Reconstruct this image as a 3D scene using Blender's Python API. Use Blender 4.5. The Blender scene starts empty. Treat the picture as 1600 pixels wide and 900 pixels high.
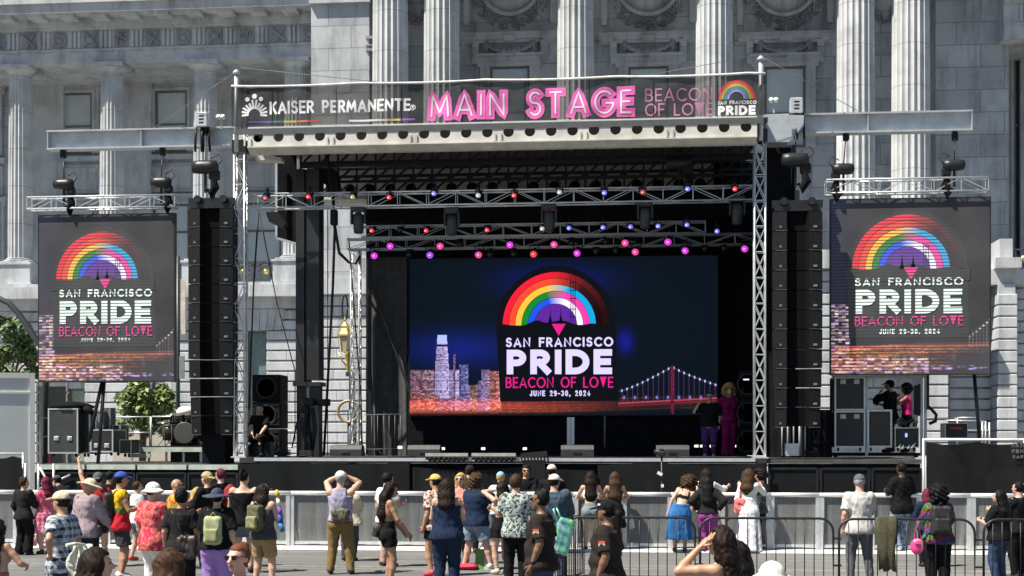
import bpy, bmesh, math, random
import numpy as np
from mathutils import Vector, Matrix, Euler

random.seed(7)
RNG = np.random.default_rng(7)
S = bpy.context.scene
COL = S.collection

# ------------------------------------------------------------------ camera, sky, sun, exposure
FPX, HOR, CAMH, YAW = 2200.0, 690.0, 2.33, math.radians(5.6)      # focal length and horizon in photo pixels (1600 wide)
cd = bpy.data.cameras.new("camera"); cam = bpy.data.objects.new("camera", cd); COL.objects.link(cam)
cd.sensor_width = 36.0; cd.lens = 36.0 * FPX / 1600.0
cd.shift_y = (HOR - 450.0) / 1600.0
cd.clip_start = 0.3; cd.clip_end = 3000.0
cam.location = (0, 0, CAMH); cam.rotation_euler = (math.radians(90), 0, YAW)
S.camera = cam

SUN_EL, SUN_LEFT = 58.0, 57.0                 # elevation; degrees to the left of the facade's normal
sun_dir = Vector((-math.sin(math.radians(SUN_LEFT)) * math.cos(math.radians(SUN_EL)),
                  -math.cos(math.radians(SUN_LEFT)) * math.cos(math.radians(SUN_EL)), math.sin(math.radians(SUN_EL))))
W = bpy.data.worlds.new("World"); S.world = W; W.use_nodes = True
nt = W.node_tree; bg = nt.nodes["Background"]
sky = nt.nodes.new("ShaderNodeTexSky"); sky.sky_type = 'NISHITA'; sky.sun_disc = False; sky.ozone_density = 3.5; sky.air_density = 1.2; sky.dust_density = 0.4
sky.sun_elevation = math.radians(SUN_EL)
sky.sun_rotation = math.atan2(sun_dir.x, sun_dir.y)
nt.links.new(sky.outputs[0], bg.inputs[0]); bg.inputs[1].default_value = 0.05
ld = bpy.data.lights.new("sun", 'SUN'); ld.energy = 5.0; ld.angle = math.radians(0.5); ld.color = (1.0, 0.925, 0.79)
sun = bpy.data.objects.new("sun", ld); COL.objects.link(sun)
sun.location = (-40, 0, 60)
sun.rotation_euler = (-sun_dir).to_track_quat('-Z', 'Y').to_euler()
S.view_settings.view_transform = 'Standard'; S.view_settings.look = 'None'
S.view_settings.exposure = 0.86; S.view_settings.gamma = 1.0; S.view_settings.use_curve_mapping = False
S.cycles.max_bounces = 6; S.cycles.transparent_max_bounces = 12
S.cycles.use_denoising = True

# ------------------------------------------------------------------ projection helpers
CY, SY = math.cos(YAW), math.sin(YAW)
def at(u, v, Y):
    """World point at distance plane y=Y seen at photo pixel (u, v)."""
    dx, dz = (u - 800.0) / FPX, (HOR - v) / FPX
    x, y = dx * CY - SY, dx * SY + CY
    t = Y / y
    return Vector((x * t, Y, CAMH + dz * t))
def X(u, Y): return at(u, 0, Y).x
def Z(v, Y, u=800): return at(u, v, Y).z
def K(u, Y):
    """Metres per photo pixel at plane Y near column u."""
    dx = (u - 800.0) / FPX
    return Y / (dx * SY + CY) / FPX

# ------------------------------------------------------------------ tagging, things and parts
def tag(o, label=None, cat=None, group=None, kind=None):
    if label: o["label"] = label
    if cat: o["category"] = cat
    if group: o["group"] = group
    if kind: o["kind"] = kind
    return o
def thing(name, loc, label, cat, group=None, rz=0.0):
    o = bpy.data.objects.new(name, None); COL.objects.link(o)
    o.empty_display_size = 0.2; o.location = loc; o.rotation_euler = (0, 0, rz)
    return tag(o, label, cat, group)
def origin_of(o):
    p = Vector((0, 0, 0))
    while o is not None:
        p += o.location; o = o.parent
    return p
def copy_tree(o, parent=None):
    c = o.copy(); COL.objects.link(c); c.parent = parent
    for ch in o.children: copy_tree(ch, c)
    return c

class MB:
    """Collects simple shapes (world coordinates) into one mesh."""
    def __init__(s): s.v = []; s.f = []; s.m = []; s.sm = []; s.n = 0
    def add(s, vs, fs, mi=0, smooth=False):
        b = s.n
        s.v.extend([tuple(p) for p in vs]); s.n += len(vs)
        for f in fs: s.f.append([b + i for i in f]); s.m.append(mi); s.sm.append(smooth)
        return s
    def box(s, x0, x1, y0, y1, z0, z1, mi=0):
        v = [(x, y, z) for z in (z0, z1) for y in (y0, y1) for x in (x0, x1)]
        return s.add(v, [(0, 2, 3, 1), (4, 5, 7, 6), (0, 1, 5, 4), (2, 6, 7, 3), (0, 4, 6, 2), (1, 3, 7, 5)], mi)
    def cbox(s, c, sz, mi=0, rot=None, bev=0.0):
        """Box round a centre with optional rotation matrix and chamfered vertical/horizontal edges."""
        hx, hy, hz = sz[0] / 2, sz[1] / 2, sz[2] / 2
        c = Vector(c)
        if bev <= 0:
            v = [Vector((x, y, z)) for z in (-hz, hz) for y in (-hy, hy) for x in (-hx, hx)]
            f = [(0, 2, 3, 1), (4, 5, 7, 6), (0, 1, 5, 4), (2, 6, 7, 3), (0, 4, 6, 2), (1, 3, 7, 5)]
        else:
            b = bev; ring = [(-hx + b, -hy), (hx - b, -hy), (hx, -hy + b), (hx, hy - b), (hx - b, hy), (-hx + b, hy), (-hx, hy - b), (-hx, -hy + b)]
            sc = lambda p, k: (p[0] * (1 - b * k / max(hx, 1e-6)), p[1] * (1 - b * k / max(hy, 1e-6)))
            v = []
            for zz, k in ((-hz, 1), (-hz + b, 0), (hz - b, 0), (hz, 1)):
                v += [Vector((*sc(p, k), zz)) for p in ring]
            f = [tuple(range(7, -1, -1)), tuple(range(24, 32))]
            for r in range(3):
                for i in range(8): f.append((r * 8 + i, r * 8 + (i + 1) % 8, (r + 1) * 8 + (i + 1) % 8, (r + 1) * 8 + i))
        if rot is not None: v = [rot @ p for p in v]
        return s.add([p + c for p in v], f, mi)
    def bar(s, p, q, w, h=None, mi=0, up=(0, 0, 1)):
        h = w if h is None else h
        p, q = Vector(p), Vector(q); d = (q - p)
        if d.length < 1e-6: return s
        d.normalize(); u = Vector(up)
        if abs(d.dot(u)) > 0.98: u = Vector((0, 1, 0))
        a = d.cross(u).normalized() * (w / 2); b = a.cross(d).normalized() * (h / 2)
        v = [p - a - b, p + a - b, p + a + b, p - a + b, q - a - b, q + a - b, q + a + b, q - a + b]
        return s.add(v, [(0, 1, 2, 3), (7, 6, 5, 4), (0, 4, 5, 1), (1, 5, 6, 2), (2, 6, 7, 3), (3, 7, 4, 0)], mi)
    def tube(s, pts, r, n=8, mi=0, cap=True, smooth=True):
        pts = [Vector(p) for p in pts]; m = len(pts)
        rs = r if isinstance(r, (list, tuple)) else [r] * m
        vs = []; ref = None
        for i, p in enumerate(pts):
            d = (pts[min(i + 1, m - 1)] - pts[max(i - 1, 0)])
            d = d.normalized() if d.length > 1e-9 else Vector((0, 0, 1))
            if ref is None or abs(ref.dot(d)) > 0.95:
                ref = Vector((0, 0, 1)) if abs(d.z) < 0.9 else Vector((1, 0, 0))
            a = d.cross(ref).normalized(); b = a.cross(d).normalized(); ref = b
            for k in range(n):
                t = 2 * math.pi * k / n
                vs.append(p + a * (rs[i] * math.cos(t)) + b * (rs[i] * math.sin(t)))
        fs = []
        for i in range(m - 1):
            for k in range(n): fs.append((i * n + k, i * n + (k + 1) % n, (i + 1) * n + (k + 1) % n, (i + 1) * n + k))
        s.add(vs, fs, mi, smooth)
        if cap:
            b = s.n - m * n
            s.f.append([b + k for k in range(n - 1, -1, -1)]); s.m.append(mi); s.sm.append(False)
            s.f.append([b + (m - 1) * n + k for k in range(n)]); s.m.append(mi); s.sm.append(False)
        return s
    def lathe(s, prof, c, n=24, mi=0, smooth=True, rot=None, caps=True):
        """prof: (radius, z) pairs about a vertical axis through c."""
        c = Vector(c); vs = []
        for r, z in prof:
            for k in range(n):
                t = 2 * math.pi * k / n; p = Vector((r * math.cos(t), r * math.sin(t), z))
                vs.append(c + (rot @ p if rot is not None else p))
        fs = []; m = len(prof)
        for i in range(m - 1):
            for k in range(n): fs.append((i * n + k, i * n + (k + 1) % n, (i + 1) * n + (k + 1) % n, (i + 1) * n + k))
        if caps: fs += [tuple(range(n - 1, -1, -1)), tuple((m - 1) * n + k for k in range(n))]
        return s.add(vs, fs, mi, smooth)
    def prism(s, poly, y0, y1, mi=0):
        """poly: (x, z) outline extruded from y0 to y1."""
        n = len(poly)
        vs = [(x, y0, z) for x, z in poly] + [(x, y1, z) for x, z in poly]
        fs = [tuple(range(n)), tuple(range(2 * n - 1, n - 1, -1))] + [(i, i + n, (i + 1) % n + n, (i + 1) % n) for i in range(n)]
        return s.add(vs, fs, mi)
    def prism_x(s, poly, x0, x1, mi=0):
        """poly: (y, z) outline extruded from x0 to x1."""
        n = len(poly)
        vs = [(x0, y, z) for y, z in poly] + [(x1, y, z) for y, z in poly]
        fs = [tuple(range(n - 1, -1, -1)), tuple(range(n, 2 * n))] + [((i + 1) % n, (i + 1) % n + n, i + n, i) for i in range(n)]
        return s.add(vs, fs, mi)
    def build(s, name, mats, parent=None, fix=True):
        if not isinstance(mats, (list, tuple)): mats = [mats]
        off = origin_of(parent) if parent is not None else Vector((0, 0, 0))
        me = bpy.data.meshes.new(name)
        vs = s.v if parent is None else [(p[0] - off.x, p[1] - off.y, p[2] - off.z) for p in s.v]
        me.from_pydata(vs, [], s.f)
        for m in mats: me.materials.append(m)
        me.polygons.foreach_set("material_index", s.m)
        me.polygons.foreach_set("use_smooth", s.sm)
        if fix:
            bm = bmesh.new(); bm.from_mesh(me); bmesh.ops.recalc_face_normals(bm, faces=bm.faces); bm.to_mesh(me); bm.free()
        me.update()
        o = bpy.data.objects.new(name, me); COL.objects.link(o)
        if parent is not None: o.parent = parent
        return o

# ------------------------------------------------------------------ materials
MATS = {}
def s2l(c): return tuple(((x / 255.0) / 12.92 if x / 255.0 <= 0.04045 else ((x / 255.0 + 0.055) / 1.055) ** 2.4) for x in c)
class N:
    """Tiny node-building helper around a Principled material."""
    def __init__(s, name):
        s.m = bpy.data.materials.new(name); s.m.use_nodes = True; s.t = s.m.node_tree
        s.p = s.t.nodes["Principled BSDF"]; s.out = s.t.nodes["Material Output"]
    def n(s, kind, **kw):
        x = s.t.nodes.new("ShaderNode" + kind)
        for k, v in kw.items():
            if k in x.inputs: x.inputs[k].default_value = v
            else: setattr(x, k, v)
        return x
    def l(s, a, b): s.t.links.new(a, b)
    def coord(s, out="Object", scale=(1, 1, 1), rot=(0, 0, 0)):
        c = s.n("TexCoord"); mp = s.n("Mapping"); s.l(c.outputs[out], mp.inputs[0])
        mp.inputs["Scale"].default_value = scale; mp.inputs["Rotation"].default_value = rot
        return mp.outputs[0]
    def ramp(s, fac, stops, interp='LINEAR'):
        r = s.n("ValToRGB"); s.l(fac, r.inputs[0]); cr = r.color_ramp; cr.interpolation = interp
        while len(cr.elements) < len(stops): cr.elements.new(0.5)
        for e, (p, c) in zip(cr.elements, stops):
            e.position = p; e.color = (*c, 1) if len(c) == 3 else c
        return r.outputs[0]
    def mix(s, fac, a, b, mode='MIX'):
        x = s.n("Mix", data_type='RGBA', blend_type=mode)
        for sock, val in ((x.inputs[0], fac), (x.inputs[6], a), (x.inputs[7], b)):
            if hasattr(val, "is_linked"): s.l(val, sock)
            elif isinstance(val, (int, float)): sock.default_value = val
            else: sock.default_value = (*val, 1)
        return x.outputs[2]
    def math(s, op, a, b=0.0, c=0.0):
        x = s.n("Math", operation=op)
        for i, val in enumerate((a, b, c)):
            if hasattr(val, "is_linked"): s.l(val, x.inputs[i])
            else: x.inputs[i].default_value = val
        return x.outputs[0]
    def bump(s, h, strength=0.3, dist=0.01):
        b = s.n("Bump"); b.inputs["Strength"].default_value = strength; b.inputs["Distance"].default_value = dist
        s.l(h, b.inputs["Height"]); s.l(b.outputs[0], s.p.inputs["Normal"])
    def set(s, **kw):
        for k, v in kw.items():
            k = k.replace("_", " ")
            if hasattr(v, "is_linked"): s.l(v, s.p.inputs[k])
            elif isinstance(v, tuple) and len(v) == 3: s.p.inputs[k].default_value = (*v, 1)
            else: s.p.inputs[k].default_value = v
        return s.m

def mat(name, col, rough=0.6, metal=0.0, var=0.18, scale=6.0, bump=0.0, bscale=40.0, spec=0.5):
    """Procedural paint / metal / cloth: a base colour broken up by two noises."""
    if name in MATS: return MATS[name]
    k = N(name); co = k.coord()
    n1 = k.n("TexNoise", Scale=scale, Detail=5.0, Roughness=0.6); k.l(co, n1.inputs[0])
    lo = tuple(c * (1 - var) for c in col); hi = tuple(min(1, c * (1 + var)) for c in col)
    c = k.ramp(n1.outputs[0], [(0.3, lo), (0.7, hi)])
    k.set(Base_Color=c, Roughness=rough, Metallic=metal, Specular_IOR_Level=spec)
    if bump:
        n2 = k.n("TexNoise", Scale=bscale, Detail=4.0); k.l(co, n2.inputs[0]); k.bump(n2.outputs[0], bump, 0.02)
    MATS[name] = k.m
    return k.m
def emit(name, col, strength=1.0, base=(0.02, 0.02, 0.02)):
    if name in MATS: return MATS[name]
    k = N(name); co = k.coord(); n1 = k.n("TexNoise", Scale=14.0); k.l(co, n1.inputs[0])
    c = k.ramp(n1.outputs[0], [(0.2, tuple(x * 0.75 for x in col)), (0.8, col)])
    k.set(Base_Color=base, Roughness=0.4, Emission_Color=c, Emission_Strength=strength)
    MATS[name] = k.m
    return k.m

ALU = mat("aluminium", (0.62, 0.64, 0.66), 0.42, 0.55, 0.12, 9)
STEEL = mat("galvanised_steel", (0.47, 0.50, 0.53), 0.45, 0.35, 0.16, 3)
BLACK = mat("black_paint", (0.012, 0.013, 0.015), 0.5, 0.0, 0.3, 5, spec=0.25)
BLACKM = mat("black_metal", (0.017, 0.018, 0.021), 0.42, 0.2, 0.3, 5)
RUBBER = mat("black_rubber", (0.012, 0.012, 0.013), 0.7)
DRAPE = mat("black_drape", (0.009, 0.010, 0.012), 0.95, 0, 0.35, 3, 0.4, 12, spec=0.1)
VINYL = mat("black_vinyl", (0.008, 0.009, 0.010), 0.55, 0, 0.25, 2, 0.25, 5, spec=0.2)
WHITE = mat("white_paint", (0.78, 0.78, 0.76), 0.5, 0, 0.06, 4)
GOLD = mat("gilded_metal", (0.72, 0.50, 0.16), 0.3, 0.8, 0.15, 12)
# ------------------------------------------------------------------ setting: ground
def ground_mat():
    k = N("asphalt"); co = k.coord()
    big = k.n("TexNoise", Scale=0.35, Detail=6.0, Roughness=0.6); k.l(co, big.inputs[0])
    fine = k.n("TexNoise", Scale=55.0, Detail=3.0, Roughness=0.7); k.l(co, fine.inputs[0])
    streak = k.n("TexNoise", Scale=1.0, Detail=5.0, Roughness=0.6); k.l(k.coord(scale=(0.35, 3.2, 1)), streak.inputs[0])
    vor = k.n("TexVoronoi", Scale=60.0); k.l(co, vor.inputs[0])
    pt = k.n("TexVoronoi", Scale=0.22); k.l(co, pt.inputs[0])
    a = k.ramp(big.outputs[0], [(0.3, (0.10, 0.104, 0.104)), (0.7, (0.190, 0.195, 0.193))])
    b = k.ramp(streak.outputs[0], [(0.35, (0.088, 0.092, 0.092)), (0.65, (0.225, 0.23, 0.227))])
    c = k.mix(0.55, a, b)
    sp = k.ramp(vor.outputs[0], [(0.0, (1.25, 1.25, 1.22)), (0.5, (0.8, 0.8, 0.8))])
    c = k.mix(0.6, c, sp, 'MULTIPLY')
    c = k.mix(.5, c, k.ramp(pt.outputs[1], [(.2, (.78, .78, .78)), (.8, (1.2, 1.2, 1.18))]), 'MULTIPLY')
    cr = k.n("TexVoronoi", Scale=0.45); cr.feature = 'DISTANCE_TO_EDGE'
    wob = k.n("TexNoise", Scale=3.0, Detail=3.0); k.l(co, wob.inputs[0]); k.l(k.mix(0.12, co, wob.outputs[1]), cr.inputs[0])
    c = k.mix(k.math('MULTIPLY', k.math('LESS_THAN', cr.outputs[0], 0.003), 0.5), c, (0.07, 0.07, 0.07))
    k.set(Base_Color=c, Roughness=0.9); k.bump(fine.outputs[0], 0.5, 0.01)
    return k.m
b = MB(); b.add([(-400, -60, 0), (400, -60, 0), (400, 500, 0), (-400, 500, 0)], [(0, 1, 2, 3)])
ground = tag(b.build("ground", ground_mat()), kind="structure")
LINE = mat("worn_road_paint", (0.24, 0.235, 0.22), 0.85, 0, 0.5, 5)
b = MB(); yl = 2.33 * 2200 / (889 - 690)
b.add([(-30, yl, .004), (6.5, yl, .004), (6.5, yl + .16, .004), (-30, yl + .16, .004)], [(0, 1, 2, 3)])
b.add([(-30, yl + 2.05, .004), (3, yl + 2.05, .004), (3, yl + 2.12, .004), (-30, yl + 2.12, .004)], [(0, 1, 2, 3)])
tag(b.build("road_marking", LINE), kind="structure")
b = MB(); b.box(-60, 60, 46.5, 80, 0.0, 0.13)
tag(b.build("pavement", mat("concrete_paving", (0.26, 0.255, 0.24), 0.9, 0, 0.15, 1.2, 0.2, 30)), kind="structure")

# ------------------------------------------------------------------ the stone building
def stone(name, joints=None, tint=(1, 1, 1), grime=0.85):
    tint = tuple(a * b for a, b in zip(tint, (.955, 1.0, 1.06)))
    k = N(name); co = k.coord()
    n1 = k.n("TexNoise", Scale=0.9, Detail=7.0, Roughness=0.65); k.l(co, n1.inputs[0])
    n2 = k.n("TexNoise", Scale=30.0, Detail=4.0); k.l(co, n2.inputs[0])
    n3 = k.n("TexNoise", Scale=1.0, Detail=5.0, Roughness=0.7); k.l(k.coord(scale=(1.6, 1.6, 0.22)), n3.inputs[0])
    c = k.ramp(n1.outputs[0], [(0.28, tuple(.38 * t for t in tint)), (0.5, tuple(.53 * t for t in tint)), (0.75, tuple(.62 * t for t in tint))])
    c = k.mix(grime, c, k.ramp(n3.outputs[0], [(0.30, (0.52, 0.52, 0.52)), (0.52, (1, 1, 1))]), 'MULTIPLY')
    c = k.mix(0.35, c, k.ramp(n2.outputs[0], [(0.3, (0.75, 0.75, 0.75)), (0.7, (1.1, 1.1, 1.1))]), 'MULTIPLY')
    if joints == 'ashlar':
        sp = k.n("SeparateXYZ"); k.l(co, sp.inputs[0]); cb = k.n("CombineXYZ"); k.l(sp.outputs[0], cb.inputs[0]); k.l(sp.outputs[2], cb.inputs[1])
        br = k.n("TexBrick"); k.l(cb.outputs[0], br.inputs[0])
        br.inputs["Color1"].default_value = (1, 1, 1, 1); br.inputs["Color2"].default_value = (0.74, 0.76, 0.78, 1); br.inputs["Mortar"].default_value = (0.55, 0.55, 0.55, 1)
        br.inputs["Scale"].default_value = 1.0; br.inputs["Mortar Size"].default_value = 0.022; br.inputs["Brick Width"].default_value = 1.9; br.inputs["Row Height"].default_value = 0.92
        br.inputs["Mortar Smooth"].default_value = 0.2
        c = k.mix(1.0, c, br.outputs[0], 'MULTIPLY')
        k.bump(br.outputs[1], -0.3, 0.01)
    elif joints == 'drums':
        sp = k.n("SeparateXYZ"); k.l(co, sp.inputs[0])
        fr = k.math('FRACT', k.math('MULTIPLY', k.math('ADD', sp.outputs[2], k.math('MULTIPLY', sp.outputs[0], 0.013)), 0.62))
        c = k.mix(k.math('LESS_THAN', fr, 0.016), c, (0.27, 0.27, 0.27))
        k.bump(n2.outputs[0], 0.25, 0.02)
    else: k.bump(n2.outputs[0], 0.35, 0.02)
    k.set(Base_Color=c, Roughness=0.88)
    return k.m
ST = stone("granite"); STA = stone("granite_ashlar", 'ashlar'); STC = stone("granite_drums", 'drums', (1.04, 1.03, 1.01), 0.6)
STD = stone("weathered_granite", None, (0.60, 0.60, 0.62), 0.7)
PANE = mat("window_blind_glass", (0.50, 0.56, 0.59), 0.35, 0, 0.12, 0.6)
DARKGL = mat("dark_glass", (0.035, 0.042, 0.05), 0.1, 0, 0.3, 1)
SASH = mat("bronze_sash", (0.12, 0.125, 0.12), 0.5)
IRON = mat("wrought_iron", (0.07, 0.08, 0.08), 0.5, 0.4)

YB = 57.0
city = thing("city_hall", (at(800, 0, YB).x, YB, 0.13), "grey granite civic building with fluted columns behind the stage", "building")
def part(name, mb, m, parent=None): return mb.build(name, m, parent or city)

def flute_ring(R, n=20, k=6, d=0.115):
    out = []
    for i in range(n):
        for j in range(k):
            t = j / k; a = 2 * math.pi * (i + t) / n
            rr = R * (1 - d * math.sin(math.pi * t) ** 0.8) if 0 < j else R
            out.append((rr * math.cos(a), rr * math.sin(a)))
    return out
def column(x, y, z0, z1, r, name="column", top=0.87, cap=True):
    """Fluted shaft with base mouldings and a Doric capital as its sub-parts."""
    b = MB(); zs = np.linspace(z0 + r * .45, z1 - (r * .9 if cap else 0), 7); rings = []
    for i, z in enumerate(zs):
        t = i / 6.0; R = r * (1 - (1 - top) * t ** 1.5)
        rings.append([(x + p[0], y + p[1], z) for p in flute_ring(R)])
    n = len(rings[0]); vs = [p for q in rings for p in q]; fs = []
    for i in range(6):
        for k in range(n): fs.append((i * n + k, i * n + (k + 1) % n, (i + 1) * n + (k + 1) % n, (i + 1) * n + k))
    b.add(vs, fs)
    o = part(name, b, STC)
    q = MB(); q.box(x - r * 1.33, x + r * 1.33, y - r * 1.33, y + r * 1.33, z0, z0 + r * .16)
    q.lathe([(r * 1.3, z0 + r * .16), (r * 1.34, z0 + r * .22), (r * 1.3, z0 + r * .29), (r * 1.13, z0 + r * .31), (r * 1.12, z0 + r * .36), (r * 1.16, z0 + r * .38), (r * 1.14, z0 + r * .44), (r * 1.0, z0 + r * .47)], (x, y, 0), 32)
    part("base", q, ST, o)
    if cap:
        q = MB(); c = z1; t = r * top
        q.lathe([(t * 1.0, c - r * .92), (t * 1.04, c - r * .90), (t * 1.04, c - r * .84), (t * 1.0, c - r * .82), (t * 1.02, c - r * .62), (t * 1.12, c - r * .58), (t * 1.14, c - r * .54), (t * 1.26, c - r * .44), (t * 1.46, c - r * .34), (t * 1.52, c - r * .28)], (x, y, 0), 32)
        q.box(x - t * 1.6, x + t * 1.6, y - t * 1.6, y + t * 1.6, c - r * .28, c)
        part("capital", q, ST, o)
    return o

def rust(u0, u1, Y, z0, z1, holes=(), name="base_wall", h=0.44, depth=0.15, back=1.2):
    """Rusticated courses with open joints; holes are (u0, u1, ztop, zbottom)."""
    b = MB(); x0, x1 = X(u0, Y), X(u1, Y); n = max(1, round((z1 - z0) / h)); h = (z1 - z0) / n; rnd = random.Random(int(u0 * 7 + Y))
    hs = [(X(a, Y), X(c, Y), zt, zb) for a, c, zt, zb in holes]
    for i in range(n):
        a, c = z0 + i * h, z0 + (i + 1) * h - 0.075
        spans = [(x0, x1)]
        for hx0, hx1, zt, zb in hs:
            if a < zt - 0.05 and c > zb + 0.05:
                new = []
                for s0, s1 in spans:
                    if hx0 > s0: new.append((s0, min(s1, hx0)))
                    if hx1 < s1: new.append((max(s0, hx1), s1))
                spans = [s for s in new if s[1] - s[0] > 0.02]
        for s0, s1 in spans:
            p = s0
            first = True
            while p < s1 - 1e-3:
                w = (1.0 if (i % 2 and first) else 1.9) * rnd.uniform(.85, 1.15); first = False
                q = min(s1, p + w)
                if s1 - q < 0.5: q = s1
                b.cbox(((p + q) / 2, Y + depth / 2 + .05, (a + c) / 2), (q - p - (.012 if q < s1 else 0), depth + .1, c - a), bev=0.018)
                p = q
    # backing wall behind the joints, cut round the openings
    cuts = sorted({z0, z1} | {z for _, _, t, bt in hs for z in (t, bt) if z0 < z < z1})
    for a, c in zip(cuts, cuts[1:]):
        spans = [(x0, x1)]
        for hx0, hx1, zt, zb in hs:
            if a < zt - 1e-4 and c > zb + 1e-4:
                spans = [s for s0, s1 in spans for s in ((s0, min(s1, hx0)), (max(s0, hx1), s1)) if s[1] - s[0] > 0.02]
        for s0, s1 in spans: b.box(s0, s1, Y + depth, Y + back, a, c)
    return part(name, b, ST)

def window(x0, x1, Y, z0, z1, glass=None, meet=0.5, depth=0.35, bars=1):
    """Sash window: frame part with pane and sash sub-parts, set in a reveal."""
    f = MB(); w = 0.09
    f.box(x0, x0 + w, Y, Y + .12, z0, z1); f.box(x1 - w, x1, Y, Y + .12, z0, z1)
    f.box(x0 + w, x1 - w, Y, Y + .12, z1 - w, z1); f.box(x0 + w, x1 - w, Y, Y + .12, z0, z0 + w)
    o = part("window", f, SASH)
    p = MB(); p.box(x0 + w, x1 - w, Y + .07, Y + .09, z0 + w, z1 - w); part("pane", p, glass or PANE, o)
    s = MB(); zm = z0 + (z1 - z0) * meet; s.box(x0 + w, x1 - w, Y + .02, Y + .068, zm - .04, zm + .04)
    part("sash", s, SASH, o)
    return o
def surround(x0, x1, Y, z0, z1, w=0.32, proud=0.14, ears=0.12, name="window_surround"):
    b = MB()
    b.box(x0 - w, x0, Y - proud, Y, z0, z1); b.box(x1, x1 + w, Y - proud, Y, z0, z1)
    b.box(x0 - w - ears, x1 + w + ears, Y - proud - .003, Y, z1, z1 + w)
    b.box(x0 - w * .45, x0 - .004, Y - proud - .05, Y - proud, z0, z1 - .004); b.box(x1 + .004, x1 + w * .45, Y - proud - .05, Y - proud, z0, z1 - .004)
    b.box(x0 - w * .45, x1 + w * .45, Y - proud - .053, Y - proud - .003, z1, z1 + w * .4)
    b.box(x0 - w - .2, x1 + w + .2, Y - proud - .2, Y, z1 + w * 1.0 + .004, z1 + w * 1.0 + .10)
    return part(name, b, ST)
def festoon(x0, x1, Y, z, sag, r=0.09):
    r *= 1.35; q = MB(); q.box(x0 - .2, x1 + .2, Y + .03, Y + .119, z - sag - .12, z + .16); part("festoon_panel", q, STD)
    b = MB(); rnd = random.Random(int(x0 * 50)); pts = []; rs = []
    for i in range(25):
        t = i / 24.0; pts.append((x0 + (x1 - x0) * t, Y - .03 - rnd.random() * .03, z - sag * (1 - (2 * t - 1) ** 2) + rnd.uniform(-.02, .02)))
        rs.append(r * (0.55 + 0.75 * (1 - (2 * t - 1) ** 2)) * rnd.uniform(.75, 1.25))
    b.tube(pts, rs, 7, smooth=False)
    for sx in (x0, x1):
        b.lathe([(.02, -.07), (.12, -.05), (.13, .04), (.03, .07)], (sx, Y - .02, z + .05), 10, rot=Matrix.Rotation(math.radians(90), 3, 'X'))
        b.tube([(sx, Y - .03, z), (sx + rnd.uniform(-.06, .06), Y - .05, z - .2), (sx + rnd.uniform(-.08, .08), Y - .03, z - sag * 1.1)], [.07, .09, .03], 6, smooth=False)
    for i in range(14):
        t = rnd.random(); p = Vector((x0 + (x1 - x0) * t, Y - .03, z - sag * (1 - (2 * t - 1) ** 2) + rnd.uniform(-.16, .2)))
        b.tube([p, p + Vector((rnd.uniform(-.13, .13), -.02, rnd.uniform(-.13, .13)))], [.045, .02], 5, smooth=False)
    return part("festoon", b, STD)

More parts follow.
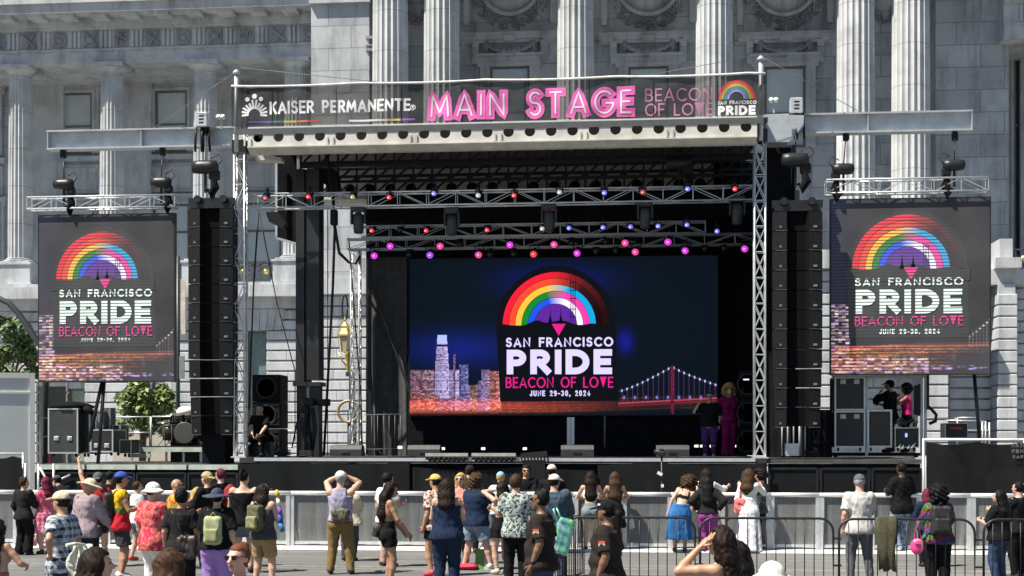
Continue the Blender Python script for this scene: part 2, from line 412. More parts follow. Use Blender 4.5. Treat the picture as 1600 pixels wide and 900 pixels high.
# ---- wings: colonnade of fluted columns before a wall with windows
YWC, YWW, YWE = 58.6, 61.6, 58.05            # column axis, wall, architrave face
zPed0, zPed1 = 9.0, 9.98                      # pedestals
zArch = Z(97, YWE, 200)
def wing(us, cols_gap, x_lo, x_hi, side):
    zc0, zc1 = zPed1, zArch
    for u in us:
        x = X(u, YWC); column(x, YWC, zc0, zc1, 0.53)
        q = MB(); q.box(x - .78, x + .78, YWC - .78, YWC + .75, zPed0 + .12, zPed1 - .08); q.box(x - .84, x + .84, YWC - .84, YWC + .8, zPed1 - .08, zPed1)
        q.box(x - .84, x + .84, YWC - .84, YWC + .8, zPed0, zPed0 + .12); part("pedestal", q, ST)
        # flat pilaster answering the column on the wall behind
        q = MB(); q.box(x - .75, x + .75, YWW - .28, YWW - .002, zPed1, zArch); part("pilaster", q, ST)
    b = MB()
    b.box(x_lo, x_hi, YWE, YWW, zArch, zArch + .52)                                     # architrave
    b.box(x_lo, x_hi, YWE - .05, YWW, zArch + .522, zArch + .60)
    b.box(x_lo, x_hi, YWE + .04, YWW, zArch + .602, zArch + 1.40)                       # frieze
    b.box(x_lo, x_hi, YWE - .12, YWW, zArch + 1.402, zArch + 1.52)
    b.box(x_lo, x_hi, YWE - 1.08, YWW, zArch + 1.86, zArch + 2.22)                       # corona
    b.box(x_lo, x_hi, YWE - .22, YWW, zArch + 1.522, zArch + 1.858)
    b.box(x_lo, x_hi, YWE - 1.2, YWW, zArch + 2.222, zArch + 2.5)
    part("entablature", b, ST)
    p = MB(); zt = zArch + 2.5
    p.box(x_lo, x_hi, YWE - .45, YWE + .35, zt, zt + .5)
    x = x_lo
    while x < x_hi:
        p.box(x, min(x + .9, x_hi), YWE - .35, YWE + .3, zt + .5, zt + 1.5)
        for k in range(7):
            p.lathe([(.07, 0), (.11, .25), (.06, .55), (.10, .8)], (x + 1.15 + k * .36, YWE, zt + .5), 8)
        x += 3.6
    p.box(x_lo, x_hi, YWE - .4, YWE + .35, zt + 1.3, zt + 1.6)
    part("parapet", p, ST)
    # triglyphs, metope reliefs and mutules
    pitch = cols_gap / 3.0; x = X(us[0], YWC) - pitch * 8; i = 0
    while x < x_hi - .3:
        if x > x_lo + .3:
            t = MB(); d = MB()
            for k in (-1, 0, 1): t.cbox((x + k * .19, YWE + .0, zArch + 1.0), (.13, .1, .72), bev=.03)
            t.box(x - .3, x + .3, YWE - .03, YWE + .04, zArch + 1.36, zArch + 1.40)
            for k in range(6): t.box(x - .27 + k * .1, x - .21 + k * .1, YWE - .06, YWE, zArch + .45, zArch + .52)
            t.box(x - .32, x + .32, YWE - .95, YWE - .2, zArch + 1.70, zArch + 1.86)
            d.box(x + .36, x + pitch - .36, YWE + .02, YWE + .038, zArch + .66, zArch + 1.36)
            cx = x + pitch / 2; rx = Matrix.Rotation(math.radians(90), 3, 'X'); zc = zArch + 1.0
            if i % 4 == 0:
                d.lathe([(.30, -.03), (.30, .05), (.22, .06), (.2, .02), (.12, .02), (.10, .08), (.02, .09)], (cx, YWE + .03, zc), 20, rot=rx)
            elif i % 4 == 1:
                d.bar((cx - .3, YWE, zc - .3), (cx + .3, YWE, zc + .3), .09, .09); d.bar((cx - .3, YWE - .03, zc + .3), (cx + .3, YWE - .03, zc - .3), .09, .09); d.lathe([(.16, -.02), (.16, .05), (.02, .09)], (cx, YWE, zc), 12, rot=rx)
            elif i % 4 == 2:
                rnd = random.Random(i)
                for k in range(16): a = rnd.random() * 6.28; r = rnd.random() * .3; p0 = Vector((cx + r * math.cos(a), YWE + .02, zc + r * math.sin(a))); d.tube([p0, p0 + Vector((rnd.uniform(-.12, .12), -.08, rnd.uniform(-.12, .12)))], [.07, .02], 5)
            else:
                d.bar((cx - .32, YWE, zc + .25), (cx + .3, YWE, zc - .28), .2, .07); d.bar((cx - .1, YWE - .02, zc - .3), (cx + .22, YWE - .02, zc + .3), .07, .07)
            part("triglyph", t, ST); part("metope_relief", d, STD)
        x += pitch; i += 1
    b = MB(); b.box(x_lo, x_hi, YWW, YWW + 3, zPed0, zArch); part("wall", b, STA)
    b = MB(); b.box(x_lo, x_hi, 57.25, YWW, 8.38, 8.86); b.box(x_lo, x_hi, 57.4, YWW, 8.862, 9.0); b.box(x_lo, x_hi, 57.75, YWW, 7.92, 8.378); part("ledge", b, ST)

xl0, xl1 = X(-330, 58), X(486, 57)
gap = X(175, YWC) - X(32, YWC)
wing([-111, 32, 175, 321, 462], gap, xl0, xl1, -1)
for u in (-30, 121, 269, 412):
    xa, xb = X(u, YWW) - .74, X(u, YWW) + .74
    zu1 = Z(143, YWW, 250); zu0 = zu1 - 2.75
    window(xa, xb, YWW - .12, zu0, zu1, meet=.45); surround(xa, xb, YWW, zu0, zu1)
    festoon(xa - .15, xb + .15, YWW - .12, zu1 + .88, .35)
    p = MB(); zq = zu0 - .35
    p.box(xa - .5, xb + .5, YWW - .3, YWW - .002, zq, zq + .2); p.box(xa - .35, xb + .35, YWW - .1, YWW - .003, zq - 1.45, zq - .15); p.box(xa - .18, xb + .18, YWW - .15, YWW - .1, zq - 1.3, zq - .3)
    p.box(xa - .5, xb + .5, YWW - .25, YWW - .002, zq - 1.75, zq - 1.6); part("spandrel_panel", p, ST)
    window(xa - .1, xb + .1, YWW - .12, 10.2, zq - 2.0, meet=.55); surround(xa - .1, xb + .1, YWW, 10.2, zq - 2.0, ears=.05)
rust(-330, 486, 57.9, .13, 7.92, holes=((104, 132, 4.6, 1.4), (57, 103, 4.7, .13), (384, 416, 7.0, 1.6), (236, 268, 7.0, 1.6), (-30, -2, 7.0, 1.6)))
for a, c, z0, z1, g in ((104, 132, 1.4, 4.6, mat("green_blind", (.24, .30, .25), .3)), (384, 416, 1.6, 7.0, mat("teal_pane", (.13, .20, .21), .15)), (236, 268, 1.6, 7.0, PANE), (-30, -2, 1.6, 7.0, PANE)):
    window(X(a, 57.9), X(c, 57.9), 58.15, z0, z1, g, .45)
q = MB(); q.box(X(57, 57.9), X(103, 57.9), 58.5, 58.6, .13, 4.7); dr = part("door", q, DARKGL)
q = MB(); q.box(X(63, 58.4), X(78, 58.4), 58.46, 58.49, 1.3, 2.0); part("notice", q, mat("red_notice", (.35, .02, .03), .5), dr)
for uc in (400, 252, -16):                               # flat-arch voussoirs over the tall windows
    xc = X(uc, 57.9); q = MB()
    for k in range(-3, 4):
        a = k * .115; w0, w1 = .13, .17
        q.prism([(xc + k * .3 - w0, 7.02), (xc + k * .3 + w0, 7.02), (xc + k * .36 + w1 + .01, 7.9), (xc + k * .36 - w1, 7.9)], 57.86, 57.96)
    part("voussoir", q, ST)
for uc in (104, 250, 398, -40):                          # iron railings with gilt bosses between the pedestals
    b = MB(); g = MB(); xc = X(uc, 58.3); rx = Matrix.Rotation(math.radians(90), 3, 'X')
    for zz in (9.08, 9.92): b.box(xc - 1.05, xc + 1.05, 58.27, 58.33, zz, zz + .06)
    for k in range(7): b.bar((xc - .99 + k * .33, 58.3, 9.1), (xc - .99 + k * .33, 58.3, 9.92), .035)
    for k in (-.83, -.17, .17, .83): b.tube([(xc + k + .15 * math.cos(t), 58.3, 9.52 + .33 * math.sin(t)) for t in np.linspace(0, 6.28, 13)], .02, 5)
    for k in (-.5, .5): b.tube([(xc + k + .28 * math.cos(t), 58.3, 9.52 + .3 * math.sin(t)) for t in np.linspace(0, 6.28, 17)], .025, 6)
    r = part("railing", b, IRON)
    for k in (-.5, .5): g = MB(); g.lathe([(.12, -.02), (.12, .03), (.07, .05), (.05, .08), (.02, .09)], (xc + k, 58.25, 9.52), 14, rot=rx); part("boss", g, GOLD, r)

# ---- central pavilion: pier walls, giant columns, portico entablature, podium
zE = Z(-120, 55, 1000); xP0, xP1 = X(577, 55), X(1468, 55)
YC = 56.0; PU = (610, 690, 899, 1116, 1337, 1423)
for u in PU: column(X(u, YC), YC, 9.6, zE, 0.75, top=0.93)
b = MB(); b.box(xP0, xP1, 54.75, 61, zE, zE + 1.1); b.box(xP0, xP1, 54.9, 61, zE + 1.102, zE + 2.2); b.box(xP0 - .4, xP1 + .4, 54.0, 61, zE + 2.202, zE + 3.2)
b.box(xP0 - 6, xP1 + 6, 56.3, 66, zE + 3.202, zE + 4.6); part("portico_entablature", b, ST)
b = MB()
b.box(X(486, 57), X(577, 57), 57.0, 66, 0.13 + 7.9, zE + 3.2); b.box(X(577, 57) + .002, X(583, 57), 57.25, 66, 8, zE)
part("pier_wall", b, STA)
b = MB(); b.box(X(486, 57) - .05, X(577, 57) + .06, 56.8, 57, Z(0, 56.5, 530), zE + 1.5); part("pier_cornice", b, ST)
q = MB()
for k, vv in enumerate((61, 72, 80)): q.box(X(572, 57), X(584, 57), 56.93, 57.0, Z(vv, 57, 578), Z(vv, 57, 578) + (.12 if k != 1 else .06))
part("pier_moulding", q, STD)
b = MB(); b.box(X(1462, 59), X(1576, 59), 59.0, 66, 9.0, zE + 3.2); part("pier_wall", b, STA)
b = MB(); b.box(X(575, 60), X(1470, 60), 60.2, 66, 8.0, zE); part("wall", b, STA)
b = MB(); b.box(X(486, 56.9), X(577, 56.9), 56.6, 57, 8.38, 9.0); b.box(xP0, xP1 + .4, 54.2, 60.2, 8.9, 9.6); b.box(xP1 + .402, X(1610, 56), 56.0, 62, 8.4, 9.0); part("ledge", b, ST)
rust(486, 577, 56.95, .13, 8.38)
rust(578, 1300, 54.5, .13, 8.9, back=5)
rust(1296, 1455, 57.3, .13, 8.9)
rust(1447, 1482, 54.5, .13, 8.9, back=4.5)
rust(1483, 1720, 57.0, .13, 8.4)
# projecting strip with pedestal at the right-hand pier, flared plinths
q = MB(); Yq = 55.75; x0, x1 = X(1559, Yq), X(1590, Yq)
for i in range(15):
    q.cbox(((x0 + x1) / 2, 56.35, 1.65 + i * .44), (x1 - x0, 1.2, .385), bev=.025)
q.box(x0 + .06, x1 - .06, 55.85, 57, 1.4, 8.4)
q.prism([(x0 - .45, .13), (x1 + .45, .13), (x1 + .45, .9), (x1 + .3, 1.0), (x1 + .05, 1.4), (x0 - .05, 1.4), (x0 - .3, 1.0), (x0 - .45, .9)], 55.5, 57)
part("quoin_strip", q, ST)
q = MB(); q.box(x0 - .1, x1 + .12, 55.6, 58.9, 9.002, 9.4); q.box(x0 + .1, x1 - .16, 55.85, 58.9, 9.402, 10.15); part("pier_pedestal", q, ST)
q = MB(); x0, x1 = X(1447, 54.4), X(1484, 54.4); q.prism([(x0 - .2, .13), (x1 + .5, .13), (x1 + .5, 1.3), (x1 + .3, 1.5), (x1 + .05, 2.0), (x0, 2.0)], 54.1, 54.5); part("plinth", q, ST)
# portico back wall: windows, panels and wreathed roundels between the columns
for uc in (797, 1013, 1226):
    xc = X(uc, 60.2); zl = Z(57, 60.2, uc); rx = Matrix.Rotation(math.radians(90), 3, 'X')
    p = MB(); p.box(xc - 2.1, xc + 2.1, 59.85, 60.2, zl - .18, zl + .12); p.box(xc - 2.1, xc + 2.1, 59.95, 60.2, zl - .32, zl - .182)
    for k in (-1.7, 0, 1.7): p.box(xc + k - .25, xc + k + .25, 59.78, 59.95, zl - .28, zl - .05)
    part("string_course", p, ST)
    z1 = Z(105, 60.2, uc); window(xc - .85, xc + .85, 60.08, z1 - 3.4, z1, meet=.42); surround(xc - .85, xc + .85, 60.2, z1 - 3.4, z1, w=.42, proud=.18)
    festoon(xc - 1.0, xc + 1.0, 60.0, z1 + .92, .34, .10)
    p = MB(); p.box(xc - 1.6, xc - 1.34, 59.98, 60.2, z1 + .15, z1 + 1.1); p.box(xc + 1.34, xc + 1.6, 59.98, 60.2, z1 + .15, z1 + 1.1)
    p.box(xc - 1.34, xc + 1.34, 59.98, 60.2, z1 + 1.16, z1 + 1.28); p.cbox((xc - 1.47, 59.95, z1 + .95), (.3, .2, .3), bev=.04); p.cbox((xc + 1.47, 59.95, z1 + .95), (.3, .2, .3), bev=.04)
    part("window_panel", p, ST)
    zc = Z(-24, 60.2, uc); R = 1.28
    m = MB(); m.tube([(xc + R * math.cos(t), 60.1, zc + R * math.sin(t)) for t in np.linspace(0, 6.2832, 41)], .10, 8)
    m.lathe([(R - .05, 0), (R - .05, .06), (.05, .10)], (xc, 60.19, zc), 40, rot=rx); part("roundel", m, ST)
    w = MB(); rnd = random.Random(uc)
    for k in range(230):
        t = rnd.uniform(math.pi * .95, math.pi * 2.05); r = R + rnd.uniform(.12, .62) * (0.7 + .3 * math.sin(-t)); p0 = Vector((xc + r * math.cos(t), 60.17, zc + r * math.sin(t)))
        w.tube([p0, p0 + Vector((rnd.uniform(-.11, .11), -rnd.uniform(.05, .16), rnd.uniform(-.11, .11)))], [rnd.uniform(.05, .09), .02], 5, smooth=False)
    part("wreath", w, STD)
    p = MB(); p.box(xc - 2.0, xc - 1.75, 60.05, 60.2, zl + .5, zE); p.box(xc + 1.75, xc + 2.0, 60.05, 60.2, zl + .5, zE)
    for s in (-1, 1):
        for k in range(4): p.bar((xc + s * (1.5 - k * .09), 60.15, zl + 1.0), (xc + s * (1.5 - k * .09), 60.15, zE), .05, .1)
    part("panel_border", p, ST)
for uc in (651, 1381):                                   # narrow bays between the paired columns
    xc = X(uc, 60.2); w = MB(); rnd = random.Random(uc); zc = Z(10, 60.2, uc)
    for k in range(60):
        t = rnd.random() * 6.28; r = .45 + rnd.uniform(-.12, .12); p0 = Vector((xc + r * math.cos(t), 60.17, zc + r * math.sin(t) * 1.4)); w.tube([p0, p0 + Vector((rnd.uniform(-.1, .1), -.1, rnd.uniform(-.1, .1)))], [.07, .02], 5, smooth=False)
    part("wreath", w, STD)
# ---- right-hand wing beyond the pavilion
xr0, xr1 = X(1577, 57.2), X(1850, 58)
wing([1652, 1790], gap, xr0, xr1, 1)
window(X(1583, YWW) , X(1618, YWW), YWW - .12, 10.2, Z(60, YWW, 1590), DARKGL, .6); surround(X(1583, YWW), X(1618, YWW), YWW, 10.2, Z(60, YWW, 1590), ears=.05)
b = MB(); g = MB(); xc = X(1600, 56.6); b.box(xc - .4, xc + 1.5, 56.6, 56.66, 9.02, 9.08); b.box(xc - .4, xc + 1.5, 56.6, 56.66, 9.8, 9.86)
for k in range(6): b.bar((xc - .3 + .3 * k, 56.63, 9.05), (xc - .3 + .3 * k, 56.63, 9.82), .035)
r = part("railing", b, IRON)
for k in (.0, .6): g = MB(); g.lathe([(.15, -.02), (.15, .04), (.08, .06), (.02, .09)], (xc + k, 56.56, 9.45), 14, rot=Matrix.Rotation(math.radians(90), 3, 'X')); part("boss", g, GOLD, r)
# ------------------------------------------------------------------ lettering from strokes
def arc(cx, cy, rx, ry, a0, a1, n=12):
    return [(cx + rx * math.cos(math.radians(a0 + (a1 - a0) * i / n)), cy + ry * math.sin(math.radians(a0 + (a1 - a0) * i / n))) for i in range(n + 1)]
GL = {
 'A': (.80, [[(0, 0), (.4, 1), (.8, 0)], [(.13, .28), (.67, .28)]]),
 'B': (.60, [[(0, 0), (0, 1), (.3, 1)] + arc(.3, .76, .25, .24, 90, -90) + [(0, .52)], [(0, .521), (.32, .521)] + arc(.32, .26, .28, .26, 90, -90) + [(0, 0)]]),
 'C': (.80, [arc(.48, .5, .48, .5, 48, 312, 20)]),
 'D': (.74, [[(0, 0), (0, 1), (.26, 1)] + arc(.26, .5, .48, .5, 90, -90, 16) + [(0, 0)]]),
 'E': (.52, [[(.52, 1), (0, 1), (0, 0), (.52, 0)], [(0, .5), (.47, .5)]]),
 'F': (.50, [[(.52, 1), (0, 1), (0, 0)], [(0, .5), (.45, .5)]]),
 'G': (.88, [arc(.48, .5, .48, .5, 45, 350, 22) + [(.95, .46), (.55, .46)]]),
 'I': (.0, [[(0, 0), (0, 1)]]),
 'J': (.42, [[(.42, 1), (.42, .25)] + arc(.21, .22, .21, .22, 0, -180, 8)]),
 'K': (.62, [[(0, 0), (0, 1)], [(.6, 1), (.02, .46)], [(.22, .62), (.62, 0)]]),
 'L': (.48, [[(0, 1), (0, 0), (.48, 0)]]),
 'M': (.92, [[(0, 0), (.08, 1), (.46, .18), (.84, 1), (.92, 0)]]),
 'N': (.72, [[(0, 0), (0, 1), (.72, 0), (.72, 1)]]),
 'O': (1.0, [arc(.5, .5, .5, .5, 90, 450, 28)]),
 'P': (.56, [[(0, 0), (0, 1), (.28, 1)] + arc(.28, .73, .28, .27, 90, -90) + [(0, .46)]]),
 'R': (.60, [[(0, 0), (0, 1), (.28, 1)] + arc(.28, .74, .28, .26, 90, -90) + [(0, .48)], [(.24, .48), (.6, 0)]]),
 'S': (.56, [arc(.29, .745, .26, .255, 35, 250, 14)[:-1] + arc(.28, .265, .28, .265, 75, -150, 16)]),
 'T': (.66, [[(0, 1), (.66, 1)], [(.33, 1), (.33, 0)]]),
 'U': (.66, [[(0, 1), (0, .33)] + arc(.33, .33, .33, .33, 180, 360, 12) + [(.66, 1)]]),
 'V': (.74, [[(0, 1), (.37, 0), (.74, 1)]]),
 '0': (.56, [arc(.28, .5, .28, .5, 90, 450, 20)]),
 '2': (.54, [arc(.27, .73, .26, .27, 165, -35, 12) + [(.0, 0), (.56, 0)]]),
 '3': (.54, [arc(.26, .75, .24, .25, 150, -80, 12) + arc(.26, .27, .27, .27, 80, -150, 12)]),
 '4': (.60, [[(.44, 0), (.44, 1), (0, .28), (.62, .28)]]),
 '9': (.56, [arc(.28, .7, .27, .3, 0, 360, 16) + [(.55, .55)] + arc(.27, .35, .28, .35, 20, -110, 10)]),
 '-': (.34, [[(0, .42), (.34, .42)]]), ',': (.08, [[(.06, .08), (0, -.16)]]), '.': (.05, [[(0, 0), (.05, 0)]]), ' ': (.42, []),
}
STEP = [None]                                  # longest straight piece of a ribbon, for lettering on curved cloth
def strip(mb, pts, w, put, closed=False, mi=0, d=0.0):
    """A flat ribbon of width w along pts (2-D), mitred; put(x, y, d) gives the world point."""
    P = [np.array(p, float) for p in pts]
    P = [p for i, p in enumerate(P) if i == 0 or np.linalg.norm(p - P[i - 1]) > 1e-6]
    if STEP[0]:
        Q = [P[0]]
        for a, c in zip(P, P[1:]):
            n = max(1, int(np.linalg.norm(c - a) / STEP[0])); Q += [a + (c - a) * (i / n) for i in range(1, n + 1)]
        P = Q
    if len(P) > 2 and np.linalg.norm(P[0] - P[-1]) < 1e-6: closed = True; P = P[:-1]
    n = len(P); L = []; R = []
    for i in range(n):
        a = P[i] - P[i - 1] if (i > 0 or closed) else P[1] - P[0]
        c = P[(i + 1) % n] - P[i] if (i < n - 1 or closed) else a
        a = a / np.linalg.norm(a); c = c / np.linalg.norm(c)
        na, nc = np.array([-a[1], a[0]]), np.array([-c[1], c[0]]); m = na + nc
        l = np.linalg.norm(m)
        if l < .35: m = na; k = 1
        else: m = m / l; k = 1.0 / max(m.dot(na), .2); k = k if k < 1.6 else 1.12
        L.append(P[i] + m * w / 2 * k); R.append(P[i] - m * w / 2 * k)
    vs = [put(p[0], p[1], d) for p in L] + [put(p[0], p[1], d) for p in R]
    fs = [(i, i + n, (i + 1) % n + n, (i + 1) % n) for i in range(n if closed else n - 1)]
    mb.add(vs, fs, mi)
def text(mb, s, x0, x1, y0, y1, t, put, gap=.22, mi=0, d=0.0, skip=(), tw=None):
    """Set s between x0..x1, y0 (bottom)..y1 (top) with stroke width t; outer edges touch the box."""
    hgt = (y1 - y0) - t; adv = sum(GL[c][0] for c in s); g = gap
    unit = hgt
    tot = adv * unit + (len(s) - 1) * g * unit + (len(s)) * t
    k = (x1 - x0) / tot; x = x0; boxes = []
    for i, c in enumerate(s):
        w, strokes = GL[c]; ww = w * unit * k + t * k
        if i not in skip:
            for j, st in enumerate(strokes):
                pts = [(x + t * k / 2 + p[0] * unit * k, y0 + t / 2 + p[1] * hgt) for p in st]
                if math.dist(pts[0], pts[-1]) > 1e-6 and tw is None:      # square ends
                    for e, n_ in ((0, 1), (-1, -2)):
                        dx, dy = pts[e][0] - pts[n_][0], pts[e][1] - pts[n_][1]; l = math.hypot(dx, dy) or 1
                        pts[e] = (pts[e][0] + dx / l * t * .46, pts[e][1] + dy / l * t * .46)
                strip(mb, pts, tw or t, put, mi=mi, d=d + j * .0004 + (i % 2) * .0002)
        boxes.append((x, x + ww)); x += ww + g * unit * k
    return boxes
class Frame:
    """A vertical plane y=Y addressed in photo pixels about a centre."""
    def __init__(s, u, v, Y): s.u, s.v, s.P, s.k = u, v, at(u, v, Y), K(u, Y)
    def put(s, u, v, d=0.0): return (s.P.x + (u - s.u) * s.k, s.P.y - d, s.P.z - (v - s.v) * s.k)
    def up(s): return lambda x, y, d=0.0: s.put(x, -y, d)      # y measured upwards (negated rows)

# ------------------------------------------------------------------ screens
def led_mat(name, strength, base, stripes=0.0):
    k = N(name); a = k.n("Attribute"); a.attribute_name = "led"; c = a.outputs[0]
    if stripes:
        sp = k.n("SeparateXYZ"); k.l(k.coord(), sp.inputs[0])
        f = k.math('FRACT', k.math('MULTIPLY', sp.outputs[2], 1.0 / stripes)); wv = k.n("TexNoise", Scale=3.0); k.l(k.coord(), wv.inputs[0])
        on = k.math('GREATER_THAN', k.math('ADD', f, k.math('MULTIPLY', wv.outputs[0], .18)), 0.42)
        c = k.mix(1.0, c, k.mix(on, (0.12, 0.12, 0.12), (1, 1, 1)), 'MULTIPLY')
    n = k.n("TexNoise", Scale=260.0); k.l(k.coord(), n.inputs[0]); n2 = k.n("TexNoise", Scale=.9, Detail=3); k.l(k.coord(), n2.inputs[0])
    b = k.ramp(n2.outputs[0], [(.35, tuple(.82 * x for x in base)), (.65, tuple(1.15 * x for x in base))])
    k.set(Base_Color=b, Roughness=0.55, Emission_Color=c, Emission_Strength=strength, Specular_IOR_Level=.1)
    return k.m
LED0 = led_mat("led_main", 0.68, (.005, .006, .008))
LEDS = led_mat("led_side", 0.66, (.066, .066, .073), 0.076)
def color_attr(o, cols):
    """cols: one linear RGB per face."""
    me = o.data; at_ = me.color_attributes.new("led", 'FLOAT_COLOR', 'CORNER')
    tot = np.zeros(len(me.polygons), np.int32); me.polygons.foreach_get("loop_total", tot)
    c = np.ones((len(me.polygons), 4), np.float32); c[:, :3] = cols
    at_.data.foreach_set("color", np.repeat(c, tot, axis=0).ravel())
def led_grid(name, fr, u0, u1, v0, v1, img, m, parent, d):
    h, w = img.shape[:2]; off = origin_of(parent)
    us = np.linspace(u0, u1, w + 1); vv = np.linspace(v0, v1, h + 1)
    xs = fr.P.x + (us - fr.u) * fr.k - off.x; zs = fr.P.z - (vv - fr.v) * fr.k - off.z
    Xg, Zg = np.meshgrid(xs, zs); V = np.stack([Xg.ravel(), np.full(Xg.size, fr.P.y - d - off.y), Zg.ravel()], 1)
    i = np.arange(h)[:, None] * (w + 1) + np.arange(w)[None, :]
    F = np.stack([i, i + w + 1, i + w + 2, i + 1], -1).reshape(-1, 4)
    me = bpy.data.meshes.new(name); me.from_pydata(V.tolist(), [], F.tolist()); me.materials.append(m)
    o = bpy.data.objects.new(name, me); COL.objects.link(o); o.parent = parent
    color_attr(o, img.reshape(-1, 3)); return o
def lin(c): return np.array(s2l(c))
def solid_led(o, c): color_attr(o, np.tile(lin(c), (len(o.data.polygons), 1)))

def city_image(w, h, ux, vy):
    """Night skyline, light trails and bridge in the main screen's pixel coordinates (ux, vy arrays)."""
    U, Vv = np.meshgrid(ux, vy); r = np.random.default_rng(3); img = np.zeros((h, w, 3))
    img[:] = lin((8, 17, 26))
    def add(c, wgt): img[...] += lin(c)[None, None] * wgt[..., None]
    g = np.exp(-((Vv - 545) / 26.0) ** 2) * np.clip(1 - np.abs(U - 720) / 130, 0, 1); add((24, 40, 165), g * .38)
    add((18, 22, 150), np.exp(-((Vv - 440) / 22.0) ** 2 - ((U - 868) / 75.0) ** 2) * .35)
    add((25, 25, 170), np.exp(-((Vv - 535) / 16.0) ** 2 - ((U - 977) / 11.0) ** 2) * .5)
    rowc = np.clip(r.random(h) * .8 + .35, 0, 1); noise = r.random((h, w)); noise2 = r.random((h // 2 + 1, w // 3 + 1)).repeat(2, 0).repeat(3, 1)[:h, :w]
    def bld(u0, u1, top, c, dens=.55, taper=0.0):
        t = np.clip((Vv - top) / 60.0, 0, 1); m = (U > u0 + taper * (1 - t)) & (U < u1 - taper * (1 - t)) & (Vv > top) & (Vv < 642)
        sh = .45 + .55 * np.clip((U - u0) / (u1 - u0), 0, 1); wv = (.10 + 1.0 * rowc[:, None] * noise2 ** (3.2 - dens * 3.0) * sh) + .5 * (noise > .96)
        img[m] = (lin(c)[None] * wv[m][:, None]) + lin((12, 10, 22))
    bld(637, 676, 578, (190, 150, 165), .5); bld(640, 662, 590, (200, 140, 165), .4); bld(727, 746, 602, (200, 160, 160), .45); bld(746, 752, 595, (150, 130, 190), .6)
    bld(751, 764, 578, (200, 170, 225), .6); bld(764, 782, 580, (235, 150, 140), .6); bld(716, 730, 570, (150, 150, 225), .55); bld(700, 716, 577, (205, 190, 250), .85)
    bld(706, 710, 552, (170, 130, 160), .6); bld(677, 700, 523, (212, 196, 255), .9, 4)
    crown = (U > 681) & (U < 696) & (Vv > 523) & (Vv < 536); img[crown] = lin((170, 185, 255)); band = (U > 678) & (U < 698) & (Vv > 537) & (Vv < 541); img[band] = lin((30, 30, 80))
    bld(637, 680, 618, (215, 130, 120), .55); bld(680, 735, 622, (190, 150, 190), .4)
    # orange light trails along the bottom
    y0 = 636 - (U - 637) * .012
    for k in range(11):
        yy = y0 + (k - 5) * 2.0 + np.sin(U / (30 + 5 * k) + k) * 1.1; a = np.exp(-((Vv - yy) / .8) ** 2) * (.3 + .7 * noise2)
        add((255, 100 + 5 * k, 85), a * np.clip((985 - U) / 260, .10, 1) * (.55 if k % 2 else .28))
    add((190, 60, 40), np.exp(-((Vv - y0) / 9.0) ** 2) * np.clip((1000 - U) / 260, 0, 1) * .45)
    # bridge
    dk = 631 - (U - 968) * .05; on = (U > 966)
    add((235, 90, 120), np.exp(-((Vv - dk) / .9) ** 2) * on * .6); add((180, 30, 40), np.exp(-((Vv - dk - 4) / 1.2) ** 2) * on * .4)
    cab = np.where(U < 1050, 612 - 38 * (np.clip(U - 968, 0, 82) / 82.0) ** 1.25, 574 + 30 * (np.clip(U - 1050, 0, 70) / 70.0) ** .8)
    dots = (np.abs(((U - 968) % 8) - 4) < 1.3); add((190, 200, 255), np.exp(-((Vv - cab) / 1.4) ** 2) * on * dots * 1.2); add((70, 50, 90), np.exp(-((Vv - cab) / .8) ** 2) * on)
    add((70, 40, 80), (np.abs(((U - 968) % 8) - 4) < .6) * (Vv > cab) * (Vv < dk) * on * .8)
    tw = (np.abs(U - 1050) < 2.2) & (Vv > 573) & (Vv < 647); img[tw] = lin((150, 40, 70)) * (.15 + .55 * noise2[tw][:, None])
    for k in range(9): add((150, 160, 255), np.exp(-((Vv - 622) / 2.0) ** 2 - ((U - 975 - 17 * k) / 1.5) ** 2) * .8)
    return np.clip(img, 0, 1)
def street_image(w, h):
    """Blown-up lower part of the night picture on the side screens: grey above, streaks of traffic light below."""
    r = np.random.default_rng(11); y = np.linspace(0, 1, h)[:, None] * np.ones((1, w)); x = np.linspace(0, 1, w)[None, :] * np.ones((h, 1))
    img = np.zeros((h, w, 3)); nb = r.random((h // 3 + 1, w // 5 + 1)).repeat(3, 0).repeat(5, 1)[:h, :w]; nf = r.random((h, w))
    def add(c, wgt): img[...] += lin(c)[None, None] * wgt[..., None]
    add((52, 56, 96), np.exp(-((x - .02) / .12) ** 2) * .25); 
    low = np.clip((y - .82) / .03, 0, 1)
    m = (x < .115) & (y > .6) | (y > .90) & (x < .62); add((245, 205, 185), m * (nb ** 2.2) * (.3 + 1.0 * nf) * (y > .6))
    add((150, 150, 255), m * (nb[::-1] ** 6) * .6)
    for k in range(16):
        yy = .845 + .0095 * k - x * .02 * (1 if k < 6 else 1.6) + .003 * np.sin(x * 9 + k); a = np.exp(-((y - yy) / .0032) ** 2)
        add((250, 128 + 14 * (k % 5), 100), a * (.12 + .8 * nb * nf) * np.clip((.98 if k < 6 else .72) - x + .12, 0, 1) * 1.9)
    add((190, 95, 75), np.exp(-((y - .855 + x * .02) / .012) ** 2) * .35)
    add((170, 60, 35), np.exp(-((y - .95) / .05) ** 2) * np.clip(.75 - x, 0, 1) * .45)
    for k in range(26): add((150 + 3 * k, 150, 240), np.exp(-((y - .955 - .02 * r.random()) / .004) ** 2 - ((x - .55 - .45 * r.random()) / .012) ** 2) * .7)
    for k in range(7):
        xx = .875 + .022 * k; top = .79 - .016 * k; add((235, 215, 205), np.exp(-((y - top) / .005) ** 2 - ((x - xx) / .006) ** 2) * .9); add((120, 100, 110), (np.abs(x - xx) < .0035) * (y > top) * (y < .85) * .5)
    add((150, 140, 210), np.exp(-((x - .775) / .012) ** 2 - ((y - .90) / .02) ** 2) * .15)
    return np.clip(img, 0, 1)

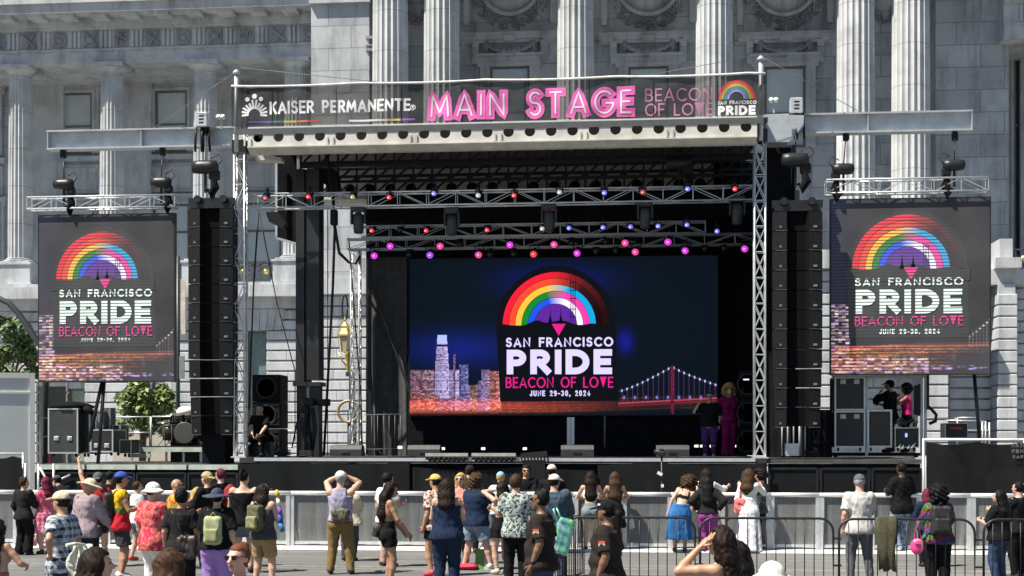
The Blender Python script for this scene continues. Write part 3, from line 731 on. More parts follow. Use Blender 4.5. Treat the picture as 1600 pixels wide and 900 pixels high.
BANDS = [((238, 28, 52), (110, 32, 34)), ((240, 74, 48), (70, 24, 30)), ((250, 190, 60), (18, 160, 215)), ((22, 128, 50), (238, 60, 165)), ((28, 84, 225), (240, 230, 255))]
def logo(parent, fr, m, cx, cy, R, box, rows, d, heavy, side=False):
    """Arch-topped black panel, rainbow arcs, hills, pink triangle and the four lines of lettering."""
    put = fr.up()
    u0, u1, vb = box
    poly = [(u0, vb), (u1, vb)] + [(cx + (u1 - u0) / 2 * math.cos(a), cy - (u1 - u0) / 2 * math.sin(a)) for a in np.linspace(0, math.pi, 25)]
    b = MB(); b.add([fr.put(p[0], p[1], d) for p in poly], [tuple(range(len(poly)))]); o = b.build("logo_panel", m, parent); solid_led(o, (30, 33, 30) if side else (10, 13, 18))
    b = MB(); cols = []; w = R / 8.3; n = 40
    for i, (ca, cb) in enumerate(BANDS):
        r1 = R - i * w; r0 = r1 - w * .93
        for k in range(n):
            a0, a1 = math.pi * (1 - k / n), math.pi * (1 - (k + 1) / n)
            if i < 2: t = np.clip((k / n - .42) / .26, 0, 1)
            else: t = np.clip((k / n - .40) / .2, 0, 1)
            c = lin(ca) * (1 - t) + lin(cb) * t
            if i < 2: c = c * (1 - .88 * np.clip((k / n - .5) / .4, 0, 1))
            vs = [fr.put(cx + r * math.cos(a), cy - r * math.sin(a), d + .003) for r, a in ((r0, a0), (r1, a0), (r1, a1), (r0, a1))]
            b.add(vs, [(0, 1, 2, 3)]); cols.append(c)
    rr = R - 5 * w
    for k in range(n):
        a0, a1 = math.pi * (1 - k / n), math.pi * (1 - (k + 1) / n)
        b.add([fr.put(cx, cy, d + .003), fr.put(cx + rr * math.cos(a0), cy - rr * math.sin(a0), d + .003), fr.put(cx + rr * math.cos(a1), cy - rr * math.sin(a1), d + .003)], [(0, 1, 2)])
        cols.append(lin((92, 36, 150)))
    o = b.build("rainbow", m, parent, fix=False); color_attr(o, np.array(cols))
    # hills and masts in silhouette
    hx = np.linspace(-1.12, 1.12, 46); hy = np.array([.03 + .07 * math.exp(-((x - .0) / .35) ** 2) + .05 * math.exp(-((x + .35) / .12) ** 2) + .02 * math.sin(x * 11) for x in hx])
    b = MB(); vs = []
    for x, y in zip(hx, hy): vs += [fr.put(cx + x * R, cy - y * R + 2, d + .006), fr.put(cx + x * R, cy + R * .22, d + .006)]
    b.add(vs, [(2 * i, 2 * i + 1, 2 * i + 3, 2 * i + 2) for i in range(45)])
    for x, t, ww in ((-.1, .36, .018), (.1, .36, .018), (-.1, .22, .05), (.1, .22, .05)):
        b.add([fr.put(cx + (x - ww) * R, cy, d + .006), fr.put(cx + (x + ww) * R, cy, d + .006), fr.put(cx + x * R, cy - t * R, d + .006)], [(0, 1, 2)])
    for x in (.27, .33, .39):
        strip(b, [(cx + x * R, -(cy)), (cx + (.33 + (x - .33) * .6) * R, -(cy - .45 * R)), (cx + (.33 + (x - .33) * .9) * R, -(cy - .95 * R * (1 if not side else .4)))], .012 * R, put, d=.007 + d)
    for t in (.15, .3, .5, .65, .8) if not side else (.15, .3): strip(b, [(cx + .27 * R, -(cy - t * R)), (cx + .39 * R, -(cy - t * R))], .015 * R, put, d=.0072 + d)
    o = b.build("hill_silhouette", m, parent); solid_led(o, (30, 33, 30) if side else (9, 12, 17))
    (sf, pr, bl, dt) = rows; tl = R * .13; c0 = cx + R * .06
    b = MB(); b.add([fr.put(c0 - tl, cy - 2, d + .009), fr.put(c0 + tl, cy - 2, d + .009), fr.put(c0, cy + R * .2, d + .009)], [(0, 1, 2)])
    bx = text(b, "BEACON OF LOVE", bl[0], bl[1], -bl[3], -bl[2], (bl[3] - bl[2]) * .13, put, .2, d=d + .009, skip=(12,))
    b.add([fr.put(bx[12][0], bl[2], d + .009), fr.put(bx[12][1], bl[2], d + .009), fr.put((bx[12][0] + bx[12][1]) / 2, bl[3], d + .009)], [(0, 1, 2)])
    o = b.build("lettering", m, parent); solid_led(o, (236, 40, 140) if side else (222, 30, 132))
    b = MB(); text(b, "SAN FRANCISCO", sf[0], sf[1], -sf[3], -sf[2], (sf[3] - sf[2]) * .2, put, .24, d=d + .009)
    o = b.build("lettering", m, parent); solid_led(o, (232, 250, 238) if side else (214, 204, 250)); b = MB()
    text(b, "PRIDE", pr[0], pr[1], -pr[3], -pr[2], (pr[3] - pr[2]) * .265, put, .10, d=d + .009)
    o = b.build("lettering", m, parent); solid_led(o, (232, 250, 238) if side else (214, 204, 250)); b = MB()
    text(b, "JUNE 29-30, 2024", dt[0], dt[1], -dt[3], -dt[2], (dt[3] - dt[2]) * .2, put, .38, d=d + .009)
    o = b.build("lettering", m, parent); solid_led(o, (232, 250, 238) if side else (214, 204, 250))

def screen(name, u0, u1, v0, v1, Y, label, img, m, lg, header=0):
    uc, vc = (u0 + u1) / 2, (v0 + v1) / 2; fr = Frame(uc, vc, Y); w2, h2 = (u1 - u0) / 2 * fr.k, (v1 - v0) / 2 * fr.k; P = fr.P
    t = thing(name, (P.x, Y, P.z - h2), label, "screen", "screens showing the festival logo")
    b = MB(); b.box(P.x - w2 - .03, P.x + w2 + .03, Y + .002, Y + .12, P.z - h2 - .02, P.z + h2 + .03); b.build("cabinet", BLACKM, t)
    if callable(img): img = img(fr)
    led_grid("display", fr, u0, u1, v0, v1, img, m, t, .004)
    logo(t, fr, m, *lg[:5], .006, None, lg[6]); return t, fr
main_img = lambda fr: city_image(420, 214, np.linspace(637, 1118, 420), np.linspace(404, 648, 214))
YS = 33.6; YL = 39.6
screen("led_screen", 637, 1118, 403, 648, YL, "largest led screen, at the back of the stage, showing a logo over a night skyline", main_img, LED0,
       (868, 508, 83, (781, 967, 627), ((790, 958, 527, 542), (790, 958, 546, 585), (790, 958, 589, 606), (828, 922, 610, 619)), .006, False))
sl, frl = screen("led_screen", 57, 275, 336, 595.5, YS, "grey led screen hanging above the tree and drums, beside the white trailer", street_image(200, 240), LEDS,
       (160, 437, 75, (82, 247, 542), ((90, 240, 452, 464), (90, 240, 469, 506), (90, 240, 510, 525), (125, 205, 527.5, 533.5)), .006, True))
sr, frr = screen("led_screen", 1301, 1543, 311, 584.5, YS, "grey led screen hanging above the road cases and the two crew people", street_image(220, 250), LEDS,
       (1418, 420, 85, (1328, 1512, 528), ((1337, 1503, 434, 447), (1337, 1503, 452, 490), (1337, 1503, 494, 509), (1375, 1467, 514, 522)), .006, True))

# ------------------------------------------------------------------ trusses
def lattice(mb, p, q, s, n, r, kind='zig', updir=(0, 0, 1)):
    p, q = Vector(p), Vector(q); d = (q - p).normalized(); up = Vector(updir); sd = d.cross(up).normalized(); L = (q - p).length; h = s / 2
    for fs, nm in ((sd, up), (-sd, up), (up, sd), (-up, sd)):
        for i in range(n):
            a, c = p + d * (L * i / n), p + d * (L * (i + 1) / n)
            sg = 1 if i % 2 == 0 else -1
            mb.bar(a + fs * h - nm * h * sg, c + fs * h + nm * h * sg, r, r)
            if kind == 'x': mb.bar(a + fs * h + nm * h * sg, c + fs * h - nm * h * sg, r, r)
            mb.bar(a + fs * h - nm * h, a + fs * h + nm * h, r, r)
        mb.bar(q + fs * h - nm * h, q + fs * h + nm * h, r, r)
def truss(name, p, q, s, n, label, cat, group=None, m=None, cr=.026, lr=.022, kind='zig', updir=(0, 0, 1)):
    p, q = Vector(p), Vector(q); t = thing(name, p, label, cat, group); d = (q - p).normalized(); up = Vector(updir); sd = d.cross(up).normalized(); h = s / 2
    for a in (-1, 1):
        for c in (-1, 1):
            b = MB(); b.tube([p + sd * h * a + up * h * c, q + sd * h * a + up * h * c], cr, 8); b.build("chord", m or ALU, t)
    b = MB(); lattice(b, p, q, s, n, lr, kind, updir); b.build("lattice", m or ALU, t); return t

DZ = 1.94; YF = 33.0
# ---- the stage itself
stage = thing("stage", (X(780, YF), YF, 0), "black mobile stage with a cream roof beam full of round holes", "stage")
xs0, xs1 = X(374, YF), X(1198, YF)
b = MB(); b.box(xs0, xs1, YF, 41.2, DZ - .12, DZ); b.build("deck", mat("stage_deck", (.03, .03, .033), .5, 0, .3, 2), stage)
b = MB(); b.box(X(398, YF), X(1180, YF), YF - .05, YF - .002, DZ - .075, DZ + .004); b.build("deck_edge", ALU, stage)
def drape(x0, x1, Y, z0, z1, n=90, amp=.05, m=None, name="skirt", parent=None, sag=0.0, seed=1, freq=1.0):
    rnd = random.Random(seed); ph = [rnd.random() * 6.28 for _ in range(5)]; vs = []; fs = []; th = .02
    rows = 9
    for side in (0, 1):
        for j in range(rows):
            t = j / (rows - 1.0); z = z1 + (z0 - z1) * t
            for i in range(n + 1):
                s = i / n; x = x0 + (x1 - x0) * s
                w = amp * (.25 + .75 * t) * (math.sin(x * 5.3 * freq + ph[0]) + .6 * math.sin(x * 11.7 * freq + ph[1] + t) + .4 * math.sin(x * 23 * freq + ph[2] - t * 2))
                zz = z - sag * abs(math.sin(x * 1.1)) * (1 - t)
                vs.append((x, Y - w + side * th, zz))
    o = (n + 1) * rows
    for side in (0, 1):
        for j in range(rows - 1):
            for i in range(n):
                a = side * o + j * (n + 1) + i; f = (a, a + n + 1, a + n + 2, a + 1); fs.append(f if side == 0 else f[::-1])
    for j in range(rows - 1):
        for i in (0, n): a = j * (n + 1) + i; fs.append((a, a + n + 1, a + n + 1 + o, a + o))
    b = MB(); b.add(vs, fs, 0, True); return b.build(name, m or VINYL, parent)
drape(xs0, X(642, YF), YF - .06, .02, DZ - .09, 80, .03, VINYL, "skirt", stage, .06, 3, .5)
drape(X(646, YF), X(930, YF), YF - .12, .02, DZ - .20, 80, .035, VINYL, "skirt", stage, .08, 5, .6)
drape(X(934, YF), xs1, YF - .06, .02, DZ - .09, 70, .02, VINYL, "skirt", stage, .07, 8, .5)
b = MB(); b.box(xs0 + .05, xs1 - .05, YF + .06, YF + .12, .01, DZ - .125); b.build("skirt_backing", DRAPE, stage)
# roof: front and rear castellated beams, deck, dark under-trusses
CREAM = mat("cream_painted_steel", (.56, .55, .51), .5, 0, .2, 2.5, .1, 20)
def holed_beam(u0, u1, Y, zc, ztop, zbot, r, n, th, name):
    x0, x1 = X(u0, Y), X(u1, Y); w = (x1 - x0) / n; b = MB()
    for i in range(n):
        cx = x0 + w * (i + .5); N_ = 20; out = []; inn = []
        for k in range(N_):
            a = 2 * math.pi * k / N_; c, s_ = math.cos(a), math.sin(a); q = min((w / 2) / max(abs(c), 1e-6), ((ztop - zc) if s_ > 0 else (zc - zbot)) / max(abs(s_), 1e-6))
            out.append((cx + c * q, s_ * q + zc)); inn.append((cx + c * r, zc + s_ * r))
        cor = [(cx + sx * w / 2, zz) for sx, zz in ((1, ztop), (-1, ztop), (-1, zbot), (1, zbot))]
        # snap the nearest rim point of each corner onto it so the cells tile
        for c in cor:
            k = min(range(N_), key=lambda j: (out[j][0] - c[0]) ** 2 + (out[j][1] - c[1]) ** 2); out[k] = c
        vs = [(p[0], Y, p[1]) for p in out] + [(p[0], Y, p[1]) for p in inn] + [(p[0], Y + th, p[1]) for p in inn]
        fs = [(k, (k + 1) % N_, N_ + (k + 1) % N_, N_ + k) for k in range(N_)] + [(N_ + k, N_ + (k + 1) % N_, 2 * N_ + (k + 1) % N_, 2 * N_ + k) for k in range(N_)]
        b.add(vs, fs)
    b.box(x0, x1, Y - .0, Y + .35, ztop + .001, ztop + .06); b.prism_x([(Y - .06, zbot - .03), (Y - .06, zbot - .001), (Y + .4, zbot - .001), (Y + .4, zbot - .13), (Y + .2, zbot - .13)], x0, x1)
    for i in range(0, n, 4):
        for dx in (-.07, .07): b.box(x0 + w * i + dx - .02, x0 + w * i + dx + .02, Y - .03, Y - .002, zbot + .02, zbot + .2)
    return b.build(name, CREAM, stage)
holed_beam(387, 1183, YF - .26, 9.575, 9.755, 9.345, .125, 24, .1, "roof_beam")
holed_beam(500, 1210, 40.6, 9.72, 10.22, 9.45, .16, 22, .1, "roof_beam")
b = MB(); b.prism_x([(YF + .02, 9.74), (41.0, 10.34), (41.0, 10.5), (YF + .02, 9.84)], X(385, YF), X(1200, YF)); b.build("roof", mat("roof_underside", (.10, .10, .10), .7), stage)
b = MB(); b.box(X(372, YF), X(1192, YF), YF - .275, YF - .265, 9.635, 9.775); b.build("roof_strip", mat("dark_grey_strip", (.09, .092, .1), .5), stage)  # thin dark strip laid flush across the tops of the beam holes
for Yt in (35.2, 37.4, 39.4):
    b = MB(); x0, x1 = X(470, Yt), X(1190, Yt)
    for z in (9.30, 9.82): b.box(x0, x1, Yt - .04, Yt + .04, z, z + .08)
    n = 24
    for i in range(n):
        xa, xb = x0 + (x1 - x0) * i / n, x0 + (x1 - x0) * (i + 1) / n
        b.bar((xa, Yt, 9.38), ((xb), Yt, 9.84), .05); b.bar((xa, Yt, 9.38), (xa, Yt, 9.84), .05)
    b.build("roof_truss", BLACKM, stage)
# pillars, side drapes, back drape
for u0, u1, zlo, zhi, Yp in ((462, 499, 3.85, 9.3, 35.3), (463, 477, DZ, 3.85, 35.35), (484, 498, DZ, 3.85, 35.35)):
    b = MB(); x0, x1 = X(u0, Yp), X(u1, Yp)
    if u0 == 462:
        b.box(x0, x0 + .22, Yp, Yp + .5, zlo, zhi); b.box(x0 + .225, x0 + .30, Yp + .1, Yp + .5, zlo, zhi); b.box(x0 + .305, x1, Yp - .05, Yp + .5, zlo + .06, zhi); b.box(x0 - .06, x1 + .05, Yp - .08, Yp + .52, zlo - .1, zlo - .002)
    else: b.box(x0, x1, Yp + .02, Yp + .42, zlo, zhi - .1)
    b.build("pillar", mat("black_pillar", (.02, .021, .024), .4, 0, .3, 2), stage)
b = MB(); b.box(X(478, 35.5), X(484, 35.5), 35.45, 35.6, DZ, 3.74); b.build("pillar", STEEL, stage)
Yp = 37.2; b = MB(); b.prism([(X(433, Yp), Z(240, Yp, 440)), (X(462, Yp), Z(240, Yp, 440)), (X(462, Yp), Z(381, Yp, 440)), (X(433, Yp), Z(373, Yp, 440))], Yp, Yp + .12); b.build("side_drape", DRAPE, stage)
b = MB(); b.bar((X(432, 37), 37, Z(240, 37, 432)), (X(432, 37), 37, Z(372, 37, 432)), .06, .06); b.bar((X(432, 37), 37, Z(372, 37, 432)), (X(463, 37), 37, Z(381, 37, 463)), .06, .06); b.build("side_frame", STEEL, stage)
drape(X(1197, 34.2), X(1237, 34.2), 34.3, DZ, 9.4, 20, .03, DRAPE, "side_drape", stage, 0, 4, 1.4)
drape(X(1115, 40.2), X(1240, 40.2), 40.2, DZ, 10.2, 40, .05, DRAPE, "side_drape", stage, 0, 9, .9)
b = MB(); b.box(X(1238, 34.5), X(1243, 34.5), 34.5, 40.8, DZ, 9.5); b.build("side_wall", DRAPE, stage)
drape(X(572, 40.9), X(1240, 40.9), 40.9, DZ, 9.4, 120, .04, DRAPE, "back_drape", stage, 0, 2, .7)
b = MB(); b.box(X(498, 40.75), X(1215, 40.75), 40.72, 40.78, 9.35, 10.36); b.build("rear_blackout", DRAPE, stage)
b = MB(); b.box(X(574, 38.6), X(1190, 38.6), 38.6, 38.75, Z(345, 38.6), 9.3); b.build("border_drape", DRAPE, stage)
GAUZE = mat("grey_gauze", (.055, .057, .06), .95, 0, .3, 4)
drape(X(576, 38.8), X(636, 38.8), 38.8, DZ, Z(402, 38.8, 600), 46, .06, GAUZE, "wing_drape", stage, 0, 12, 1.3)
b = MB(); Yb = 38.6
for (u0, v0, u1, v1) in ((580, 440, 640, 612), (576, 690, 600, 712), (578, 402, 578, 712)): b.bar((X(u0, Yb), Yb, Z(v0, Yb, u0)), (X(u1, Yb), Yb, Z(v1, Yb, u1)), .09, .06)
b.build("brace", BLACKM, stage)
b = MB(); b.box(X(640, 39.7), X(1116, 39.7), 39.75, 39.85, DZ, Z(650, 39.7)); b.build("screen_base", DRAPE, stage)
# roof wings: cream side panel at the right, brackets at the left
b = MB(); b.prism([(X(1190, 33.6), 10.05), (X(1256, 33.6), 10.0), (X(1256, 33.6), 9.75), (X(1232, 33.6), 9.38), (X(1190, 33.6), 9.38)], 33.6, 34.0); b.build("roof_bracket", STEEL, stage)
b = MB(); b.prism([(X(372, 33.6), 9.95), (X(392, 33.6), 9.95), (X(400, 33.6), 9.2), (X(440, 33.6), 9.16), (X(440, 33.6), 9.24), (X(372, 33.6), 9.5)], 33.55, 33.9); b.build("roof_bracket", CREAM, stage)

for u, lab in ((376, "slim silver truss tower standing next to the seated person"), (1187, "slim silver truss tower standing beside the two performers")):
    x = X(u, 33.35); t = truss("truss_tower", (x, 33.35, DZ + .03), (x, 33.35, 9.75), .25, 13, lab, "truss", "silver towers at the stage front", ALU, .024, .02, 'zig' if u < 800 else 'x', (1, 0, 0))
    b = MB(); b.box(x - .19, x + .19, 33.16, 33.54, DZ + .001, DZ + .03); b.build("base_plate", ALU, t)
    b = MB(); b.box(x - .17, x + .17, 33.18, 33.52, 9.32, 9.62); b.build("sleeve_block", BLACKM, t)
    b = MB(); b.tube([(x, 33.0, 9.3), (x, 33.0, 11.15)], .055, 10); b.lathe([(.09, 11.15), (.09, 11.2), (.03, 11.26)], (x, 33.0, 0), 10); b.build("pole", STEEL, t)
# trusses carrying the lamps
def htruss(u0, u1, v, Y, s, n, lab, grp, m=None, name="lighting_truss", uref=None, cr=.022, lr=.015):
    z = Z(v, Y, uref or (u0 + u1) / 2); return truss(name, (X(u0, Y), Y, z), (X(u1, Y), Y, z), s, n, lab, "truss", grp, m, cr, lr)
htruss(400, 1177, 309, 34.6, .34, 17, "silver lighting truss nearest the audience, below the roof beam", "lighting trusses")
htruss(566, 1102, 359.5, 37.0, .30, 12, "middle lighting truss, shorter one just above the rearmost truss", "lighting trusses", STEEL)
htruss(544, 1196, 378, 38.2, .28, 14, "rearmost lighting truss, close above the large screen", "lighting trusses", STEEL)
htruss(46, 276, 317, YS + .05, .29, 6, "short truss carrying the screen beside the white trailer", "trusses above the side screens")
htruss(1290, 1542, 291, YS + .05, .31, 6, "short truss carrying the screen above the road cases", "trusses above the side screens")
x = X(556, 39.2); truss("truss_tower", (x, 39.2, DZ), (x, 39.2, Z(392, 39.2, 556)), .24, 11, "slim truss tower beside the gilded street lamp and grey drape", "truss", None, ALU, .02, .018, 'x', (1, 0, 0))
# side I-beams
for u0, u1, lab in ((77, 372, "long grey steel girder reaching over the trailer side of the stage"), (1194, 1518, "long grey steel girder reaching over the road case side of the stage")):
    Yb = 34.0; x0, x1 = X(u0, Yb), X(u1, Yb); t = thing("girder", ((x0 + x1) / 2, Yb, 9.62), lab, "beam", "side girders")
    b = MB(); b.prism_x([(Yb - .16, 9.62), (Yb + .16, 9.62), (Yb + .16, 9.66), (Yb + .02, 9.66), (Yb + .02, 10.06), (Yb + .16, 10.06), (Yb + .16, 10.10), (Yb - .16, 10.10), (Yb - .16, 10.06), (Yb - .02, 10.06), (Yb - .02, 9.66), (Yb - .16, 9.66)], x0, x1); b.build("flange", STEEL, t)
    b = MB()
    for k in (0.0, .5, 1.0): xx = x0 + .01 + (x1 - x0 - .04) * k; b.box(xx, xx + .02, Yb - .15, Yb - .022, 9.662, 10.058)
    b.build("stiffener", STEEL, t)
# ------------------------------------------------------------------ the printed mesh banner over the roof
def scrim(name, col, clear, back=0.0):
    k = N(name); co = k.coord(); n = k.n("TexNoise", Scale=2.2, Detail=3); k.l(co, n.inputs[0])
    c = k.ramp(n.outputs[0], [(.3, tuple(.75 * x for x in col)), (.7, tuple(min(1, 1.25 * x) for x in col))])
    k.set(Base_Color=c, Roughness=0.8, Specular_IOR_Level=.12)
    tr = k.n("BsdfTransparent"); mx = k.n("MixShader"); mx.inputs[0].default_value = clear
    k.l(k.p.outputs[0], mx.inputs[1]); k.l(tr.outputs[0], mx.inputs[2]); k.l(mx.outputs[0], k.out.inputs[0]); return k.m
YBN = 32.86
def wr(x, z): return .018 * math.sin(x * 3.1 + z * 2.0) + .012 * math.sin(x * 7.7 - z * 5.0) + .01 * math.sin(x * 1.3 + z * 9)
def bput(x, z, d=0.0): return (x, YBN - wr(x, z) - d, z)
zb0, zb1 = Z(189, YBN, 780), Z(125.5, YBN, 780); xb0, xb1 = X(362, YBN), X(1196, YBN)
ban = thing("banner", ((xb0 + xb1) / 2, YBN, zb0), "wide see-through dark mesh banner with pink main stage lettering", "banner")
b = MB(); nx, nz = 120, 10
def btop(x): return zb1 - .035 * abs(math.sin((x - xb0) * 1.03)) ** .7 + .02
for i in range(nx + 1):
    x = xb0 + (xb1 - xb0) * i / nx
    for j in range(nz + 1):
        z = zb0 + (btop(x) - zb0) * j / nz; b.v.append(bput(x, z)); b.n += 1
for i in range(nx):
    for j in range(nz): a = i * (nz + 1) + j; b.f.append([a, a + nz + 1, a + nz + 2, a + 1]); b.m.append(0); b.sm.append(True)
b.build("mesh_sheet", scrim("banner_mesh", (.042, .042, .045), .24), ban)
b = MB(); b.tube([(xb0 + (xb1 - xb0) * i / 60, YBN - .02, btop(xb0 + (xb1 - xb0) * i / 60)) for i in range(61)], .028, 6); b.build("hem", mat("white_webbing", (.7, .7, .68), .7), ban)
b = MB()
for u in (425, 525, 627, 722, 820, 921, 1021, 1121): x = X(u, YBN); b.tube([bput(x, z, .008) for z in np.linspace(zb0, zb1 - .02, 8)], .008, 5)
b.build("seam", BLACK, ban)
PINK = scrim("banner_pink", (.80, .16, .50), .12); PALE = scrim("banner_pale", (.78, .78, .8), .12); ROSE = scrim("banner_rose", (.62, .24, .42), .3)
def bz(v, u): return Z(v, YBN, u)
STEP[0] = .07
b = MB(); tx = (X(668, YBN), X(992, YBN), bz(186, 830), bz(138.5, 830)); hh = tx[3] - tx[2]
text(b, "MAIN STAGE", *tx, hh * .29, bput, .08, d=.014); b.build("lettering", PINK, ban)
b = MB(); text(b, "MAIN STAGE", *tx, hh * .29, bput, .08, d=.022, tw=hh * .055); b.build("lettering", PALE, ban)
b = MB(); text(b, "KAISER PERMANENTE", X(421, YBN), X(641, YBN), bz(176, 530), bz(156, 530), .055, bput, .17, d=.006)
strip(b, [(X(645, YBN) + .06 * math.cos(a), bz(168, 645) + .06 * math.sin(a)) for a in np.linspace(0, 6.2832, 17)], .015, bput, d=.006); text(b, "R", X(643.6, YBN), X(646.6, YBN), bz(170, 645), bz(165.5, 645), .014, bput, .1, d=.006)
cx, cz = X(397.5, YBN), bz(179, 398); kk = K(398, YBN)
for i in range(12):
    a = math.radians(-4 + 188 * i / 11); r0, r1 = 9 * kk, (19 + 2.5 * abs(math.sin(3 * a)) + (2 if 4 < i < 7 else 0)) * kk
    strip(b, [(cx + r0 * math.cos(a), cz + r0 * math.sin(a)), (cx + r1 * math.cos(a), cz + r1 * math.sin(a))], 3.0 * kk, bput, d=.006)
for du, dv, r in ((-11.5, -24, 3.6), (0, -28.5, 4), (10.5, -24, 3.4)):
    b.add([bput(cx + (du + r * math.cos(t)) * kk, cz - (dv - r * math.sin(t)) * kk, .006) for t in np.linspace(0, 6.2832, 15)[:-1]], [tuple(range(14))])
text(b, "SAN FRANCISCO", X(1121, YBN), X(1182, YBN), bz(163, 1150), bz(157.5, 1150), .017, bput, .25, d=.006)
text(b, "PRIDE", X(1121, YBN), X(1181, YBN), bz(180, 1150), bz(165, 1150), .06, bput, .1, d=.006)
b.build("lettering", PALE, ban)
b = MB(); text(b, "BEACON", X(1008, YBN), X(1113, YBN), bz(158, 1060), bz(137.5, 1060), .035, bput, .2, d=.006)
q = text(b, "OF LOVE", X(1008, YBN), X(1113, YBN), bz(181, 1060), bz(161, 1060), .035, bput, .2, d=.006, skip=(5,))
b.add([bput(q[5][0] - .02, bz(161, 1060), .006), bput(q[5][1] + .02, bz(161, 1060), .006), bput((q[5][0] + q[5][1]) / 2, bz(181, 1060), .006)], [(0, 1, 2)])
b.build("lettering", ROSE, ban)
cx, cz, kk = X(1150.5, YBN), bz(155, 1150), K(1150, YBN)
for i, c in enumerate(((.55, .05, .07), (.6, .14, .06), (.6, .38, .08), (.08, .3, .14), (.10, .25, .6), (.42, .3, .62))):
    b = MB(); r = (28 - 3.1 * i) * kk; strip(b, [(cx + r * math.cos(a), cz + r * math.sin(a)) for a in np.linspace(math.pi, 0, 25)], 2.7 * kk, bput, d=.006); b.build("rainbow_arc", scrim("arc_print", c, .2), ban)
for u0, u1, c in ((388, 420, (.22, .09, .4)), (420, 444, (.08, .2, .2)), (444, 462, (.6, .55, .1)), (462, 480, (.45, .2, .08)), (480, 503, (.4, .06, .06)), (545, 606, (.75, .75, .78)), (606, 626, (.7, .62, .12)), (626, 649, (.3, .16, .5))):
    b = MB(); strip(b, [(X(u0, YBN), bz(190, u0 * .3 + 370) + .02), (X(u1, YBN), bz(190, u1 * .3 + 370) + .02)], .045, bput, d=.005); b.build("colour_bar", scrim("bar_print", c, .2), ban)
STEP[0] = None
# stay wires
def wire(pts, r, name, lab, cat="cable", grp=None, m=None):
    b = MB(); b.tube(pts, r, 6); p = Vector(pts[0])
    me = MB(); me.tube([Vector(q) - p for q in pts], r, 6); ob = me.build(name, m or STEEL); ob.location = p; tag(ob, lab, cat, grp); return ob
for (u0, v0, u1, v1, Y1, lab) in ((377, 106, 236, 203, 34, "thin stay wire from the pole top down to the girder over the trailer"), (377, 106, 590, 128, 32.9, "thin stay wire sloping behind the sponsor lettering end of the banner"),
                          (1186, 86, 1352, 180, 34, "thin stay wire from the pole top down to the girder over the road cases"), (1186, 86, 1000, 120, 32.9, "thin stay wire sloping down to the banner top near the columns")):
    wire([at(u0, v0, 33.0), at(u1, v1, Y1)], .007, "stay_wire", lab, m=mat("wire_grey", (.16, .17, .18), .5))

# ------------------------------------------------------------------ lamps on the trusses
ORD = "first second third fourth fifth sixth seventh eighth ninth tenth eleventh twelfth thirteenth fourteenth fifteenth".split()
LC = {'red': ((1.0, .06, .09), .95), 'dim red': ((.75, .12, .13), .7), 'blue': ((.20, .22, 1.0), 1.2), 'white': ((.8, .74, .74), .7), 'yellow': ((.62, .6, .25), .7), 'violet': ((.40, .2, 1.0), .9),
      'magenta': ((.85, .06, .85), 1.0), 'pink': ((1.0, .08, .42), 1.0), 'purple': ((.45, .10, 1.0), 1.0), 'unlit': ((.04, .04, .045), 0.0)}
def lens_mat(nm):
    key = "lens_" + nm.replace(" ", "_")
    if key in MATS: return MATS[key]
    c, s_ = LC[nm]; k = N(key); co = k.coord(); vo = k.n("TexVoronoi", Scale=16.0); k.l(co, vo.inputs[0])
    ln = k.n("VectorMath", operation='LENGTH'); av = k.n("VectorMath", operation='ADD'); k.l(k.coord(scale=(1, 0, 1.1)), av.inputs[0]); av.inputs[1].default_value = (.012, 0, .025); k.l(av.outputs[0], ln.inputs[0]); g = k.n("TexNoise", Scale=22.0); k.l(co, g.inputs[0])
    rr = k.math('ADD', k.math('MULTIPLY', ln.outputs[1], 8.5), k.math('MULTIPLY', g.outputs[0], .25))
    cc = k.ramp(rr, [(.22, tuple(min(1, .45 + .75 * x) for x in c)), (.38, c), (.52, tuple(.15 * x for x in c)), (.68, c), (.92, tuple(.25 * x for x in c))])
    k.set(Base_Color=(.05, .05, .05), Roughness=.15, Emission_Color=cc, Emission_Strength=s_ * .8); MATS[key] = k.m; return k.m
PROT = {}
def lamp(u, v, Y, colour, r, lab, grp, reach=.34, tilt=28, pan=0):
    key = (r, colour)
    R0 = Matrix.Rotation(math.radians(90 + tilt), 3, 'X')
    if key not in PROT:
        t = thing("stage_light", (0, 0, 0), lab, "stage light", grp)
        b = MB(); b.lathe([(r * .45, -.34), (r * .8, -.30), (r * .95, -.12), (r * 1.12, 0), (r * 1.16, .05), (r * 1.04, .06), (r * 1.0, .02)], (0, 0, 0), 16, rot=R0, caps=True); b.build("lamp_body", BLACK, t)
        b = MB(); b.lathe([(r * .98, .03), (r * .8, .055), (r * .4, .075), (.004, .08)], (0, 0, 0), 18, rot=R0); b.build("lens", lens_mat(colour), t)
        b = MB()
        for s in (-1, 1): b.bar((s * r * 1.2, .1, .02), (s * r * 1.2, .16, reach - .06), .025, .04)
        b.bar((-r * 1.25, .16, reach - .06), (r * 1.25, .16, reach - .06), .04, .03); b.bar((0, .16, reach - .05), (0, .2, reach + .08), .05, .04); b.build("yoke", BLACKM, t)
        PROT[key] = t
    else: t = copy_tree(PROT[key]); t["label"] = lab; t["group"] = grp
    t.location = at(u, v, Y); t.rotation_euler = (0, 0, math.radians(pan)); return t
row = [(415, 309, 'dim red'), (482, 307, 'red'), (551, 307.5, 'yellow'), (608, 308, 'red'), (678, 302, 'blue'), (747, 305, 'white'), (803, 305, 'red'), (874, 300, 'white'), (944, 301, 'blue'), (1004, 300, 'dim red'), (1074, 295, 'blue'), (1148, 295, 'red')]
for i, (u, v, c) in enumerate(row): lamp(u, v, 34.25, c, .064, f"{c} lamp on the truss nearest the audience, {ORD[i]} from the black pillar", "lamps on the front truss", .2, 20)
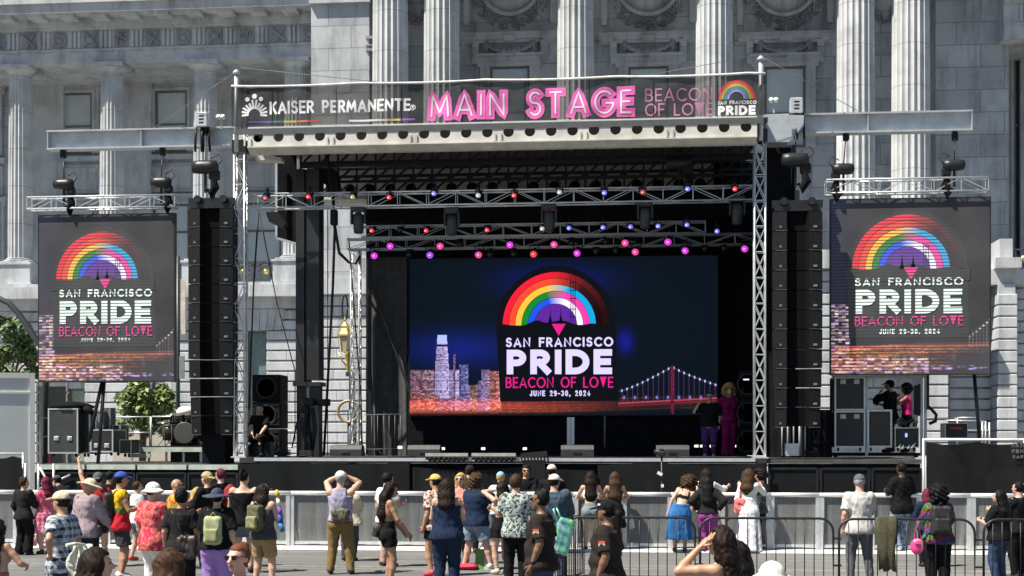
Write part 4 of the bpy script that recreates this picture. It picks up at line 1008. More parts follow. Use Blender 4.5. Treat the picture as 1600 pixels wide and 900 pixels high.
row = [(581, 360, 'red'), (625, 359, 'unlit'), (666, 360, 'red'), (709, 359, 'violet'), (761, 359, 'red'), (847, 357, 'white'), (889, 356, 'blue'), (942, 355, 'blue'), (985, 354, 'violet'), (1028, 353, 'blue'), (1073, 351, 'blue'), (1120, 361, 'blue')]
for i, (u, v, c) in enumerate(row): lamp(u, v, 36.7, c, .064, f"{c} lamp on the middle truss, {ORD[i]} from the gilded street lamp", "lamps on the middle truss", .2, 20)
row = [(610, 384, 'magenta'), (688, 384, 'pink'), (797, 382, 'magenta'), (866, 381.5, 'pink'), (977, 379, 'pink'), (1044, 377.5, 'magenta')]
for i, (u, v, c) in enumerate(row): lamp(u, v, 37.3, c, .10, f"bright {c} lamp under the middle truss, {ORD[i]} from the grey drape", "coloured lamps in the upper row", .3, 24, 8 - i * 3)
row = [(585, 399, 'magenta'), (672, 398, 'purple'), (748, 397.5, 'pink'), (834, 396.5, 'red'), (902, 395, 'magenta'), (993, 393, 'pink'), (1071, 391, 'magenta'), (1164, 388, 'magenta')]
for i, (u, v, c) in enumerate(row): lamp(u, v, 37.9, c, .10, f"bright {c} lamp just above the large screen, {ORD[i]} from the grey drape", "coloured lamps in the lower row", .3, 24, 8 - i * 3)
row = [(639, 397), (718, 381), (765, 397), (802, 396), (893, 379), (931, 392), (962, 391), (946, 377), (1101, 388), (1131, 387)]
for i, (u, v) in enumerate(row): lamp(u, v, 38.0, 'unlit', .07, f"small unlit lamp on the rearmost truss, {ORD[i]} from the grey drape", "unlit lamps on the rearmost truss", .2, 30)
# moving heads hanging under the front truss
mh = None
for i, (u, v) in enumerate(((560, 343), (706, 346), (858, 340), (1008, 335), (1152, 328))):
    lab = f"black moving head light hanging under the front truss, {ORD[i]} from the black pillar"
    if mh is None:
        mh = thing("moving_head_light", (0, 0, 0), lab, "stage light", "moving heads under the front truss")
        DG = mat("charcoal_plastic", (.035, .037, .042), .45)
        b = MB(); b.cbox((0, 0, .26), (.36, .30, .14), bev=.03); b.build("base", DG, mh)
        b = MB(); b.cbox((-.17, 0, .05), (.05, .16, .34), bev=.015); b.cbox((.17, 0, .05), (.05, .16, .34), bev=.015); b.build("yoke", DG, mh)
        b = MB(); b.lathe([(.08, -.34), (.115, -.33), (.13, -.2), (.14, -.02), (.13, .12), (.06, .17)], (0, 0, 0), 16); b.build("head", DG, mh)
        b = MB(); b.lathe([(.105, -.345), (.05, -.36), (.005, -.362)], (0, 0, 0), 16); b.build("lens", DARKGL, mh); o = mh
    else: o = copy_tree(mh); o["label"] = lab
    o.location = at(u, v, 34.6)
# ------------------------------------------------------------------ line arrays
GRILLE = mat("speaker_grille", (.012, .013, .016), .65, 0, .2, 8, .4, 160, spec=.15); GRILLE2 = mat("speaker_throat", (.004, .004, .005), .8, spec=.1)
BADGE = mat("grey_badge", (.16, .165, .17), .4)
def line_array(uc, vtop, n, w, Y, lab, side):
    P = at(uc, vtop, Y); t = thing("line_array", P, lab, "loudspeakers", "loudspeaker arrays"); h = .455; z = P.z - .12; y = Y; ang = 0.0
    b = MB(); b.box(P.x - w / 2 + .03, P.x + w / 2 - .03, Y + .05, Y + .6, P.z - .10, P.z); b.box(P.x - w / 2 - .02, P.x + w / 2 + .02, Y + .12, Y + .2, P.z - .02, P.z + .16); b.bar((P.x, Y + .2, P.z), (P.x, Y + .2, P.z + .4), .1)
    for s in (-1, 1): b.tube([(P.x + s * .32, Y + .0, P.z + .12), (P.x + s * .32, Y + .12, P.z + .12)], .09, 10)
    b.build("flying_frame", BLACKM, t)
    for i in range(n):
        ang = math.radians(max(0, i - n * .45) * .75); hh = h * .985; c = Vector((P.x, y, z)); R = Matrix.Rotation(ang, 3, 'X')
        sh = 1.0 - (.012 * max(0, i - n * .6)) * 2
        pts = [(-w / 2 * sh, .05), (-w * .23, .0), (-w * .16, .16), (w * .16, .16), (w * .23, .0), (w / 2 * sh, .05), (w / 2 * sh, .45), (w * .3, .62), (-w * .3, .62), (-w / 2 * sh, .45)]
        m = len(pts); vs = [c + R @ Vector((p[0], p[1], 0)) for p in pts] + [c + R @ Vector((p[0], p[1] + (.0), -hh + .02)) for p in pts]
        mb = MB(); fs = [(k, (k + 1) % m, (k + 1) % m + m, k + m) for k in range(m)]
        mb.add(vs, fs[:1] + fs[4:], 0); mb.add(vs, fs[1:4], 1); mb.add(vs, [tuple(range(m - 1, -1, -1)), tuple(range(m, 2 * m))], 2)
        cab = mb.build("speaker_cabinet", [GRILLE, GRILLE2, BLACK], t)
        g = MB()
        for s in (-1, 1):
            q = c + R @ Vector((s * w * .37 - (.02 if s > 0 else -.02), .018, -hh * .78)); g.cbox(q, (.09 if s * side > 0 else .05, .015, .05), rot=R)
        g.build("badge", BADGE, cab)
        if i % 1 == 0:
            g = MB(); q0 = c + R @ Vector((-w * .46, .03, -hh + .01)); q1 = c + R @ Vector((-w * .22, -.004, -hh + .01)); g.bar(q0, q1, .008, .006)
            q0 = c + R @ Vector((w * .46, .03, -hh + .01)); q1 = c + R @ Vector((w * .22, -.004, -hh + .01)); g.bar(q0, q1, .008, .006); g.build("edge_strip", mat("edge_grey", (.2, .21, .22), .5), cab)
        z -= h * math.cos(ang); y += h * math.sin(ang)
    return t
line_array(328, 318, 12, 1.10, 33.0, "tall black hanging loudspeaker array beside the drums and seated person", 1)
line_array(1247, 322, 11, 1.12, 33.0, "tall black hanging loudspeaker array beside the stacked road cases", 1)
# ------------------------------------------------------------------ chain hoists
def hoist(u, v, Y, utop, vtop, Yt, lab, side=1, big=False):
    P = at(u, v, Y); t = thing("chain_hoist", P, lab, "hoist", "chain hoists"); k = 1.25 if big else 1.0
    RX = Matrix.Rotation(math.radians(90), 3, 'Y')
    b = MB(); b.lathe([(.05 * k, -.26 * k), (.12 * k, -.24 * k), (.135 * k, -.1 * k), (.135 * k, .1 * k), (.12 * k, .22 * k), (.05 * k, .25 * k)], P, 14, rot=RX); b.build("motor_body", BLACKM, t)
    b = MB(); b.cbox(P + Vector((side * .18 * k, 0, -.16 * k)), (.2 * k, .16, .2 * k), bev=.03); b.bar(P + Vector((0, 0, -.1)), P + Vector((0, 0, -.5 * k)), .05); b.build("hook_block", BLACK, t)
    b = MB(); b.tube([P + Vector((side * .16 * k, -.02, -.25)), P + Vector((side * .2 * k, -.02, -.5)), P + Vector((side * .13, -.02, -.68)), P + Vector((side * .05, -.02, -.55))], [.06, .11, .12, .05], 8, smooth=False); b.build("chain_bag", DRAPE, t)
    b = MB(); q = at(utop, vtop, Yt); b.tube([P + Vector((0, 0, .1)), q], .016, 5); b.build("chain", BLACKM, t)
    b = MB(); b.cbox(q + Vector((0, 0, -.08)), (.14, .16, .22), bev=.03); b.build("beam_clamp", BLACK, t)
    b = MB(); b.tube([P + Vector((side * .24 * k, 0, .03)), P + Vector((side * .34 * k, 0, .16)), P + Vector((side * .26 * k, 0, .3)), P + Vector((side * .1 * k, 0, .2))], .014, 5); b.build("power_cable", RUBBER, t)
hoist(100, 288, YS, 99, 236, 34, "chain hoist over the screen truss, nearest the white trailer", 1)
hoist(252, 285, YS, 254, 232, 34, "chain hoist over the screen truss, nearest the tall loudspeakers by the drums", 1)
hoist(1318, 264, YS, 1322, 208, 34, "chain hoist over the screen truss, nearest the tall loudspeakers by the road cases", -1)
hoist(1491, 258, YS, 1492, 208, 34, "chain hoist over the screen truss end, in front of the shaded pier", -1)
hoist(321, 261, 33.2, 322, 200, 33.8, "large chain hoist lifting the loudspeaker array beside the drums", 1, True)
hoist(1243, 250, 33.2, 1244, 180, 33.8, "large chain hoist lifting the loudspeaker array beside the road cases", 1, True)
for i, (u, v, lab) in enumerate(((317, 188, "silver hoist box with black straps on the girder over the drums"), (1244, 166, "silver hoist box with black straps on the girder over the road cases"))):
    P = at(u, v, 33.75); t = thing("hoist_box", P - Vector((0, 0, .2)), lab, "hoist", "hoist boxes"); b = MB(); b.cbox(P, (.30, .26, .36), bev=.02); b.build("housing", ALU, t)
    b = MB()
    for k in (-1, 0, 1): b.cbox(P + Vector((0, -.132, k * .08)), (.12, .006, .035))
    b.build("vent_slot", BLACK, t)
    for k in (-.17, 0.0, .17):
        b = MB(); b.tube([P + Vector((k * .9, -.03, -.18)), P + Vector((k, -.05, -.45)), P + Vector((k * 1.1, -.02, -.78))], .03 if k else .05, 6); b.build("strap", BLACK, t)
# junk on the girder ends near the banner
for u, v, lab in ((346, 189, "small silver floodlight on the girder end by the sponsor logo"), (1209, 163, "small white floodlight on the girder end by the rainbow logo")):
    P = at(u, v, 33.7); t = thing("floodlight", P - Vector((0, 0, .16)), lab, "lamp"); b = MB(); b.bar(P - Vector((0, 0, .2)), P + Vector((0, 0, .05)), .04); b.build("post", STEEL, t)
    b = MB()
    for k in (-.06, .05): b.lathe([(.02, -.06), (.05, 0), (.06, .05), (.01, .06)], P + Vector((k, -.03, .08)), 10, rot=Matrix.Rotation(math.radians(60), 3, 'X'))
    b.build("lamp_head", WHITE, t)

# ------------------------------------------------------------------ stage wings
def wing_deck(u0, u1, Y, lab, zt, npan, edge, seed):
    x0, x1 = X(u0, Y), X(u1, Y); t = thing("stage_wing", ((x0 + x1) / 2, Y, 0), lab, "stage"); b = MB(); b.box(x0, x1, Y, Y + 5.2, zt - .1, zt); b.build("deck", mat("wing_deck", (.07, .07, .068), .7, 0, .3, 3), t)
    n = npan
    b = MB(); b.box(x0 + .02, x1 - .02, Y + .05, Y + .1, .01, zt - .105); b.build("backing", DRAPE, t)
    for i in range(n):
        a, c = x0 + (x1 - x0) * i / n + .03, x0 + (x1 - x0) * (i + 1) / n - .03
        if edge == 'alu': b = MB(); b.box(a, c, Y - .04, Y - .002, zt - .13, zt - .01); b.build("edge_beam", mat("greenish_alu", (.55, .62, .56), .45, .3, .25, 3), t)
        b = MB(); b.cbox(((a + c) / 2, Y - .05, zt * .5 - .1), (c - a, .06, zt - .32), bev=.02); p = b.build("skirt_panel", VINYL, t)
        b = MB()
        for xx in (a - .01, c - .03): b.box(xx, xx + .05, Y - .11, Y - .082, .1, zt - .2)
        b.box(a + .05, c - .04, Y - .11, Y - .082, zt - .24, zt - .19); b.build("panel_frame", BLACKM, p)
    return t
wing_deck(56, 374, 33.2, "scaffold side deck with greenish metal edges carrying the drums", DZ - .16, 4, 'alu', 1)
wing_deck(1199, 1440, 33.2, "black panelled side deck carrying the road cases", DZ - .02, 3, 'blk', 2)
b = None
t = thing("scaffold_frame", at(66, 770, 33.0), "silver scaffold legs and braces at the open end of the drum deck", "scaffold")
b = MB(); 
for (u0, v0, u1, v1) in ((60, 725, 60, 815), (84, 725, 84, 815), (40, 724, 40, 815), (62, 730, 84, 770), (60, 765, 110, 742)): b.tube([at(u0, v0, 33.05), at(u1, v1, 33.05)], .03, 6)
b.build("frame", ALU, t)
# guard rails
def rail(name, pts, Y, lab, r=.024, m=None, grp="metal guard rails"):
    P = at(*pts[0][0], Y); t = thing(name, P, lab, "railing", grp); b = MB()
    for a in pts: b.tube([at(u, v, Y) for u, v in a], r, 6)
    b.build("frame", m or ALU, t); return t
rail("guard_rail", [[(66, 712), (66, 653), (100, 653)], [(66, 682), (100, 682)]], 36.5, "silver guard rail behind the largest road case by the trailer")
rail("guard_rail", [[(172, 652), (234, 651), (234, 712)], [(236, 651), (236, 700)], [(200, 676), (234, 676)]], 37.5, "silver guard rail in front of the round tree")
rail("guard_rail", [[(238, 651), (290, 651)], [(270, 651), (270, 690)]], 37.6, "silver guard rail behind the drum kit")
rail("guard_rail", [[(440, 649), (553, 647)], [(440, 673), (470, 673)], [(440, 698), (470, 698)]], 40.5, "pale guard rail between the black pillar and the speaker stack")
rail("guard_rail", [[(566, 703), (566, 652), (570, 648), (626, 647), (628, 652), (628, 703)], [(568, 702), (626, 701)]] + [[(572 + 9 * k, 649), (572 + 9 * k, 702)] for k in range(7)], 38.3, "low steel crowd gate leaning in front of the grey drape", .010, mat("dull_gate", (.10, .105, .11), .5))
rail("guard_rail", [[(1446, 712), (1446, 653), (1496, 653), (1496, 712)], [(1496, 653), (1530, 652), (1530, 712)]], 37.0, "silver guard rail beside the black flight case by the fence")
rail("guard_rail", [[(1478, 657), (1538, 658)], [(1535, 658), (1535, 712)], [(1540, 658), (1540, 712)], [(1546, 660), (1546, 712)], [(1480, 672), (1546, 673)]], 39.0, "stack of pale rails leaning behind the mesh fence")
# masts propping the side screens
for a, lab in (([(163, 594), (152, 738)], "black prop under the screen beside the trailer, steeper one"), ([(160, 594), (139, 690)], "thin black prop slanting under the screen beside the trailer"), ([(1522, 583), (1531, 690)], "black prop under the screen above the road cases")):
    wire([at(u, v, 33.9) for u, v in a], .045, "screen_prop", lab, "prop", None, BLACKM)
# ------------------------------------------------------------------ drapes and scaffolding under the arrays
P = at(1255, 716, 33.6); t = thing("speaker_platform", P, "dark speaker platform with silver posts under the array by the road cases", "platform")
b = MB(); b.box(X(1212, 34.4), X(1300, 34.4), 34.4, 34.6, DZ, Z(640, 34.4, 1250)); b.build("drape", DRAPE, t)
b = MB()
for u in (1222, 1231, 1240, 1250, 1258): b.tube([at(u, 712, 34.3), at(u, 645, 34.3)], .022 if u != 1250 else .04, 6)
b.build("post", STEEL, t)
P = at(337, 716, 33.4); t = thing("speaker_platform", P, "black draped ballast block under the array beside the drums", "platform")
b = MB(); b.box(X(316, 33.4), X(351, 33.4), 33.4, 34.2, DZ - .15, Z(668, 33.4, 330)); b.box(X(310, 33.5), X(358, 33.5), 33.5, 34.1, Z(690, 33.4, 330), Z(668, 33.4, 330) - .003); b.build("block", DRAPE, t)
# ------------------------------------------------------------------ trees
def leaf_mat(name, a, c):
    k = N(name); co = k.coord(); n = k.n("TexNoise", Scale=2.2, Detail=4); k.l(co, n.inputs[0]); n2 = k.n("TexWhiteNoise"); g = k.n("NewGeometry"); k.l(g.outputs["Random Per Island"], n2.inputs[0]) if n2.noise_dimensions == '1D' else None
    cc = k.ramp(k.math('ADD', k.math('MULTIPLY', n.outputs[0], .6), k.math('MULTIPLY', g.outputs["Random Per Island"], .4)), [(.3, a), (.7, c)])
    k.set(Base_Color=cc, Roughness=.45, Subsurface_Weight=0.0); k.p.inputs["Transmission Weight"].default_value = 0.0
    return k.m
BARK = mat("bark", (.16, .11, .08), .9, 0, .3, 8, .6, 30)
def tree(P, lab, rx, rz, zc, nleaf, size, m, seed, trunk_r=.13, limbs=7):
    rnd = random.Random(seed); t = thing("tree", P, lab, "tree")
    b = MB(); top = Vector((P.x + .1, P.y, zc - rz * .35)); b.tube([P, P + Vector((.03, 0, (zc - rz * .5 - P.z) * .6)), top], [trunk_r, trunk_r * .85, trunk_r * .6], 9)
    tips = []
    for i in range(limbs):
        a = 2 * math.pi * i / limbs + rnd.random() * .5; q = Vector((P.x + math.cos(a) * rx * .62, P.y + math.sin(a) * rx * .6, zc + rz * rnd.uniform(-.3, .6)))
        b.tube([top, (top + q) / 2 + Vector((0, 0, .1)), q], [trunk_r * .5, trunk_r * .3, .02], 6); tips.append(q)
    b.build("trunk", BARK, t)
    cl = []
    for i in range(30):
        while True:
            v = Vector((rnd.uniform(-1, 1), rnd.uniform(-1, 1), rnd.uniform(-1, 1)))
            if .4 < v.length < 1: v *= rnd.choice((1, 1, 1, 1.18)); break
        cl.append((Vector((P.x + v.x * rx * .86, P.y + v.y * rx * .86, zc + v.z * rz * .86)), rnd.uniform(.16, .46) * min(rx, rz)))
    b = MB()
    for i in range(nleaf):
        c, r = cl[rnd.randrange(len(cl))]; d = Vector((rnd.gauss(0, 1), rnd.gauss(0, 1), rnd.gauss(0, 1))); d.normalize(); p = c + d * r * rnd.random() ** .35
        n = (d + Vector((rnd.uniform(-.7, .7), rnd.uniform(-.7, .7), rnd.uniform(-.2, .9)))).normalized(); a = n.orthogonal().normalized(); w = n.cross(a); th = rnd.random() * 6.28; a, w = a * math.cos(th) + w * math.sin(th), w * math.cos(th) - a * math.sin(th)
        s = size * rnd.uniform(.6, 1.25); dr = n * (-.18 * s)
        b.add([p - a * s, p - a * .1 * s + w * .42 * s + dr * .3, p + a * s + dr, p - a * .1 * s - w * .42 * s + dr * .3], [(0, 1, 2, 3)])
    b.build("crown", m, t, fix=False); return t
LEAF1 = leaf_mat("citrus_leaves", (.05, .10, .03), (.24, .29, .075)); LEAF2 = leaf_mat("dark_leaves", (.05, .10, .04), (.18, .25, .085))
P = at(222, 672, 45); tree(Vector((P.x, 45, 1.2)), "round leafy green tree in a planter below the hanging screen and beside the drums", 52 * K(222, 45), 46 * K(222, 45), Z(632, 45, 222), 5600, .115, LEAF1, 5)
P = at(15, 600, 46); tree(Vector((P.x, 46, .13)), "leafy green tree rising behind the white trailer", 52 * K(15, 46), 1.6, Z(566, 46, 15), 6500, .13, LEAF2, 9)
P = at(222, 700, 45); t = thing("planter", Vector((P.x, 45, .13)), "dark planter box under the round tree", "planter")
b = MB(); b.cbox((P.x, 45, .66), (1.1, 1.0, 1.06), bev=.05); b.build("box", mat("planter_brown", (.14, .10, .08), .8), t)
b = MB(); b.lathe([(.42, 1.17), (.4, 1.2), (.1, 1.25)], (P.x, 45, 0), 14); b.build("soil", BARK, t)
# low kerb planting wall seen between the decks
b = MB(); b.box(X(176, 48), X(300, 48), 48, 48.4, .14, Z(676, 48, 230)); o = b.build("low_wall", mat("pale_stone_wall", (.48, .45, .38), .85, 0, .12, 2)); tag(o, "low pale stone wall behind the round tree and drums", "wall")
# ------------------------------------------------------------------ white trailer
x0, x1, zt = X(-120, 36), X(54, 36), Z(583, 36, 27)
t = thing("box_trailer", (x1, 36, 0), "white box trailer with plain sides parked beside the stage", "trailer")
b = MB(); b.box(x0, x1, 36, 42, .75, zt - .02); b.build("body", mat("trailer_white", (.62, .65, .66), .45, 0, .05, 1), t)
b = MB()
for xx in (x1 - .12,): b.box(xx, xx + .13, 35.97, 36.0 - .002, .75, zt)
b.box(x0, x1 - .125, 35.97, 35.998, zt - .14, zt); b.box(x0, x1 - .125, 35.97, 35.998, zt - .55, zt - .50); b.box(x0, x1 - .125, 35.96, 35.998, .75, .95); b.build("trim", WHITE, t); t.rotation_euler = (0, 0, math.radians(24.5))
for xx in (x1 - 1.0, x1 - 2.0):
    b = MB(); b.lathe([(.2, -.12), (.45, -.12), (.47, 0), (.45, .12), (.2, .12)], (xx, 36.4, .47), 20, rot=Matrix.Rotation(math.radians(90), 3, 'X')); b.build("wheel", RUBBER, t)
# ------------------------------------------------------------------ fences with black mesh
def mesh_fence(u0, u1, v0, Y, lab, posts, words=None):
    x0, x1 = X(u0, Y), X(u1, Y); z1 = Z(v0, Y, (u0 + u1) / 2); t = thing("mesh_fence", ((x0 + x1) / 2, Y, 0), lab, "fence")
    for u in posts: b = MB(); b.tube([(X(u, Y), Y, 0), (X(u, Y), Y, z1 + .03)], .026, 8); b.build("post", ALU, t)
    b = MB(); b.tube([(x0, Y, z1), (x1, Y, z1)], .028, 8); b.build("top_rail", mat("pale_pipe", (.72, .73, .72), .4, .1), t)
    b = MB(); n = 60; vs = []
    for i in range(n + 1):
        x = x0 + .05 + (x1 - x0 - .05) * i / n
        for j, z in enumerate((z1 - .05 - .06 * abs(math.sin(i * .18)), z1 * .66, z1 * .33, .06)): vs.append((x, Y - .04 - .02 * math.sin(x * 2.2 + j) - .01 * math.sin(x * 7), z))
    b.add(vs, [(i * 4 + j, i * 4 + j + 4, i * 4 + j + 5, i * 4 + j + 1) for i in range(n) for j in range(3)], 0, True); b.build("mesh_sheet", scrim("fence_mesh", (.010, .0105, .011), .008), t)
    if words:
        b = MB(); fr = lambda x, z, d=0.0: (x, Y - .09 - d, z)
        for s_, ua, ub, va, vb in words: text(b, s_, X(ua, Y), X(ub, Y), Z(vb, Y, ua), Z(va, Y, ua), .026, fr, .2)
        b.build("lettering", mat("faded_print", (.11, .115, .12), .8), t)
    return t
mesh_fence(1443, 1720, 687, 31.6, "tall fence with black mesh and faded lettering, white rail on top", (1443, 1600, 1700), (("NATIONAL", 1579, 1624, 692, 699), ("FENCE", 1579, 1612, 702, 708), ("SAFE", 1580, 1603, 711, 716)))
mesh_fence(-90, 37, 709, 32.0, "low fence with black mesh below the white trailer", (-60, 36))
# ------------------------------------------------------------------ street lamps
Yl = 47.0; P = at(546, 716, Yl); P = Vector((P.x, Yl, .13)); k = K(546, Yl)
t = thing("street_lamp", P, "ornate gilded street lamp with glass lantern on a dark post behind the stage", "street lamp")
zz = lambda v: Z(v, Yl, 546)
b = MB(); xx = X(550, Yl); b.box(xx - .09, xx + .09, Yl - .09, Yl + .09, zz(640), zz(583)); b.box(X(541, Yl), X(553, Yl), Yl - .1, Yl + .1, zz(588), zz(583) + .03); b.tube([(xx, Yl, .13), (xx, Yl, zz(640))], .16, 10); b.build("post", mat("blue_black_iron", (.05, .07, .085), .4, .3), t)
xc = X(539, Yl); b = MB()
b.lathe([(.03, zz(583)), (.09, zz(575)), (.05, zz(566)), (.14, zz(560)), (.10, zz(554)), (.16, zz(550)), (.12, zz(549))], (xc + .12, Yl, 0), 10); b.tube([(xc + .1, Yl, zz(575)), (xc - .12, Yl, zz(562)), (xc - .2, Yl, zz(551))], .03, 6); b.build("bracket", GOLD, t)
b = MB(); b.lathe([(.16, zz(550)), (.24, zz(526))], (xc, Yl, 0), 6, smooth=False); b.build("lantern_glass", mat("lantern_glass", (.55, .5, .38), .1, 0, .1, 3), t)
b = MB()
for i in range(6): a = math.pi * 2 * i / 6; b.bar((xc + .165 * math.cos(a), Yl + .165 * math.sin(a), zz(550)), (xc + .25 * math.cos(a), Yl + .25 * math.sin(a), zz(525)), .022)
b.lathe([(.29, zz(525)), (.27, zz(522)), (.15, zz(513)), (.17, zz(510)), (.13, zz(508)), (.04, zz(503)), (.06, zz(500)), (.015, zz(494))], (xc, Yl, 0), 6, smooth=False); b.build("lantern_cap", GOLD, t)
b = MB(); b.tube([(xc + .1 * math.cos(a) * .9, Yl, (zz(480) + .42 * math.sin(a))) for a in np.linspace(0, 6.2832, 21)], .03, 6); b.build("finial_ring", BLACKM, t)
b = MB(); b.tube([(X(546, Yl) + .36 * math.cos(a), Yl - .14, zz(643) + .36 * math.sin(a)) for a in np.linspace(0, 6.2832, 25)], .05, 8); b.build("ring_ornament", mat("tarnished_gilt", (.34, .25, .13), .5, .4), t)
P = at(70, 560, 42.0); t = thing("street_lamp", Vector((P.x, 42, 0)), "tall grey street lamp whose curved arm rises behind the trailer and screen", "street lamp")
b = MB(); b.tube([(P.x, 42, 0), at(72, 560, 42), at(64, 540, 42), at(50, 521, 42), at(30, 491, 42), at(14, 474, 42), at(-8, 463, 42), at(-40, 459, 42)], [.11, .10, .1, .1, .095, .09, .085, .08], 10); b.build("arm", mat("lamp_grey", (.04, .046, .05), .5, .2), t)
b = MB(); q = at(-46, 459, 42); b.cbox(q, (.6, .22, .14), bev=.04); b.build("lamp_head", STEEL, t)
t = thing("flag_pole", Vector((X(278, 44), 44, 0)), "dark pole with a pale printed pennant beside the tall loudspeakers", "pole")
b = MB(); b.tube([(X(278, 44), 44, 0), (X(278, 44), 44, Z(400, 44, 278))], .07, 8); b.build("pole", mat("teal_black_pole", (.03, .05, .055), .4), t)
b = MB(); b.box(X(281, 44), X(290, 44), 43.98, 44.0, Z(522, 44, 285), Z(436, 44, 285)); b.build("pennant", mat("pale_pennant", (.55, .48, .42), .8, 0, .3, 3), t)
b = MB(); b.box(X(279, 43.8), X(287, 43.8), 43.85, 43.9, Z(592, 44, 283), Z(557, 44, 283)); b.build("plate", mat("grey_plate", (.22, .23, .23), .5), t)
# ------------------------------------------------------------------ road cases, racks, speakers on the decks
CASE = mat("case_laminate", (.045, .047, .05), .45, 0, .2, 3, .2, 90); CASE2 = mat("case_black", (.02, .021, .023), .5, 0, .2, 3)
def road_case(u0, u1, v0, v1, Y, depth, lab, latches=True, m=None, panel=None, rim=.035, wheels=True, grp=None, name="road_case"):
    x0, x1 = X(u0, Y), X(u1, Y); uc = (u0 + u1) / 2; z0, z1 = Z(v1, Y, uc), Z(v0, Y, uc); t = thing(name, ((x0 + x1) / 2, Y + depth / 2, z0), lab, "road case", grp)
    zb = z0 + (.09 if wheels else 0)
    b = MB(); b.box(x0 + .006, x1 - .006, Y + .006, Y + depth, zb, z1 - .006); b.build("box", m or CASE, t)
    b = MB()
    for xx in (x0, x1 - rim):
        b.box(xx, xx + rim, Y - .006, Y + .03, zb + rim, z1 - rim); b.box(xx, xx + rim, Y + depth - .03, Y + depth + .006, zb + rim, z1 - rim)
    for z in (zb - .003, z1 - rim): b.box(x0, x1, Y - .006, Y + .03, z, z + rim)
    b.box(x0 - .003, x0 + .02, Y + .032, Y + depth - .032, z1 - rim + .003, z1 + .003); b.box(x1 - .02, x1 + .003, Y + .032, Y + depth - .032, z1 - rim + .003, z1 + .003); b.build("edging", ALU, t)
    if latches:
        for k in (.28, .72):
            b = MB(); xx = x0 + (x1 - x0) * k; zl = (z0 + z1) / 2 + (.18 if latches == 'top' else -.12) * (z1 - z0) * (2 if latches == 'top' else 1); b.cbox((xx, Y - .004, zl), (.13, .02, .11), bev=.006); b.cbox((xx, Y - .018, zl), (.06, .015, .07)); b.build("latch", STEEL, t)
    if panel:
        b = MB(); b.box(x0 + .08, x1 - .08, Y - .004, Y + .004, zb + .09, z1 - .09); b.build("door_panel", panel, t)
    if wheels:
        for xx in (x0 + .1, x1 - .1):
            b = MB(); b.lathe([(.02, -.02), (.045, -.02), (.045, .02), (.02, .02)], (xx, Y + .12, z0 + .045), 12, rot=Matrix.Rotation(math.radians(90), 3, 'Y')); b.build("castor", RUBBER, t)
    return t
Yc = 34.2
road_case(75, 122, 638, 714, 34.6, 1.0, "large dark grey road case with silver edges, beside the trailer")
road_case(124, 141, 640, 714, 34.9, .8, "narrow black road case standing right behind the large grey one", False, CASE2)
road_case(141, 177, 671, 712, 34.7, .9, "low black road case with silver edging in front of the prop masts", True, CASE2)
road_case(149, 161, 641, 671, 35.0, .4, "small grey power rack standing on the low black road case", False, mat("rack_grey", (.2, .21, .22), .5), wheels=False, name="power_rack")
road_case(160, 172, 637, 671, 35.2, .4, "plain grey speaker box standing beside the small power rack", False, mat("grey_box", (.12, .125, .13), .7), rim=.01, wheels=False, name="speaker_box")
road_case(176, 188, 664, 712, 35.3, .6, "tall narrow black box at the end of the case row by the tree", False, CASE2, rim=.012)
road_case(187, 205, 687, 714, 34.6, .6, "lowest black box at the deck edge before the drum riser", False, CASE2, rim=.01)
t = thing("cable_heap", at(110, 638, 34.8), "dark folded cover lying on top of the large grey road case", "cover"); rnd = random.Random(4)
b = MB(); b.lathe([(.55, 0), (.58, .06), (.4, .13), (.2, .17), (.02, .18)], at(112, 638, 35.1), 14); b.build("cloth", DRAPE, t); b = MB(); b.tube([at(130, 638, 34.9), at(140, 641, 34.7), at(146, 648, 34.7)], [.1, .09, .04], 7); b.build("fold", DRAPE, t)
road_case(1304, 1352, 589, 641, Yc, .9, "upper of two stacked black road cases, on top beneath the screen", 'top', CASE2, wheels=False)
road_case(1304, 1352, 642, 705, Yc, .9, "lower of two stacked black road cases, underneath the other", 'top', CASE2)
road_case(1355, 1394, 640, 705, Yc, .9, "black amplifier rack with grey frame beside the stacked road cases", False, CASE2, mat("rack_front", (.012, .014, .018), .25), .045)
t = road_case(1398, 1436, 668, 705, Yc, .8, "low black equipment rack with cables and small lights below the crew people", False, CASE2, mat("rack_front2", (.016, .018, .022), .3), .02)
b = MB()
for i, (u, v) in enumerate(((1404, 696), (1409, 697), (1418, 697), (1424, 696), (1427, 694))): b.bar(at(u, v + 4, Yc - .02), at(u + 3, v - 2, Yc - .02), .02)
b.build("patch_cable", WHITE, t); b = MB(); b.cbox(at(1416, 680, Yc - .02), (.05, .02, .09)); b.build("pilot_light", emit("blue_led", (.2, .3, 1), 1.5), t)
t = thing("cable_pile", at(1417, 668, Yc + .3), "tangle of cables lying on the low equipment rack", "cables"); b = MB(); rnd = random.Random(8)
for i in range(9):
    p = at(1403 + 28 * rnd.random(), 666, Yc + .2 + .2 * rnd.random()); b.tube([p, p + Vector((rnd.uniform(-.1, .1), -.1, rnd.uniform(.05, .2))), p + Vector((rnd.uniform(-.25, .25), 0, rnd.uniform(.0, .12)))], .018, 5)
b.build("cable", mat("mixed_cable", (.16, .14, .10), .5, 0, .6, 9), t)
